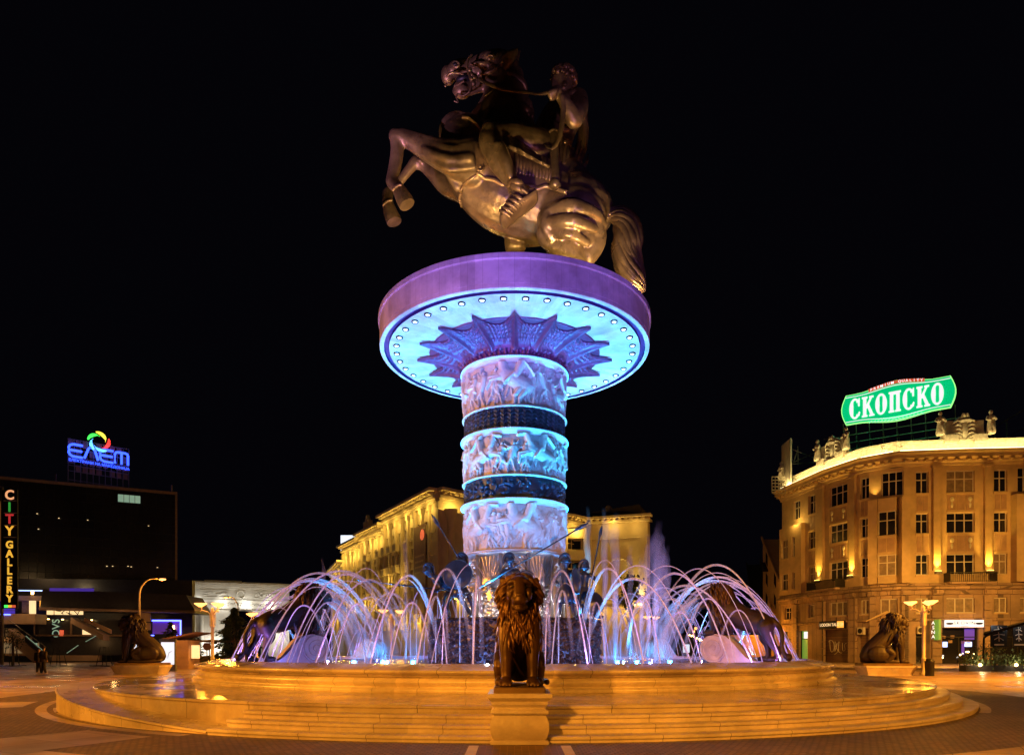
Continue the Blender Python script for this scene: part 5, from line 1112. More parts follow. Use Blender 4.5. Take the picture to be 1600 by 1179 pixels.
# serif letters drawn as polygons
def letter(ch, x, sx, sy):
    P_ = []; s = lambda pts: [(x+a*sx, b*sy) for a, b in pts]
    def ringp(a0, a1, n=22, wx=.34):
        o = [(.5+.5*math.cos(a0+(a1-a0)*i/n), .5+.52*math.sin(a0+(a1-a0)*i/n)) for i in range(n+1)]; q = [(.5+(.5-wx*abs(math.cos(a0+(a1-a0)*i/n))**.8-.02)*math.cos(a0+(a1-a0)*i/n), .5+.42*math.sin(a0+(a1-a0)*i/n)) for i in range(n, -1, -1)]
        return [[o[i], o[i+1], q[n-i-1], q[n-i]] for i in range(n)]
    if ch == 'O': P_ = ringp(0, 2*PI, 28)
    if ch == 'C': P_ = ringp(.75, 2*PI-.75, 22)+[[(.8,.6),(.93,.6),(.93,1.0),(.86,1.0),(.76,.82)], [(.76,.2),(.9,.1),(.97,.3),(.9,.33)]]
    if ch == 'P': P_ = [[(.1,.0),(.38,.0),(.38,1),(.1,1)], [(.64,0),(.92,0),(.92,1),(.64,1)], [(.38,.86),(.64,.86),(.64,1),(.38,1)], [(0,0),(.1,0),(.1,.08),(0,.08)], [(.38,0),(.47,0),(.47,.08),(.38,.08)], [(.55,0),(.64,0),(.64,.08),(.55,.08)], [(.92,0),(1.02,0),(1.02,.08),(.92,.08)], [(0,.92),(.1,.92),(.1,1),(0,1)], [(.92,.92),(1.02,.92),(1.02,1),(.92,1)]]
    if ch == 'K': P_ = [[(.08,0),(.36,0),(.36,1),(.08,1)], [(-.02,0),(.08,0),(.08,.08),(-.02,.08)], [(.36,0),(.46,0),(.46,.08),(.36,.08)], [(-.02,.92),(.08,.92),(.08,1),(-.02,1)], [(.36,.92),(.46,.92),(.46,1),(.36,1)], [(.36,.42),(.44,.42),(.86,.92),(.7,.92),(.36,.56)], [(.62,.92),(1.0,.92),(1.0,1),(.62,1)], [(.42,.54),(.56,.66),(1.0,.08),(.72,.08)], [(.62,0),(1.08,0),(1.08,.08),(.62,.08)]]
    return [s(q) for q in P_]
x = -hl*.86; adv = hl*1.72/7.05; shear = 0
for i, ch in enumerate('CKOPCKO'):
    t = MB()
    for q in letter(ch, x, adv*.86, 2.62):
        g_ = flatM([(a_, b_-1.33) for a_, b_ in q], .02, .12, Mo); o = len(t.v); t.v += g_.v; t.f += [tuple(j+o for j in f_) for f_ in g_.f]
    t.build('letter', 'sign_white', bs_); x += adv*(1.0 if ch != 'P' else 1.02)
fr_ = MB(Mo)
for k in range(9): xx = -hl+hl*2*k/8; fr_.tube([(xx, -1.6, -.4), (xx, -5.2, -.9)], .06, 6); fr_.tube([(xx, -3.2, -.5), (xx, -5.2, -3.5)], .05, 6)
for yy in (-3.2, -4.2, -5.1): fr_.tube([(-hl-2.5, yy, -.7), (hl+.8, yy, -.7)], .07, 6)
fr_.build('steel_frame', 'grey_metal', bs_)
light('sign_glow', 'AREA', cs+nn*.6+Vector((0,0,-1.5)), 160, (.1, 1, .35), cs+nn*3+Vector((0,0,-6)), size=LS*.8, rad=1)
# other roof frames: billboard seen edge on at the left, fire stair
bb = thing('rooftop_billboard', 'narrow rooftop billboard seen almost edge on at the left end of the yellow building', 'billboard', P(1226, 770, 97)); o_ = -P(1226, 770, 97)
t = MB(Matrix.Translation(o_)); q = [P(1221, 696, 99), P(1235, 684, 94), P(1235, 762, 94), P(1221, 775, 99)]; t.add([tuple(v) for v in q]+[tuple(v+Vector((.25, .1, 0))) for v in q], [(0,1,2,3),(7,6,5,4),(0,4,5,1),(1,5,6,2),(2,6,7,3),(3,7,4,0)]); t.build('panel', 'frame_white', bb)
t = MB(Matrix.Translation(o_))
for c in (((1235,700),(1274,716)), ((1235,725),(1272,722)), ((1247,697),(1247,726)), ((1240,722),(1247,700)), ((1236,724),(1275,706))): t.tube([P(*c[0], 96.2), P(*c[1], 96.2)], .07, 5)
t.build('strut', 'grey_metal', bb)
t = MB(); t.M = Matrix.Translation(P(1217, 757, 95))
for k in range(6): t.box(-1.0, .9, -.05, .05, -1.2+k*.45, -1.1+k*.45)
for k in range(5): t.box(-1.0+k*.46, -.93+k*.46, -.05, .05, -1.2, 1.15)
tag(t.build('lit_grille', 'stone_ornament'), 'small pale lit metal lattice below the edge-on billboard', 'lattice')
fr2 = MB(); 
for c in (((1540,675),(1600,640)), ((1555,668),(1555,690)), ((1573,655),(1573,690)), ((1560,690),(1600,668))): fr2.tube([P(*c[0], 88), P(*c[1], 88)], .07, 5)
tag(fr2.build('roof_frame', 'grey_metal'), 'bare slanting steel frame on the roof at the right edge of the photo', 'steel frame')
# ------------------------------------------------------------------ building behind the column (yellow floodlit, long receding front)
mat('facade_gold', (.60, .50, .32), .7, var=.12, scale=.6, bump=.15, bscale=4)
mat('banner', (.20, .10, .07), .6, var=.2, scale=1)
def frame2(a, b):                                                     # plain frame between two ground points: x along, y inwards, z up
    a, b = Vector(a), Vector(b); d = b-a; L = d.length; d.normalize(); M = Matrix((d, Vector((-d.y, d.x, 0)), Vector((0,0,1)))).transposed().to_4x4(); M.translation = a; return M, L
g0 = Vector((-10.0, 90, 0)); gb = thing('hotel_building', 'long floodlit yellow building with dentil cornice, rising behind the column', 'building', g0)
def W7(M): return Matrix.Translation(-g0) @ M
def facade(par, W, a, b, H, floors, cols, mw, mt, pil=True, deep=8, sill=True, z0=4.5, wd=.5):
    M, L = frame2(a, b); wl, tr = MB(W(M)), MB(W(M)); fh = (H-z0-1.8)/floors; cw = L/cols
    wl.box(0, L, 0, deep, 0, z0)
    for i in range(cols):
        x0, x1 = i*cw, (i+1)*cw; q = cw*(1-wd)/2; wl.box(x0, x0+q, 0, 1, z0, H); wl.box(x1-q, x1, 0, 1, z0, H)
        for f in range(floors):
            z = z0+f*fh; wl.box(x0+q, x1-q, 0, 1, z, z+fh*.28); wl.box(x0+q, x1-q, 0, 1, z+fh*.82, z+fh)
            w_ = MB(W(M)); w_.box(x0+q, x1-q, .42, .46, z+fh*.28, z+fh*.82); o = w_.build('window', 'glass_dark', par)
            k = MB(W(M)); k.box((x0+x1)/2-.05, (x0+x1)/2+.05, .3, .41, z+fh*.28, z+fh*.82); k.box(x0+q, (x0+x1)/2-.05, .3, .41, z+fh*.6, z+fh*.63); k.box((x0+x1)/2+.05, x1-q, .3, .41, z+fh*.6, z+fh*.63); k.build('frame', mt, o)
            if sill: tr.box(x0+q-.15, x1-q+.15, -.25, -.003, z+fh*.2, z+fh*.28)
        wl.box(x0+q, x1-q, 0, 1, z0+floors*fh, H)
        if pil: tr.box(x0-.28, x0+.28, -.35, -.004, z0, H-.4); tr.box(x0-.4, x0+.4, -.5, -.005, H-1.2, H-.4)
    for dz, o1, o2 in ((-.4, .5, .0), (.0, .8, .4), (.9, 1.5, .5)): tr.box(-o1*.3, L+o1*.3, -o1, .5, H+dz, H+dz+.38)
    tr.box(-.2, L+.2, -.5, .6, H+.38, H+.9)
    for i in range(int(L/1.0)): tr.box(i+.2, i+.65, -1.2, -.5, H+.62, H+.9)
    wl.box(0, L, 1.0, deep, z0, H); wl.build('wall', mw, par); tr.build('cornice', mt, par)
    return M, L, fh
A_ = (-31.9, 129, 0); B_ = (-20.4, 108.5, 0)
M, L, fh = facade(gb, W7, A_, (-26.4, 119, 0), 19.6, 5, 4, 'facade_gold', 'facade_gold')
M2, L2, fh2 = facade(gb, W7, (-26.4, 119, 0), B_, 20.2, 5, 4, 'facade_gold', 'facade_gold')
M3, L3, fh3 = facade(gb, W7, B_, g0, 21.3, 5, 8, 'facade_gold', 'facade_gold')
M4, L4, fh4 = facade(gb, W7, g0, (11.0, 110.5, 0), 21.3, 5, 6, 'facade_gold', 'facade_gold', sill=True, deep=1.2)
M0, L0, fh0 = facade(gb, W7, (-39, 148, 0), A_, 17.0, 5, 7, 'facade_gold', 'facade_gold')
for Mx, Lx, ks in ((M3, L3, (0, 1, 2, 3)), (M2, L2, (1, 3))):                 # bay windows and little balconies
    for k in ks:
        for f in range(4):
            if Mx is M3 and k > 2: continue
            x = (k+.5)*Lx/(8 if Mx is M3 else 4); z = 6.6+f*3.2; t = MB(W7(Mx)); t.box(x-.75, x+.75, -.95, -.36, z, z+.9); t.box(x-.85, x+.85, -1.05, -.355, z+.92, z+1.04); t.build('balcony', 'facade_gold', gb)
t = MB(W7(M2)); t.prism([(3.4,21),(3.4,23.0),(4.4,24.1),(5.4,23.0),(5.4,21),(5.0,21),(5.0,22.9),(4.4,23.5),(3.8,22.9),(3.8,21)], -.6, -.1); t.box(2.9, 3.3, -.7, 0, 21, 23); t.box(5.5, 5.9, -.7, 0, 21, 23); t.build('gable', 'facade_gold', gb)
x = L3*.74; t = MB(W7(M3)); t.box(x-2.0, x+2.4, -.50, -.42, 6.5, 18.6); bn = t.build('banner', 'banner', gb)
t = MB(W7(M3)); t.M = W7(M3) @ Matrix(((1,0,0,x+1.2),(0,0,-1,-.52),(0,1,0,17.2),(0,0,0,1))); t.lathe([(.001, 0), (.75, 0)], 20); t.build('red_disc', 'sign_red', bn)
for k in range(4): t = MB(W7(M3)); t.box(x-1.5, x+1.9-.3*(k % 2), -.53, -.505, 14.3-k*.75, 14.55-k*.75); t.build('text_line', 'facade_panel', bn)
t = MB(W7(M3)); t.M = W7(M3); t.ell((x+1.0, -.53, 9.6), (.75, .03, 1.1)); t.ell((x+1.0, -.52, 7.6), (1.2, .03, 1.2)); t.build('portrait', 'facade_panel', bn)
for Mx, xx in ((M4, 1.2), (M4, 5.0)):                                          # corner column
    t = MB(W7(Mx)); t.lathe([(.75, 4.5), (.75, 8), (.5, 8.2), (.45, 14), (.5, 18.5), (.8, 19.6), (.9, 19.9)], 16, c=(xx, -1.2)); t.build('column_shaft', 'facade_gold', gb, smooth=True)
mr_ = MB(); A = np.array([[M3 @ Vector((0,1,22.1)), M3 @ Vector((4,9,24.5))], [M3 @ Vector((L3,0,22.1)), M3 @ Vector((L3-1,9,24.5))], [M4 @ Vector((L4,1,22.1)), M4 @ Vector((L4-4,9,24))]], dtype=float)-np.array(g0); mr_.grid(A); mr_.build('roof', 'roof_dark', gb)
for Mx, xs, zz, e in ((M3, (2, 6.5, 11, 15.5, 19.5), 20.2, 190), (M3, (3.5, 9.5, 15), 5.5, 170), (M3, (3, 9), 12, 120), (M2, (2.2, 6.5, 10), 18.9, 200), (M2, (3, 8), 9, 160), (M, (2, 6, 9.5), 18.2, 240), (M, (3, 8), 9, 160), (M0, (4, 10, 16), 15.8, 160), (M0, (4, 12), 7, 160), (M4, (1.5, 5, 26), 20.0, 200), (M4, (2, 6), 8.5, 200), (M4, (12, 20), 6, 120)):
    for x in xs: light('facade_lamp', 'POINT', Mx @ Vector((x, -1.35, zz)), e*1.15, (1, .62, .11), size=.12)
# right wing with the tall arched blank bay
rw0 = Vector((11.5, 110, 0)); rb = thing('arched_building', 'pale yellow building with a tall blank arch and bright wall lamps, right of the column', 'building', rw0)
W8 = lambda M: Matrix.Translation(-rw0) @ M
M, L = frame2(rw0, (20.6, 106.5, 0)); t = MB(W8(M)); t.box(0, L, 0, 2, 0, 21.4); t.build('wall', 'facade_gold', rb); t = MB(W8(M))
for z, o in ((8.0, .5), (19.0, .35), (21.4, .9), (22.1, 1.4)): t.box(-.2, L+o*.5, -o, .3, z, z+.35)
t.box(-.1, L+.2, -.5, 3, 21.75, 22.1)
for i in range(11): t.box(i*.9, i*.9+.4, -1.1, -.52, 21.76, 22.09)
t.box(0, .9, -.3, -.003, 8.4, 19); t.box(L-1.1, L, -.3, -.003, 8.4, 19)
pts = [(3.0, -.1, 8.4), (3.0, -.1, 13.5)]+[(5.2-2.2*math.cos(PI*i/12), -.1, 13.5+2.4*math.sin(PI*i/12)) for i in range(1, 12)]+[(7.4, -.1, 13.5), (7.4, -.1, 8.4)]
t.tube(pts, .14, 6); t.build('cornice', 'facade_gold', rb)
t = MB(W8(M)); t.prism([(-1, 22.5), (0, 23.8), (8, 24.6), (8.6, 22.5)], 2, 9); t.build('roof', 'roof_dark', rb)
t = MB(W8(M)); t.M = W8(M) @ Matrix.Translation((3.4, 1, 24.0)) @ Matrix.Rotation(PI/2, 4, 'X'); t.lathe([(.001, 0), (.5, .05), (.55, .3)], 18); t.build('roof_dish', 'grey_metal', rb)
for x in (.5, 7.7, 8.7):
    c = M @ Vector((x, -.8, 8.9)); light('wall_wash_lamp', 'SPOT', c, 1500, (1, .70, .2), M @ Vector((x, 0, 16)), size=.12, angle=70, blend=1)
    q = MB(W8(M)); q.box(x-.3, x+.3, -.9, -.55, 8.42, 8.7); q.build('wall_lamp', 'strip_yellow', rb)
for x, z, e in ((3, 23, 0), (2, 7.5, 260), (6.5, 7.4, 260), (4.5, 21, 200), (8, 20.6, 100)): e and light('facade_lamp', 'POINT', M @ Vector((x, -1.5, z)), e*.75, (1, .60, .12), size=.12)
# wing between the column and the arched bay, with strips of windows
mw0 = Vector((8.0, 108, 0)); mbd = thing('balcony_building', 'dim yellow wing with recessed balconies between the column and the arched building', 'building', mw0)
M, L = frame2(mw0, (11.3, 107.8, 0)); W9 = lambda M: Matrix.Translation(-mw0) @ M; wl = MB(W9(M)); wl.box(0, L, 1.6, 8, 0, 20.6); wl.box(L-.5, L, 0, 1.6, 0, 20.6)
for k in range(6): wl.box(0, L-.5, 0, 1.6, 2+k*3.4, 3.5+k*3.4)
wl.build('wall', 'facade_gold', mbd)
for k in range(5):
    q = MB(W9(M)); q.box(.9, L-.9, 1.5, 1.56, 3.9+k*3.4, 5.2+k*3.4); q.build('window', 'glass_dark' if k != 3 else 'glass_dark', mbd)
q = MB(W9(M)); q.box(L-1.6, L-.9, 1.35, 1.4, 11.1, 12.0); q.build('lit_window', 'lit_orange', mbd)
# lit white billboard on the far roof
c = P(547, 848, 142); tag(MB().box(-1.9, 1.9, -.2, .2, -1.6, 1.6).build('white_billboard', 'lit_white', loc=c), 'blank glowing white billboard over the far end of the long yellow building', 'billboard')
light('billboard_lamp', 'POINT', c+Vector((0,-2,0)), 60, (1,.95,.8), size=.3)

# ------------------------------------------------------------------ triumphal arch, dark tower and shopping centre at the left
mat('arch_stone', (.62, .60, .55), .7, var=.12, scale=.5, bump=.2, bscale=3)
aa = Vector(P(300, 0, 150)); aa.z = 0; ab = Vector(P(452, 0, 158)); ab.z = 0
ar = thing('triumphal_arch', 'white floodlit stone triumphal arch with carved attic, left of the fountain', 'arch', aa); M, L = frame2(aa, ab); Wa = lambda M: Matrix.Translation(-aa) @ M
t = MB(Wa(M)); R_ = 4.0; cx = L*.52
t.box(0, cx-R_, 0, 8, 0, 10.6); t.box(cx+R_, L, 0, 8, 0, 10.6)
t.prism([(cx-R_, 10.6)]+[(cx-R_*math.cos(PI*i/14), 6.6+R_*math.sin(PI*i/14)) for i in range(15)]+[(cx+R_, 10.6)], .05, 7.9)
t.box(-.3, L+.3, -.3, 8.3, 10.6, 11.0); t.box(0, L, 0, 8, 11.0, 15.0); t.box(-.2, L+.2, -.2, 8.2, 12.3, 12.6)
for k, o in enumerate((.4, .8, 1.3, 1.8)): t.box(-o, L+o, -o, 8+o, 15.0+k*.36, 15.34+k*.36)
t.box(L*.12, L*.5, 1, 7, 16.45, 16.95); t.build('masonry', 'arch_stone', ar)
t = MB(Wa(M))
for x0, x1 in ((1.5, 7.2), (12.5, 17.5)): t.box(x0, x1, -.14, -.003, 13.0, 13.2); t.box(x0, x1, -.14, -.003, 14.5, 14.7); t.box(x0, x0+.2, -.14, -.003, 13.2, 14.5); t.box(x1-.2, x1, -.14, -.003, 13.2, 14.5)
random.seed(6)
for k in range(40): x = random.choice((random.uniform(1.9, 6.8), random.uniform(12.9, 17.1))); t.ell((x, -.06, random.uniform(13.4, 14.3)), (.35, .12, .2), nu=7, nv=5)
for k in range(60): t.ell((1.5+k*.29, -.05, 11.65+.12*math.sin(k*2.1)), (.12, .08, .26), nu=6, nv=5)
for x in (9.9,): t.M = Wa(M) @ Matrix.Translation((x, -.1, 13.8)) @ Matrix.Rotation(PI/2, 4, 'X'); t.lathe([(.7, -.1), (.75, .12), (.95, .12), (1.0, -.1)], 24); t.M = Wa(M)
for x in (.3, 1.9, 4.6): t.lathe([(.45, 1), (.42, 9.3), (.6, 9.8), (.7, 10.5)], 12, c=(x, -.5))
t.build('carving', 'arch_stone', ar)
for x, z, e in ((5, 1.5, 1500), (6, 11.6, 260), (11, 11.5, 260), (16, 11.6, 260), (1, 11.8, 200), (18, 5, 700)): light('arch_flood', 'POINT', M @ Vector((x, -3.2 if z < 10 else -1.3, z)), e, (1, .95, .82), size=.2)
# dark glass tower with the neon sign
mat('tower_glass', (.012, .012, .014), .25, var=.5, scale=.15, spec=.7); mat('tower_edge', (.22, .14, .09), .6, var=.2)
ta = Vector((-73.5, 94.6, 0)); tb = Vector((-51.9, 105.2, 0)); tw = thing('glass_tower', 'dark unlit office tower at far left with a thin pale roof edge', 'office tower', ta); M, L = frame2(ta, tb); Wt = lambda M: Matrix.Translation(-ta) @ M
t = MB(Wt(M)); t.box(0, L, 0, 18, 9, 25.2); t.build('curtain_wall', 'tower_glass', tw)
t = MB(Wt(M)); t.box(-.2, L+.3, -.3, 18.2, 25.2, 25.6); t.box(L+.003, L+.3, -.3, 0, 9, 25.2); t.build('roof_edge', 'tower_edge', tw)
t = MB(Wt(M))
for k in range(24): t.box(.5+k*1.0, .54+k*1.0, -.05, -.003, 9, 25.2)
for k in range(12): t.box(0, L, -.06, -.004, 10+k*1.3, 10.05+k*1.3)
t.build('glazing_bars', 'black_metal', tw)
t = MB(Wt(M))
t = MB(Wt(M)); x = L*.685; z = 24.2-.45
t.box(x, x+2.9, -.12, -.061, 23.45, 24.55); lw_ = t.build('lit_window', 'lit_green', tw); MATS['lit_green2'] = strip_mat('lit_office', (.30, .48, .34), .6); lw_.data.materials.clear(); lw_.data.materials.append(MATS['lit_office'])
t = MB(Wt(M))
for k in range(1, 4): t.box(x+k*.72, x+k*.72+.06, -.14, -.121, 23.45, 24.55)
t.build('glazing_bar', 'black_metal', lw_)
for px, py in ((58,802),(92,809),(137,812),(232,821),(60,826),(167,884),(176,884),(200,884),(205,885),(246,886)):
    k = (px-CX)/F; s_ = (ta.x-k*ta.y)/(k*(tb.y-ta.y)-(tb.x-ta.x)); d = ta.y+(tb.y-ta.y)*s_; c = P(px, py, d-.25)-ta
    t = MB(); t.ell(c, (.13, .05, .06), nu=6, nv=5); t.build('ceiling_lamp', 'lit_warm', tw)
for px in (82, 268):
    k = (px-CX)/F; s_ = (ta.x-k*ta.y)/(k*(tb.y-ta.y)-(tb.x-ta.x)); c = M @ Vector((L*s_, 3, 25.6)); c = c-ta; t = MB(); t.tube([c, c+Vector((0,0,1.7))], .12, 6); t.build('roof_mast', 'tower_edge', tw)
# neon sign
a = P(107, 703, 99); b = P(202, 715, 104.5); ux = Vector((b.x-a.x, b.y-a.y, 0)); LS2 = ux.length; ux.normalize(); nn2 = Vector((ux.y, -ux.x, 0)); cs2 = (a+b)/2
Mn = Matrix((ux, Vector((0,0,1)), nn2)).transposed().to_4x4()
ns = thing('neon_sign', 'blue neon ЕЛЕМ sign with a coloured swirl on the roof of the dark tower', 'sign', cs2)
for nm, c_, e_ in (('neon_blue', (.03,.08,1), 3.2), ('neon_green', (.05,.9,.08), 2), ('neon_yellow', (1,.75,.06), 2), ('neon_red', (1,.04,.03), 2), ('neon_sky', (.1,.4,1), 2.4)): strip_mat(nm, c_, e_)
u = LS2/4.15
def neon(paths, x0, w_, nm='letter', m_='neon_blue', r=.17, base=-1.0, hh=1.75):
    t = MB(Mn)
    for p in paths: t.tube([(x0+a_*w_, base+b_*hh, .1) for a_, b_ in p], r, 6)
    t.build(nm, m_, ns)
x0 = -LS2/2; w_ = u*.92
Ep = [[(1,1),(.3,1),(.1,.9),(0,.7),(0,.3),(.1,.1),(.3,0),(1,0)], [(.05,.5),(.95,.5)]]
neon(Ep, x0, w_); neon([[(0,0),(.3,.85),(.45,1),(.6,1),(.75,.85),(1.0,0)]], x0+u*1.03, w_); neon(Ep, x0+u*2.08, w_); neon([[(0,0),(0,.8),(.1,.97),(.3,1),(.8,1),(.95,.95),(1,.8),(1,0)], [(.5,.95),(.5,0)]], x0+u*3.12, w_)
put_text('lettering', 'ЕЛЕКТРАНИ НА МАКЕДОНИЈА', .52, Mn @ Matrix.Translation((0, -1.55, .1)), 'neon_blue', ns, .02, .006, 1.0)
for a0, m_ in ((.2,'neon_yellow'), (1.45,'neon_green'), (2.75,'neon_sky'), (3.9,'neon_sky'), (5.15,'neon_red')):
    t = MB(Mn); n_ = 12; pts = []; rd = []
    for i in range(n_+1): f = i/n_; a_ = a0+1.65*f; r_ = .85+.6*f; pts.append((-.1+r_*math.cos(a_), 1.75+r_*math.sin(a_), .1)); rd.append(.03+.22*math.sin(PI*min(1, (1-f)*1.15+.05))**.8)
    t.tube(pts, rd, 7); t.build('swirl', m_, ns, smooth=True)
t = MB(Mn)
for k in range(11): x = -LS2/2+LS2*k/10; t.box(x-.04, x+.04, -4.6, 1.6, -.3, -.2)
for z in (-4.4, -3.1, -2.3, -1.2, 0, 1.5): t.box(-LS2/2, LS2/2, z, z+.08, -.29, -.21)
t.build('steel_frame', 'grey_metal', ns); t = MB(Mn)
for i in range(9):
    for j in range(4):
        if (i*7+j*3) % 5: t.box(-LS2/2+i*LS2/9+.1, -LS2/2+(i+1)*LS2/9-.1, -3.1+j*1.2, -2.1+j*1.2, -.42, -.36)
t.build('backing_panel', 'banner', ns); light('neon_glow', 'AREA', cs2+nn2*1.5+Vector((0,0,1)), 90, (.2, .15, 1), cs2-nn2*1+Vector((0,0,-2)), size=LS2, rad=1)
# shopping centre
mat('mall_wall', (.30, .21, .15), .6, var=.2, scale=.7); strip_mat('lit_shop_dim', (.20, .13, .06), .8); mat('mall_dark', (.03, .028, .035), .35, var=.3)
ma = Vector((-66, 86, 0)); mb_ = Vector((-41, 88.5, 0)); ml = thing('shopping_centre', 'low dark shopping centre at far left with lit shop fronts and blue neon edges', 'shopping centre', ma); M, L = frame2(ma, mb_); Wm = lambda M: Matrix.Translation(-ma) @ M
def mp(px, py): k = (px-CX)/F; s_ = (ma.x-k*ma.y)/(k*(mb_.y-ma.y)-(mb_.x-ma.x)); d = ma.y+(mb_.y-ma.y)*s_; return s_*L, EYE+(CY-py)/F*d
def mbox(x0, y0, x1, y1, o, m_, nm, par=None, th=.1):
    a_, b_ = mp(x0, y1), mp(x1, y0); t = MB(Wm(M)); t.box(a_[0], b_[0], -o-th, -o, max(.02, a_[1]), b_[1]); return t.build(nm, m_, par or ml)
t = MB(Wm(M)); t.box(-6, L-1.5, 3, 4, 0, 10.8); t.build('rear_wall', 'mall_dark', ml)
mbox(-8, 960, 74, 975, 0, 'mall_wall', 'balcony_slab', th=2.6); mbox(-8, 995, 52, 1003, .2, 'mall_wall', 'terrace_slab', th=2.4); mbox(-8, 931, 78, 938, -.8, 'mall_wall', 'roof_slab', th=1.6)
t = MB(Wm(M)); z0 = mp(100, 950)[1]; z1 = mp(100, 922)[1]; x0 = mp(77, 0)[0]
t.prism([(x0, z0), (x0+.3, z1), (L-.5, z1-.6), (L+.6, z0-.3), (L+.6, z0-.6), (x0, z0-.3)], -2.0, 4); t.build('canopy_roof', 'mall_dark', ml)
t = MB(Wm(M)); t.tube([(x0, -2.1, z0-.15), (L+.6, -2.1, z0-.45)], .2, 8); t.build('canopy_edge', 'tower_edge', ml, smooth=True)
mbox(93, 921, 160, 925, 2.1, 'lit_purple', 'canopy_strip')
for x0_, x1_ in ((78, 88), (90, 112), (114, 134)): w = mbox(x0_, 947, x1_, 960, .6, 'lit_warm', 'upper_window'); 
t = MB(Wm(M)); random.seed(3)
for k in range(16): a_ = mp(random.uniform(80, 134), random.uniform(947, 960)); b_ = mp(random.uniform(80, 134), random.uniform(947, 960)); b_ = (a_[0]+max(-1, min(1, b_[0]-a_[0])), b_[1]); t.tube([(a_[0], -.74, a_[1]), (b_[0], -.74, b_[1])], .05, 4)
t.build('window_tracery', 'black_metal', ml)
mbox(0, 936, 26, 962, .3, 'lit_purple', 'shop_window'); mbox(-6, 938.5, 1, 962, 2.62, 'strip_blue', 'neon_edge'); mbox(-6, 960.3, 37, 961.8, 2.62, 'strip_blue', 'neon_edge'); mbox(26, 936.6, 37, 938, 2.0, 'strip_blue', 'neon_edge')
mbox(50, 938, 60, 960, .5, 'lit_warm', 'shop_window'); mbox(67, 938, 72, 950, .6, 'lit_orange', 'poster'); mbox(38, 939, 49, 957, .4, 'curtain', 'shop_window'); mbox(28, 922.6, 77, 923.8, 1.0, 'screen_blue', 'rail_light'); mbox(56, 923, 59.5, 929, .9, 'bulb', 'lantern')
mbox(-8, 982, 34, 994, .2, 'mall_dark', 'dark_shopfront'); mbox(58, 968, 190, 992, .1, 'mall_dark', 'dark_shopfront'); mbox(112, 970, 115, 992, .3, 'tower_edge', 'post'); mbox(56, 968, 58, 992, .4, 'tower_edge', 'post')
mbox(132, 979, 145, 992, .4, 'lit_warm', 'shop_window'); mbox(97, 984, 103, 993, .5, 'sign_red', 'poster'); mbox(60, 991, 200, 993.5, .5, 'tower_edge', 'floor_edge')
for px, py in ((80,967),(102,967.5),(124,968),(67,970),(147,968.5)): mbox(px-1, py-.6, px+1.6, py+.6, .6, 'bulb', 'ceiling_lamp')
a_ = mp(91, 981); o = put_text('lettering', 'OVS', 1.25, Wm(M) @ Matrix(((1,0,0,a_[0]),(0,0,-1,-.45),(0,1,0,a_[1]),(0,0,0,1))) @ Matrix.Rotation(PI/2, 4, 'Z'), 'lit_office', ml, .03)
a_ = mp(157, 986); put_text('lettering', 'S', 1.2, Wm(M) @ Matrix(((1,0,0,a_[0]),(0,0,-1,-.45),(0,1,0,a_[1]),(0,0,0,1))) @ Matrix.Rotation(.5, 4, 'Z'), 'lit_warm', ml, .03)
for a1, b1 in ((4, 27), (29, 37), (39, 62)): mbox(a1, 1004, b1, 1020, .1, 'lit_shop_dim', 'shop_window'); mbox(a1-1.4, 1003, a1, 1021, .2, 'tower_edge', 'post')
mbox(42, 1004, 60, 1014, .25, 'lit_white', 'bright_shop_display').data.materials[0] = MATS['lit_office']
mbox(-8, 1020.5, 75, 1024, .2, 'tower_edge', 'plinth', th=.4); mbox(66, 1023, 160, 1032, .2, 'mall_wall', 'low_wall', th=.6); mbox(80, 995, 190, 1023, .05, 'mall_dark', 'void')
t = MB(Wm(M))
for px in range(-4, 46, 3): a_ = mp(px, 995); t.box(a_[0]-.03, a_[0]+.03, -2.5, -2.45, a_[1], a_[1]+1.0)
a_ = mp(-6, 995); b_ = mp(46, 995); t.box(a_[0], b_[0], -2.52, -2.44, a_[1]+1.0, a_[1]+1.08); t.box(a_[0], b_[0], -2.5, -2.45, mp(0, 955)[1], mp(0, 955)[1]+.06); t.build('railing', 'grey_metal', ml)
def ramp_box(x0, y0, x1, y1, h_, o, m_, nm, th=1.6):                          # slanting escalator sides
    a_, b_ = mp(x0, y0), mp(x1, y1); t = MB(Wm(M)); t.prism([(a_[0], a_[1]), (b_[0], b_[1]), (b_[0], b_[1]-h_), (a_[0], a_[1]-h_)], -o-th, -o); return t.build(nm, m_, ml)
ramp_box(43, 983, 88, 1020, .9, 2.2, 'mall_wall', 'escalator'); ramp_box(46, 993, 84, 1026, 1.2, 2.9, 'mall_wall', 'escalator_side', .3); ramp_box(136, 966, 184, 992, .7, 2.2, 'mall_wall', 'escalator'); ramp_box(150, 966, 190, 984, .5, 2.6, 'facade_panel', 'escalator_side', .3)
t = MB(Wm(M)); a_, b_ = mp(44, 981), mp(100, 1022); t.tube([(a_[0], -3.9, a_[1]+.9), (b_[0], -3.9, b_[1]+.9)], .06, 6); t.build('handrail', 'grey_metal', ml)
for (x0, y0, x1, y1, n_) in ((71, 994, 101, 1020, 26), (132, 1019, 148, 1008, 12), (160, 1002, 174, 994, 10)):
    for k in range(n_): f = k/(n_-1); a_ = mp(x0+(x1-x0)*f, y0+(y1-y0)*f); t = MB(Wm(M)); t.box(a_[0]-.04, a_[0]+.04, -4.05, -3.95, a_[1]-.03, a_[1]+.03); t.build('step_light', 'lit_office', ml)
a_, b_ = mp(71, 994), mp(103, 1022); ramp_box(68, 995, 104, 1026, .5, 3.3, 'mall_dark', 'escalator_side', .6)
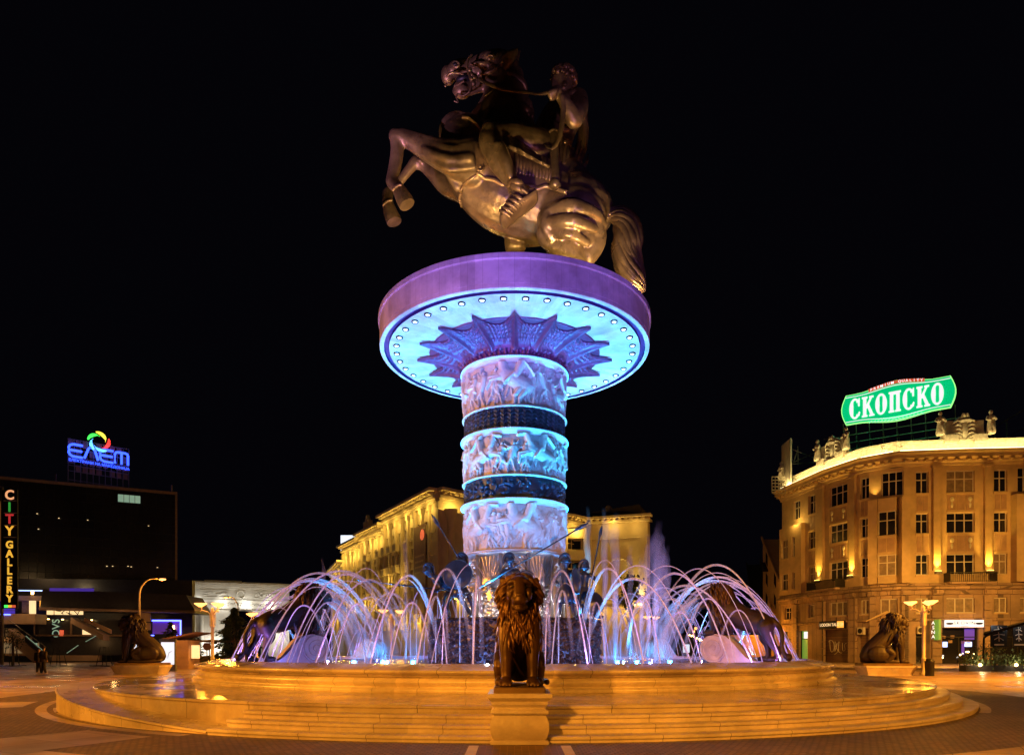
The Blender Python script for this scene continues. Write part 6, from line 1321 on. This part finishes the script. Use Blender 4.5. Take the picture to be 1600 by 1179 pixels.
# small blue lit shop to the right, with its orange poster frame
mbox(221, 958, 242, 971, 1.2, 'lit_orange', 'hoarding').data.materials[0] = MATS['facade_panel']; mbox(228, 973, 242, 984, 1.2, 'facade_panel', 'hoarding')
mbox(243, 968, 288, 990, .8, 'lit_purple', 'shop_window').data.materials[0] = strip_mat('lit_violet_dim', (.10, .03, .30), .5)
mbox(243, 968.5, 288, 970.5, 1.0, 'strip_blue', 'neon_edge'); mbox(286, 970.5, 288, 993, 1.0, 'strip_blue', 'neon_edge'); mbox(235, 991.5, 246, 993, 1.0, 'strip_blue', 'neon_edge'); mbox(281, 992, 288, 993.5, 1.0, 'strip_blue', 'neon_edge')
for k in range(3): mbox(275.5, 977+k*2.4, 277.5, 978.7+k*2.4, 1.1, 'bulb', 'hanging_lamp')
light('mall_lamp', 'POINT', M @ Vector((2, -4, 12)), 260, (1, .6, .25), size=.3); light('mall_lamp', 'POINT', M @ Vector((8, -1.6, 10)), 200, (1, .7, .35), size=.2)
for x, z, e in ((2, 3.0, 130), (6, 6.4, 80), (11, 5.6, 60), (17, 5.6, 60), (12, 2.6, 80), (20, 2.6, 90)): light('mall_lamp', 'POINT', M @ Vector((x, -4.4, z)), e, (1, .52, .18), size=.2)
# vertical gallery sign
c0 = P(15, 858, 62); vs = thing('vertical_sign', 'tall black vertical CITY GALLERY sign at the left edge of the photo', 'sign', c0); sc2 = 62/F
t = MB(); t.box(-12*sc2, 12*sc2, 0, .15, -92*sc2, 93*sc2); t.build('board', 'black_metal', vs)
cols = {'C': (1,.45,.2), 'I': (.03,.3,.04), 'T': (.5,.03,.03), 'Y': (1,.5,.05)}
for i, (ch, py) in enumerate(zip('CITYGALLERY', (773.5, 792.5, 811, 829.5, 851, 865, 878.5, 892, 907, 921, 935))):
    col = cols[ch] if i < 4 else (1, .52, .05); nm = 'letter_%s' % ('%.2f%.2f' % col[:2]); 
    if nm not in MATS: strip_mat(nm, col, .85)
    put_text('letter', ch, (1.0 if i < 4 else .78)*1.18, Matrix(((1,0,0,0),(0,0,-1,-.02),(0,1,0,(858-py)*sc2),(0,0,0,1))), nm, vs, .02, .03)
for py in (782, 801, 820, 839): t = MB(); t.box(-9*sc2, 11*sc2, -.03, -.003, (858-py)*sc2-.03, (858-py)*sc2+.03); t.build('divider', 'frame_white', vs)
for k, c_ in enumerate(('neon_green', 'letter_1.000.52', 'sign_red')): t = MB(); t.box((-8+k*6)*sc2, (-2.5+k*6)*sc2, -.03, -.003, (858-950)*sc2+.08, (858-946)*sc2+.08); t.build('colour_bar', c_, vs)
o2 = MB(); o2.box(P(-14, 0, 63).x, P(2.5, 0, 63).x, 63, 63.4, P(0, 938, 63).z, P(0, 782, 63).z); tag(o2.build('orange_banner', 'lit_orange'), 'glowing orange banner at the left edge behind the vertical sign', 'banner')
t = MB(); t.tube([P(3, 760, 62.9), P(3, 1038, 62.9)], .15, 8); t.tube([P(3, 770, 62.9), P(6, 770, 62.4)], .06, 6); t.tube([P(3, 940, 62.9), P(6, 940, 62.4)], .06, 6); tag(t.build('sign_pole', 'grey_metal'), 'thin steel pole carrying the vertical sign and orange banner', 'pole')
# ------------------------------------------------------------------ street lamps
def lamp_post(label, px, py_top, h_, rz=0, e=0, d=None, n=3):
    d = d or (h_-EYE)*F/(CY-py_top); c = P(px, 0, d); t = thing('street_lamp', label, 'street lamp', (c.x, d, 0), rz, 'bowl topped street lamps'); k = h_/4.7
    b = MB(); b.lathe([(.24*k, 0), (.24*k, .12), (.13*k, .2), (.12*k, 1.0), (.14*k, 1.02), (.14*k, 1.12), (.10*k, 1.15), (.095*k, 3.1*k), (.15*k, 3.12*k), (.15*k, 3.2*k), (.12*k, 3.22*k), (.13*k, 3.9*k), (.15*k, 3.95*k), (.10*k, 4.15*k), (.09*k, 4.35*k), (.001, 4.4*k)], 14)
    for i in range(4): a = PI/4+i*PI/2; b.tube([(.16*k*math.cos(a), .16*k*math.sin(a), 3.2*k), (.16*k*math.cos(a), .16*k*math.sin(a), 3.95*k)], .022*k, 5)
    b.build('pole', 'lamp_paint', t, smooth=True)
    for i in range(n):
        a = .3+i*2*PI/n; u = lambda r, z: (r*math.cos(a)*k, r*math.sin(a)*k, z*k); q = MB(); q.limb([u(.1, 3.9), u(.3, 4.1), u(.62, 4.2), u(.72, 4.12)], [.03*k]*4, 6); q.limb([u(.62, 4.2), u(.66, 4.36), u(.72, 4.42)], [.03*k]*3, 6); ar_ = q.build('arm', 'lamp_paint', t, smooth=True)
        q = MB(); q.lathe([(.10*k, 4.42*k), (.36*k, 4.60*k), (.38*k, 4.66*k), (.001, 4.64*k)], 18, c=u(.72, 0)[:2]); q.build('bowl', 'lamp_glow', t, smooth=True)
        if e: light('lamp_light', 'POINT', Vector((c.x, d, 0))+Matrix.Rotation(rz, 3, 'Z') @ Vector(u(.72, 4.95)), e, SOD, size=.2)
    return t
lamp_post('tall three-bowl street lamp at right, before the corner building', 1443, 938, 4.8, .3, 330)
lamp_post('three-bowl street lamp at left, before the white arch and the conifer', 332, 939, 4.7, 1.1, 300, d=45)
lamp_post('street lamp with its bowl just above the rump of the left standing lion', 401, 957, 4.6, .2, 130)
lamp_post('twin-bowl street lamp seen through the jets left of the column', 612, 952, 4.6, .4, 160, n=2)
lamp_post('street lamp seen through the jets right of the column', 1018, 962, 4.6, .5, 130, n=2)
lamp_post('street lamp low behind the right side of the rock base', 960, 996, 4.5, 0, 0, d=150, n=3)
# tall bent-arm road lamp at left
def road_lamp(label, px, ytop, d, reach, base=0):
    c = P(px, 0, d); z = P(px, ytop, d).z; t = thing('road_lamp', label, 'street lamp', (c.x, d, base)); b = MB(); s_ = 1 if reach > 0 else -1
    b.limb([(0,0,0), (0,0,z*.5), (0,0,z-1.3), (s_*.35,0,z-.5), (reach*.5,0,z-.1), (reach,0,z)], [.13,.11,.09,.07,.06,.06], 8); b.build('pole', 'lamp_paint', t, smooth=True)
    q = MB(); q.limb([(reach,0,z), (reach+s_*.5,0,z+.02)], [.12,.1], 8); q.build('head', 'grey_metal', t, smooth=True); q = MB(); q.ell((reach+s_*.3,0,z-.08), (.32,.15,.1)); q.build('lamp', 'lamp_glow', t, smooth=True)
    light('lamp_light', 'POINT', (c.x+reach+s_*.3, d, z-.4), 420, SOD, size=.2)
road_lamp('tall road lamp with an arm bent to the right, behind the far left lion', 218, 903, 60, 1.7)
road_lamp('slim road lamp glowing before the frieze of the white arch', 372, 932, 92, -1.3)
for px, py, d, lab in ((1087,981,120,'nearest'),(1085,986,140,'second'),(1083,992,165,'third'),(1082,998,200,'fourth'),(1116,992,110,'lone right-hand')):
    c = P(px, py, d); t = thing('road_lamp', '%s small glowing road lamp in the distant street right of the fountain' % lab, 'street lamp', (c.x, d, 0), 0, 'distant road lamps'); b = MB(); b.tube([(0,.1,0),(0,.1,c.z)], .12, 6); b.build('pole', 'black_metal', t); b = MB(); b.ell((0,-.1,c.z), .26, nu=10, nv=7); b.build('lamp', 'lamp_glow', t, smooth=True)
# ------------------------------------------------------------------ distant street between the buildings
def dim_building(label, a, b, H, floors, cols, m='facade_yellow', bal=True):
    a = Vector(a); t = thing('side_street_building', label, 'building', a, 0, 'dim buildings along the side street'); M, L = frame2(a, b); W = Matrix.Translation(-a) @ M; q = MB(W); q.box(0, L, 0, 10, 0, H); q.box(-.2, L+.2, -.4, 0, H, H+.4); q.build('wall', m, t)
    fh = H/floors
    for f in range(1, floors):
        for c in range(cols):
            x = (c+.5)*L/cols; z = f*fh+.8; q = MB(W); q.box(x-.6, x+.6, -.04, -.003, z, z+1.7); q.build('window', 'glass_dark', t)
            if bal and (f+c) % 2: q = MB(W); q.box(x-1.1, x+1.1, -1.2, -.05, z-.5, z-.3); q.box(x-1.1, x+1.1, -1.2, -1.12, z-.3, z+.5); q.build('balcony', 'iron' if f % 2 else m, t)
dim_building('dim apartment block with balconies just left of the yellow corner building', P(1192, 0, 112)*1, P(1218, 0, 104), 19.5, 6, 2); bpy.data.objects['side_street_building'].location.z = 0
dim_building('darker tall block further down the side street, with a gabled top', P(1168, 0, 150), P(1190, 0, 128), 20, 6, 2, 'roof_dark'); 
for o in bpy.data.objects:
    if o.name.startswith('side_street_building'): o.location.z = 0
light('side_lamp', 'POINT', P(1196, 990, 98), 500, SOD, size=.3)
bo = MB(); c = P(1180, 0, 100); bo.box(-4, 4, 0, 4, 0, 3.4); bo.box(-4.3, 4.3, -.5, 4.3, 3.4, 3.7); tag(bo.build('awning_shop', 'facade_panel', loc=(c.x, 100, 0)), 'low orange lit shop block under the belly of the right standing lion', 'shop'); light('side_lamp', 'POINT', (c.x, 96.5, 3), 420, SOD, size=.3)
c = P(1050, 0, 170); bo = MB(); bo.box(-16, 12, 0, 8, 0, 5.2); bo.box(-5, 2, -.3, 8.2, 5.2, 7.5); hb = thing('far_shop_row', 'low dark shop row with two white lit windows, far behind the right jets', 'building', (c.x, 170, 0)); bo.build('wall', 'mall_wall', hb)
for x in (-4.5, 3.5): q = MB(); q.box(x-.8, x+.8, -.1, -.003, .8, 2.8); q.build('lit_window', 'lit_white', hb)
random.seed(14); ls = thing('string_lights', 'string of small orange lights sloping down above the far shop row', 'string lights', P(1080, 1000, 150)); o_ = P(1080, 1000, 150); b = MB(); b.tube([P(1078,991,150)-o_, P(1104,1004,150)-o_], .04, 5); b.build('cable', 'black_metal', ls)
for k in range(14): f = k/13; q = MB(); q.ell(P(1078+26*f+random.uniform(-1,1), 991+13*f+random.uniform(-1,1), 150)-o_, .16, nu=7, nv=5); q.build('bulb', 'bulb', ls)
# ------------------------------------------------------------------ trees
mat('leaf_dark', (.035, .055, .025), .6, var=.4, scale=2); mat('leaf_mid', (.06, .09, .03), .6, var=.4, scale=2); mat('bark', (.10, .07, .05), .8, var=.3)
def tree(label, c, h_, r, kind='round', n=900, seed=1, leaf='leaf_dark', cat='tree'):
    random.seed(seed); t = thing('conifer' if kind == 'cone' else 'tree', label, cat, c); b = MB(); b.limb([(0,0,0), (.05*h_*.2,0,h_*.4), (0,0,h_*.8)], [.035*h_, .025*h_, .008*h_], 8)
    for k in range(8): a = k*2.4; z = h_*(.35+.05*k); b.limb([(0,0,z), (r*.5*math.cos(a), r*.5*math.sin(a), z+.08*h_)], [.01*h_, .004*h_], 5)
    b.build('trunk', 'bark', t, smooth=True); b = MB(); cl_ = [(random.gauss(0,.45)*r, random.gauss(0,.45)*r, h_*random.uniform(.5,.9)) for _ in range(12)]
    for k in range(n):
        if kind == 'cone':
            z = h_*random.uniform(.08, 1); lay = (1-z/h_)**.8*(.75+.35*math.sin(z*5.5/h_*6)); a = random.uniform(0, 2*PI); rr = r*lay*math.sqrt(random.uniform(.1, 1))*(1+.25*math.sin(a*5+z)); p = Vector((rr*math.cos(a), rr*math.sin(a), z-rr*.18)); s_ = .045*h_*random.uniform(.5, 1.2); d = Vector((math.cos(a), math.sin(a), -.25))
        else:
            q = random.choice(cl_); p = Vector(q)+Vector((random.gauss(0,1), random.gauss(0,1), random.gauss(0,.8)))*r*.28; s_ = .05*h_*random.uniform(.5, 1.1); d = Vector((random.gauss(0,1), random.gauss(0,1), random.gauss(0,1))).normalized()
        e = d.cross(Vector((random.gauss(0,1), random.gauss(0,1), 1))).normalized()
        b.add([p-d*s_*.6, p+e*s_*.3, p+d*s_, p-e*s_*.3], [(0,1,2,3)])
    b.build('crown', leaf, t, fix=False); return t
def gp(px, d): c = P(px, 0, d); return (c.x, d, 0)
tree('large dark conifer between the left street lamp and the white arch', gp(366, 62), 5.4, 3.3, 'cone', 4600, 2)
tree('dark conifer before the blue neon shop at left', gp(266, 64), 4.2, 1.9, 'cone', 1800, 3); tree('small dark conifer right of the blue neon shop', gp(304, 68), 3.4, 1.8, 'cone', 1300, 4)
tree('small leafy tree before the arched yellow building, half hidden by spray', gp(985, 88), 12.2, 1.5, 'round', 500, 6, 'leaf_mid')
tree('thin young tree in the left foreground of the shop windows', gp(20, 70), 4.0, 1.1, 'round', 300, 7); 
# terrace hedge, plants and awning at the far right
random.seed(23); hp = thing('terrace_hedge', 'planted hedge round the cafe terrace at the right edge of the photo', 'hedge', gp(1570, 52)); b = MB(); b.box(-3.2, 4.5, -.4, .4, 0, .45); b.build('planter', 'mall_dark', hp); b = MB()
for k in range(1500):
    p = Vector((random.uniform(-3.2, 4.5), random.gauss(0,.3), .4+abs(random.gauss(0,.35))+.3*math.sin(k))); d = Vector((random.gauss(0,.5), random.gauss(0,.5), 1)).normalized(); e = d.cross(Vector((random.gauss(0,1), 1, 0))).normalized(); s_ = random.uniform(.1, .3); b.add([p, p+e*s_*.25+d*s_*.5, p+d*s_, p-e*s_*.25+d*s_*.5], [(0,1,2,3)])
b.build('foliage', 'leaf_mid', hp, fix=False)
for k in range(3): q = MB(); q.ell((-2.2+k*2.7, -.5, .5), .12, nu=8, nv=6); q.build('garden_lamp', 'bulb', hp); light('garden_light', 'POINT', Vector(gp(1570, 52))+Vector((-2.2+k*2.7, -.8, .7)), 35, (1, .8, .4), size=.08)
aw = thing('cafe_awning', 'black cafe awning on a thin frame over the terrace at the right edge', 'awning', gp(1570, 56)); b = MB()
A = np.array([[P(1537, 991, 56), P(1537, 987, 62)], [P(1610, 971, 56), P(1610, 967, 62)]], dtype=float)-np.array(gp(1570, 56)); b.grid(A); A2 = A.copy(); A2[:, :, 2] -= .12; b.grid(A2); b.build('canopy', 'roof_dark', aw)
b = MB(); o_ = Vector(gp(1570, 56)); b.limb([P(1537, 1042, 56)-o_, P(1537, 1002, 56)-o_, P(1540, 994, 56)-o_, P(1550, 989, 56)-o_], [.08]*4, 7); b.tube([P(1537, 991, 56)-o_, P(1612, 970, 56)-o_], .07, 6); b.build('frame', 'black_metal', aw)
for px, w_ in ((1561, 13), (1592, 9)):
    c = P(px, 993, 57.5); t = thing('hanging_sign', 'black cafe sign with a white brushed emblem, %s' % ('left of two under the awning' if px < 1580 else 'right of two under the awning'), 'sign', c); q = MB(); q.box(-w_*.026*2, w_*.026*2, 0, .1, -.9, .9); q.build('board', 'black_metal', t)
    q = MB()
    for s_ in ([(-.45,.5),(0,.55),(.4,.4)], [(-.1,.8),(-.02,0),(.0,-.45)], [(-.5,.05),(-.1,.15),(.45,.1)], [(-.4,-.3),(-.05,-.1),(.35,-.35)], [(.1,.75),(.25,.6)]): q.tube([(a_*(1 if w_ > 10 else .6), -.02, b_) for a_, b_ in s_], .035, 5)
    q.build('emblem', 'frame_white', t)
    q = MB(); q.box(-.4, .4, -.03, -.005, -.78, -.66); q.build('caption_bar', 'frame_white', t); q.data if False else None
    light('sign_lamp', 'POINT', c+Vector((0, -1, .9)), 22, (.9, .95, 1), size=.1)
random.seed(31)
for k, (px, d) in enumerate(((1540, 58), (1552, 60), (1548, 57))): tree('bushy potted shrub, %s by the shop window left of the terrace' % ('left one', 'rear one', 'right one')[k], gp(px, d), 2.2, .9, 'round', 260, 40+k, cat='shrub')
# ------------------------------------------------------------------ street furniture at the left
for px, w_, d, lab in ((204, 15, 50, 'city light poster panel left of the far lion, with a red motif'), (275.5, 17, 52, 'city light poster panel right of the far left lion, pale map')):
    c = P(px if px < 250 else 263, 0, d); t = thing('poster_panel', lab, 'advert panel', (c.x, d, 0), .0); q = MB(); q.bev(-.62, .62, -.12, .12, 0, .5, .02); q.box(-.56, -.50, -.1, .1, .5, 2.2); q.box(.50, .56, -.1, .1, .5, 2.2); q.box(-.62, .62, -.13, .13, 2.2, 2.45); q.build('frame', 'grey_metal', t)
    q = MB(); q.box(-.50, .50, -.08, .08, .52, 2.2); q.build('poster', 'lit_white', t)
    if px < 250: q = MB(); q.add([(-.2,-.09,1.3),(.48,-.09,1.35),(.48,-.09,.95),(.1,-.09,.95),(-.2,-.09,1.1)], [(0,1,2,3,4)]); q.box(-.44, -.26, -.095, -.085, 1.75, 2.0); q.build('red_motif', 'sign_red', t); q = MB(); q.box(-.2, .4, -.095, -.085, 1.86, 1.9); q.build('text_line', 'black_metal', t)
    else: q = MB(); q.limb([(.0,-.09,1.0),(.1,-.09,1.4),(.3,-.09,1.5)], [.02]*3, 5); q.build('map_line', 'grey_metal', t)
c = gp(287, 57); k_ = thing('kiosk', 'small orange lit wooden kiosk with a sloping red roof, left of the arch', 'kiosk', c); q = MB(); q.box(-1.3, .4, 0, 2, 0, 2.4); q.build('wall', 'facade_panel', k_); q = MB(); q.prism([(-1.6,2.4),(1.2,3.0),(1.2,3.1),(-1.6,2.55)], -.4, 2.4); q.build('roof', 'banner', k_); q = MB(); q.box(.5, 1.1, .3, .5, .9, 2.0); q.build('lit_counter', 'lit_warm', k_); q = MB(); 
for i in range(6): q.box(-1.2, .35, -.05, -.003, .3+i*.35, .36+i*.35)
q.build('shelf', 'facade_panel', k_); light('kiosk_lamp', 'POINT', (c[0]-.3, c[1]-1.6, 2.2), 60, SOD, size=.1)
for px, d, lab in ((308, 66, 'closed market stall left of the lamp post under the arch'), (352, 68, 'flat market stall behind the left street lamp')):
    c = gp(px, d); t = thing('market_stall', lab, 'stall', c, 0, 'market stalls'); q = MB(); q.box(-1.6, 1.6, 0, 1.5, .0, 1.0); q.build('counter', 'mall_wall', t); q = MB(); q.box(-1.8, 1.8, -.4, 1.7, 2.35, 2.55); [q.box(x, x+.08, 0, .08, 1.0, 2.35) for x in (-1.6, 1.52)]; q.build('roof', 'banner', t)
c = gp(323.5, 60); t = thing('road_sign', 'round red road sign left of the street lamp by the conifer', 'road sign', c); q = MB(); q.tube([(0,0,0),(0,0,2.2)], .04, 6); q.build('pole', 'grey_metal', t); q = MB(); q.M = Matrix.Translation((0,-.06,1.9)) @ Matrix.Rotation(PI/2, 4, 'X'); q.lathe([(.001,0),(.33,0),(.35,-.03)], 18); q.build('disc', 'banner', t)
for px, lab in ((17, 'left'), (91, 'middle'), (163, 'right')):
    c = gp(px, 68); t = thing('tree_guard', 'dark metal tree guard on a square plate, %s of three before the shopping centre' % lab, 'tree guard', c, 0, 'tree guards'); q = MB()
    for x, y in ((-.5,-.5),(.5,-.5),(.5,.5),(-.5,.5)): q.tube([(x,y,0),(x*.5,y*.5,1.9)], .035, 5)
    q.box(-.9, .9, -.9, .9, .0, .06); q.build('guard', 'black_metal', t)
c = gp(1452.5, 43.2); q = MB(); q.lathe([(.26,0),(.28,.85),(.3,.87),(.3,.93),(.001,.98)], 16); q.lathe([(.2,.93),(.2,1.05),(.001,1.08)], 12); tag(q.build('litter_bin', 'black_metal', loc=c, smooth=True), 'dark round litter bin beside the right street lamp', 'litter bin')
# ------------------------------------------------------------------ two people walking, far left
mat('coat', (.05, .035, .03), .8); mat('trousers', (.03, .025, .03), .8); mat('skin', (.45, .27, .18), .5); mat('hair_dark', (.03, .02, .015), .6)
def person(label, px, d, h_, rz, hat):
    c = gp(px, d); t = thing('person', label, 'person', c, rz); k = h_/1.75; b = MB(); l = lambda pts, ky=1: b.limb([(p[0]*k, p[1]*k, p[2]*k) for p in pts], [p[3]*k for p in pts], 10, ky)
    l([(0,0,.95,.14),(0,.0,1.15,.14),(0,0,1.38,.18),(0,0,1.46,.1)], .7); l([(0,0,1.5,.055),(0,-.02,1.62,.085),(0,-.02,1.68,.08)]); b.ell((0, -.105*k, 1.62*k), (.02*k,.03*k,.025*k)); [b.ell((s*.088*k, 0, 1.63*k), (.012*k,.02*k,.03*k)) for s in (-1, 1)]
    for s in (-1, 1):
        l([(s*.08,0,.93,.1),(s*.09,-.04*s,.5,.07),(s*.1,.06*s,.1,.045)]); l([(s*.1,.06*s,.04,.045),(s*.11,-.12+.06*s,.03,.04)]); l([(s*.2,0,1.4,.06),(s*.25,.05,1.12,.05),(s*.22,-.06,.88,.04)])
        b.ell((s*.22*k, -.08*k, .82*k), (.03*k,.045*k,.06*k)); [l([(s*.22+.012*(i-1.5),-.1,.79,.010),(s*.22+.012*(i-1.5),-.11,.73+.006*abs(i-1.5),.008)]) for i in range(4)]; l([(s*.2,-.11,.83,.011),(s*.19,-.14,.79,.009)])
    obj('body', organic('body', b, .016, 2), 'skin', t); q = MB(); q.lathe([(.15*k,1.47*k),(.225*k,1.40*k),(.215*k,1.2*k),(.20*k,.95*k),(.23*k,.75*k),(.21*k,.74*k)], 18)
    for s in (-1, 1): q.limb([(s*.2*k,0,1.4*k),(s*.255*k,.05*k,1.12*k),(s*.225*k,-.05*k,.9*k)], [.08*k,.068*k,.058*k], 10)
    me = q.mesh('coat', True); obj('coat', me, 'coat', t); q = MB()
    for s in (-1, 1): q.limb([(s*.08*k,0,.93*k),(s*.095*k,-.04*s*k,.5*k),(s*.105*k,.06*s*k,.08*k)], [.12*k,.09*k,.075*k], 10)
    q.build('trousers', 'trousers', t, smooth=True); q = MB(); q.ell((0,.01*k,1.66*k), (.098*k,.10*k,.085*k)); hat and q.lathe([(.13*k,1.70*k),(.10*k,1.72*k),(.09*k,1.78*k),(.001,1.79*k)], 14); q.build('hair', 'hair_dark', t, smooth=True)
person('person in a long dark coat, left of the pair, walking across the square', 61, 48.6, 1.72, .4, True)
person('taller person in a dark coat, right of the pair, seen from behind', 68, 47.8, 1.84, PI-.3, True)
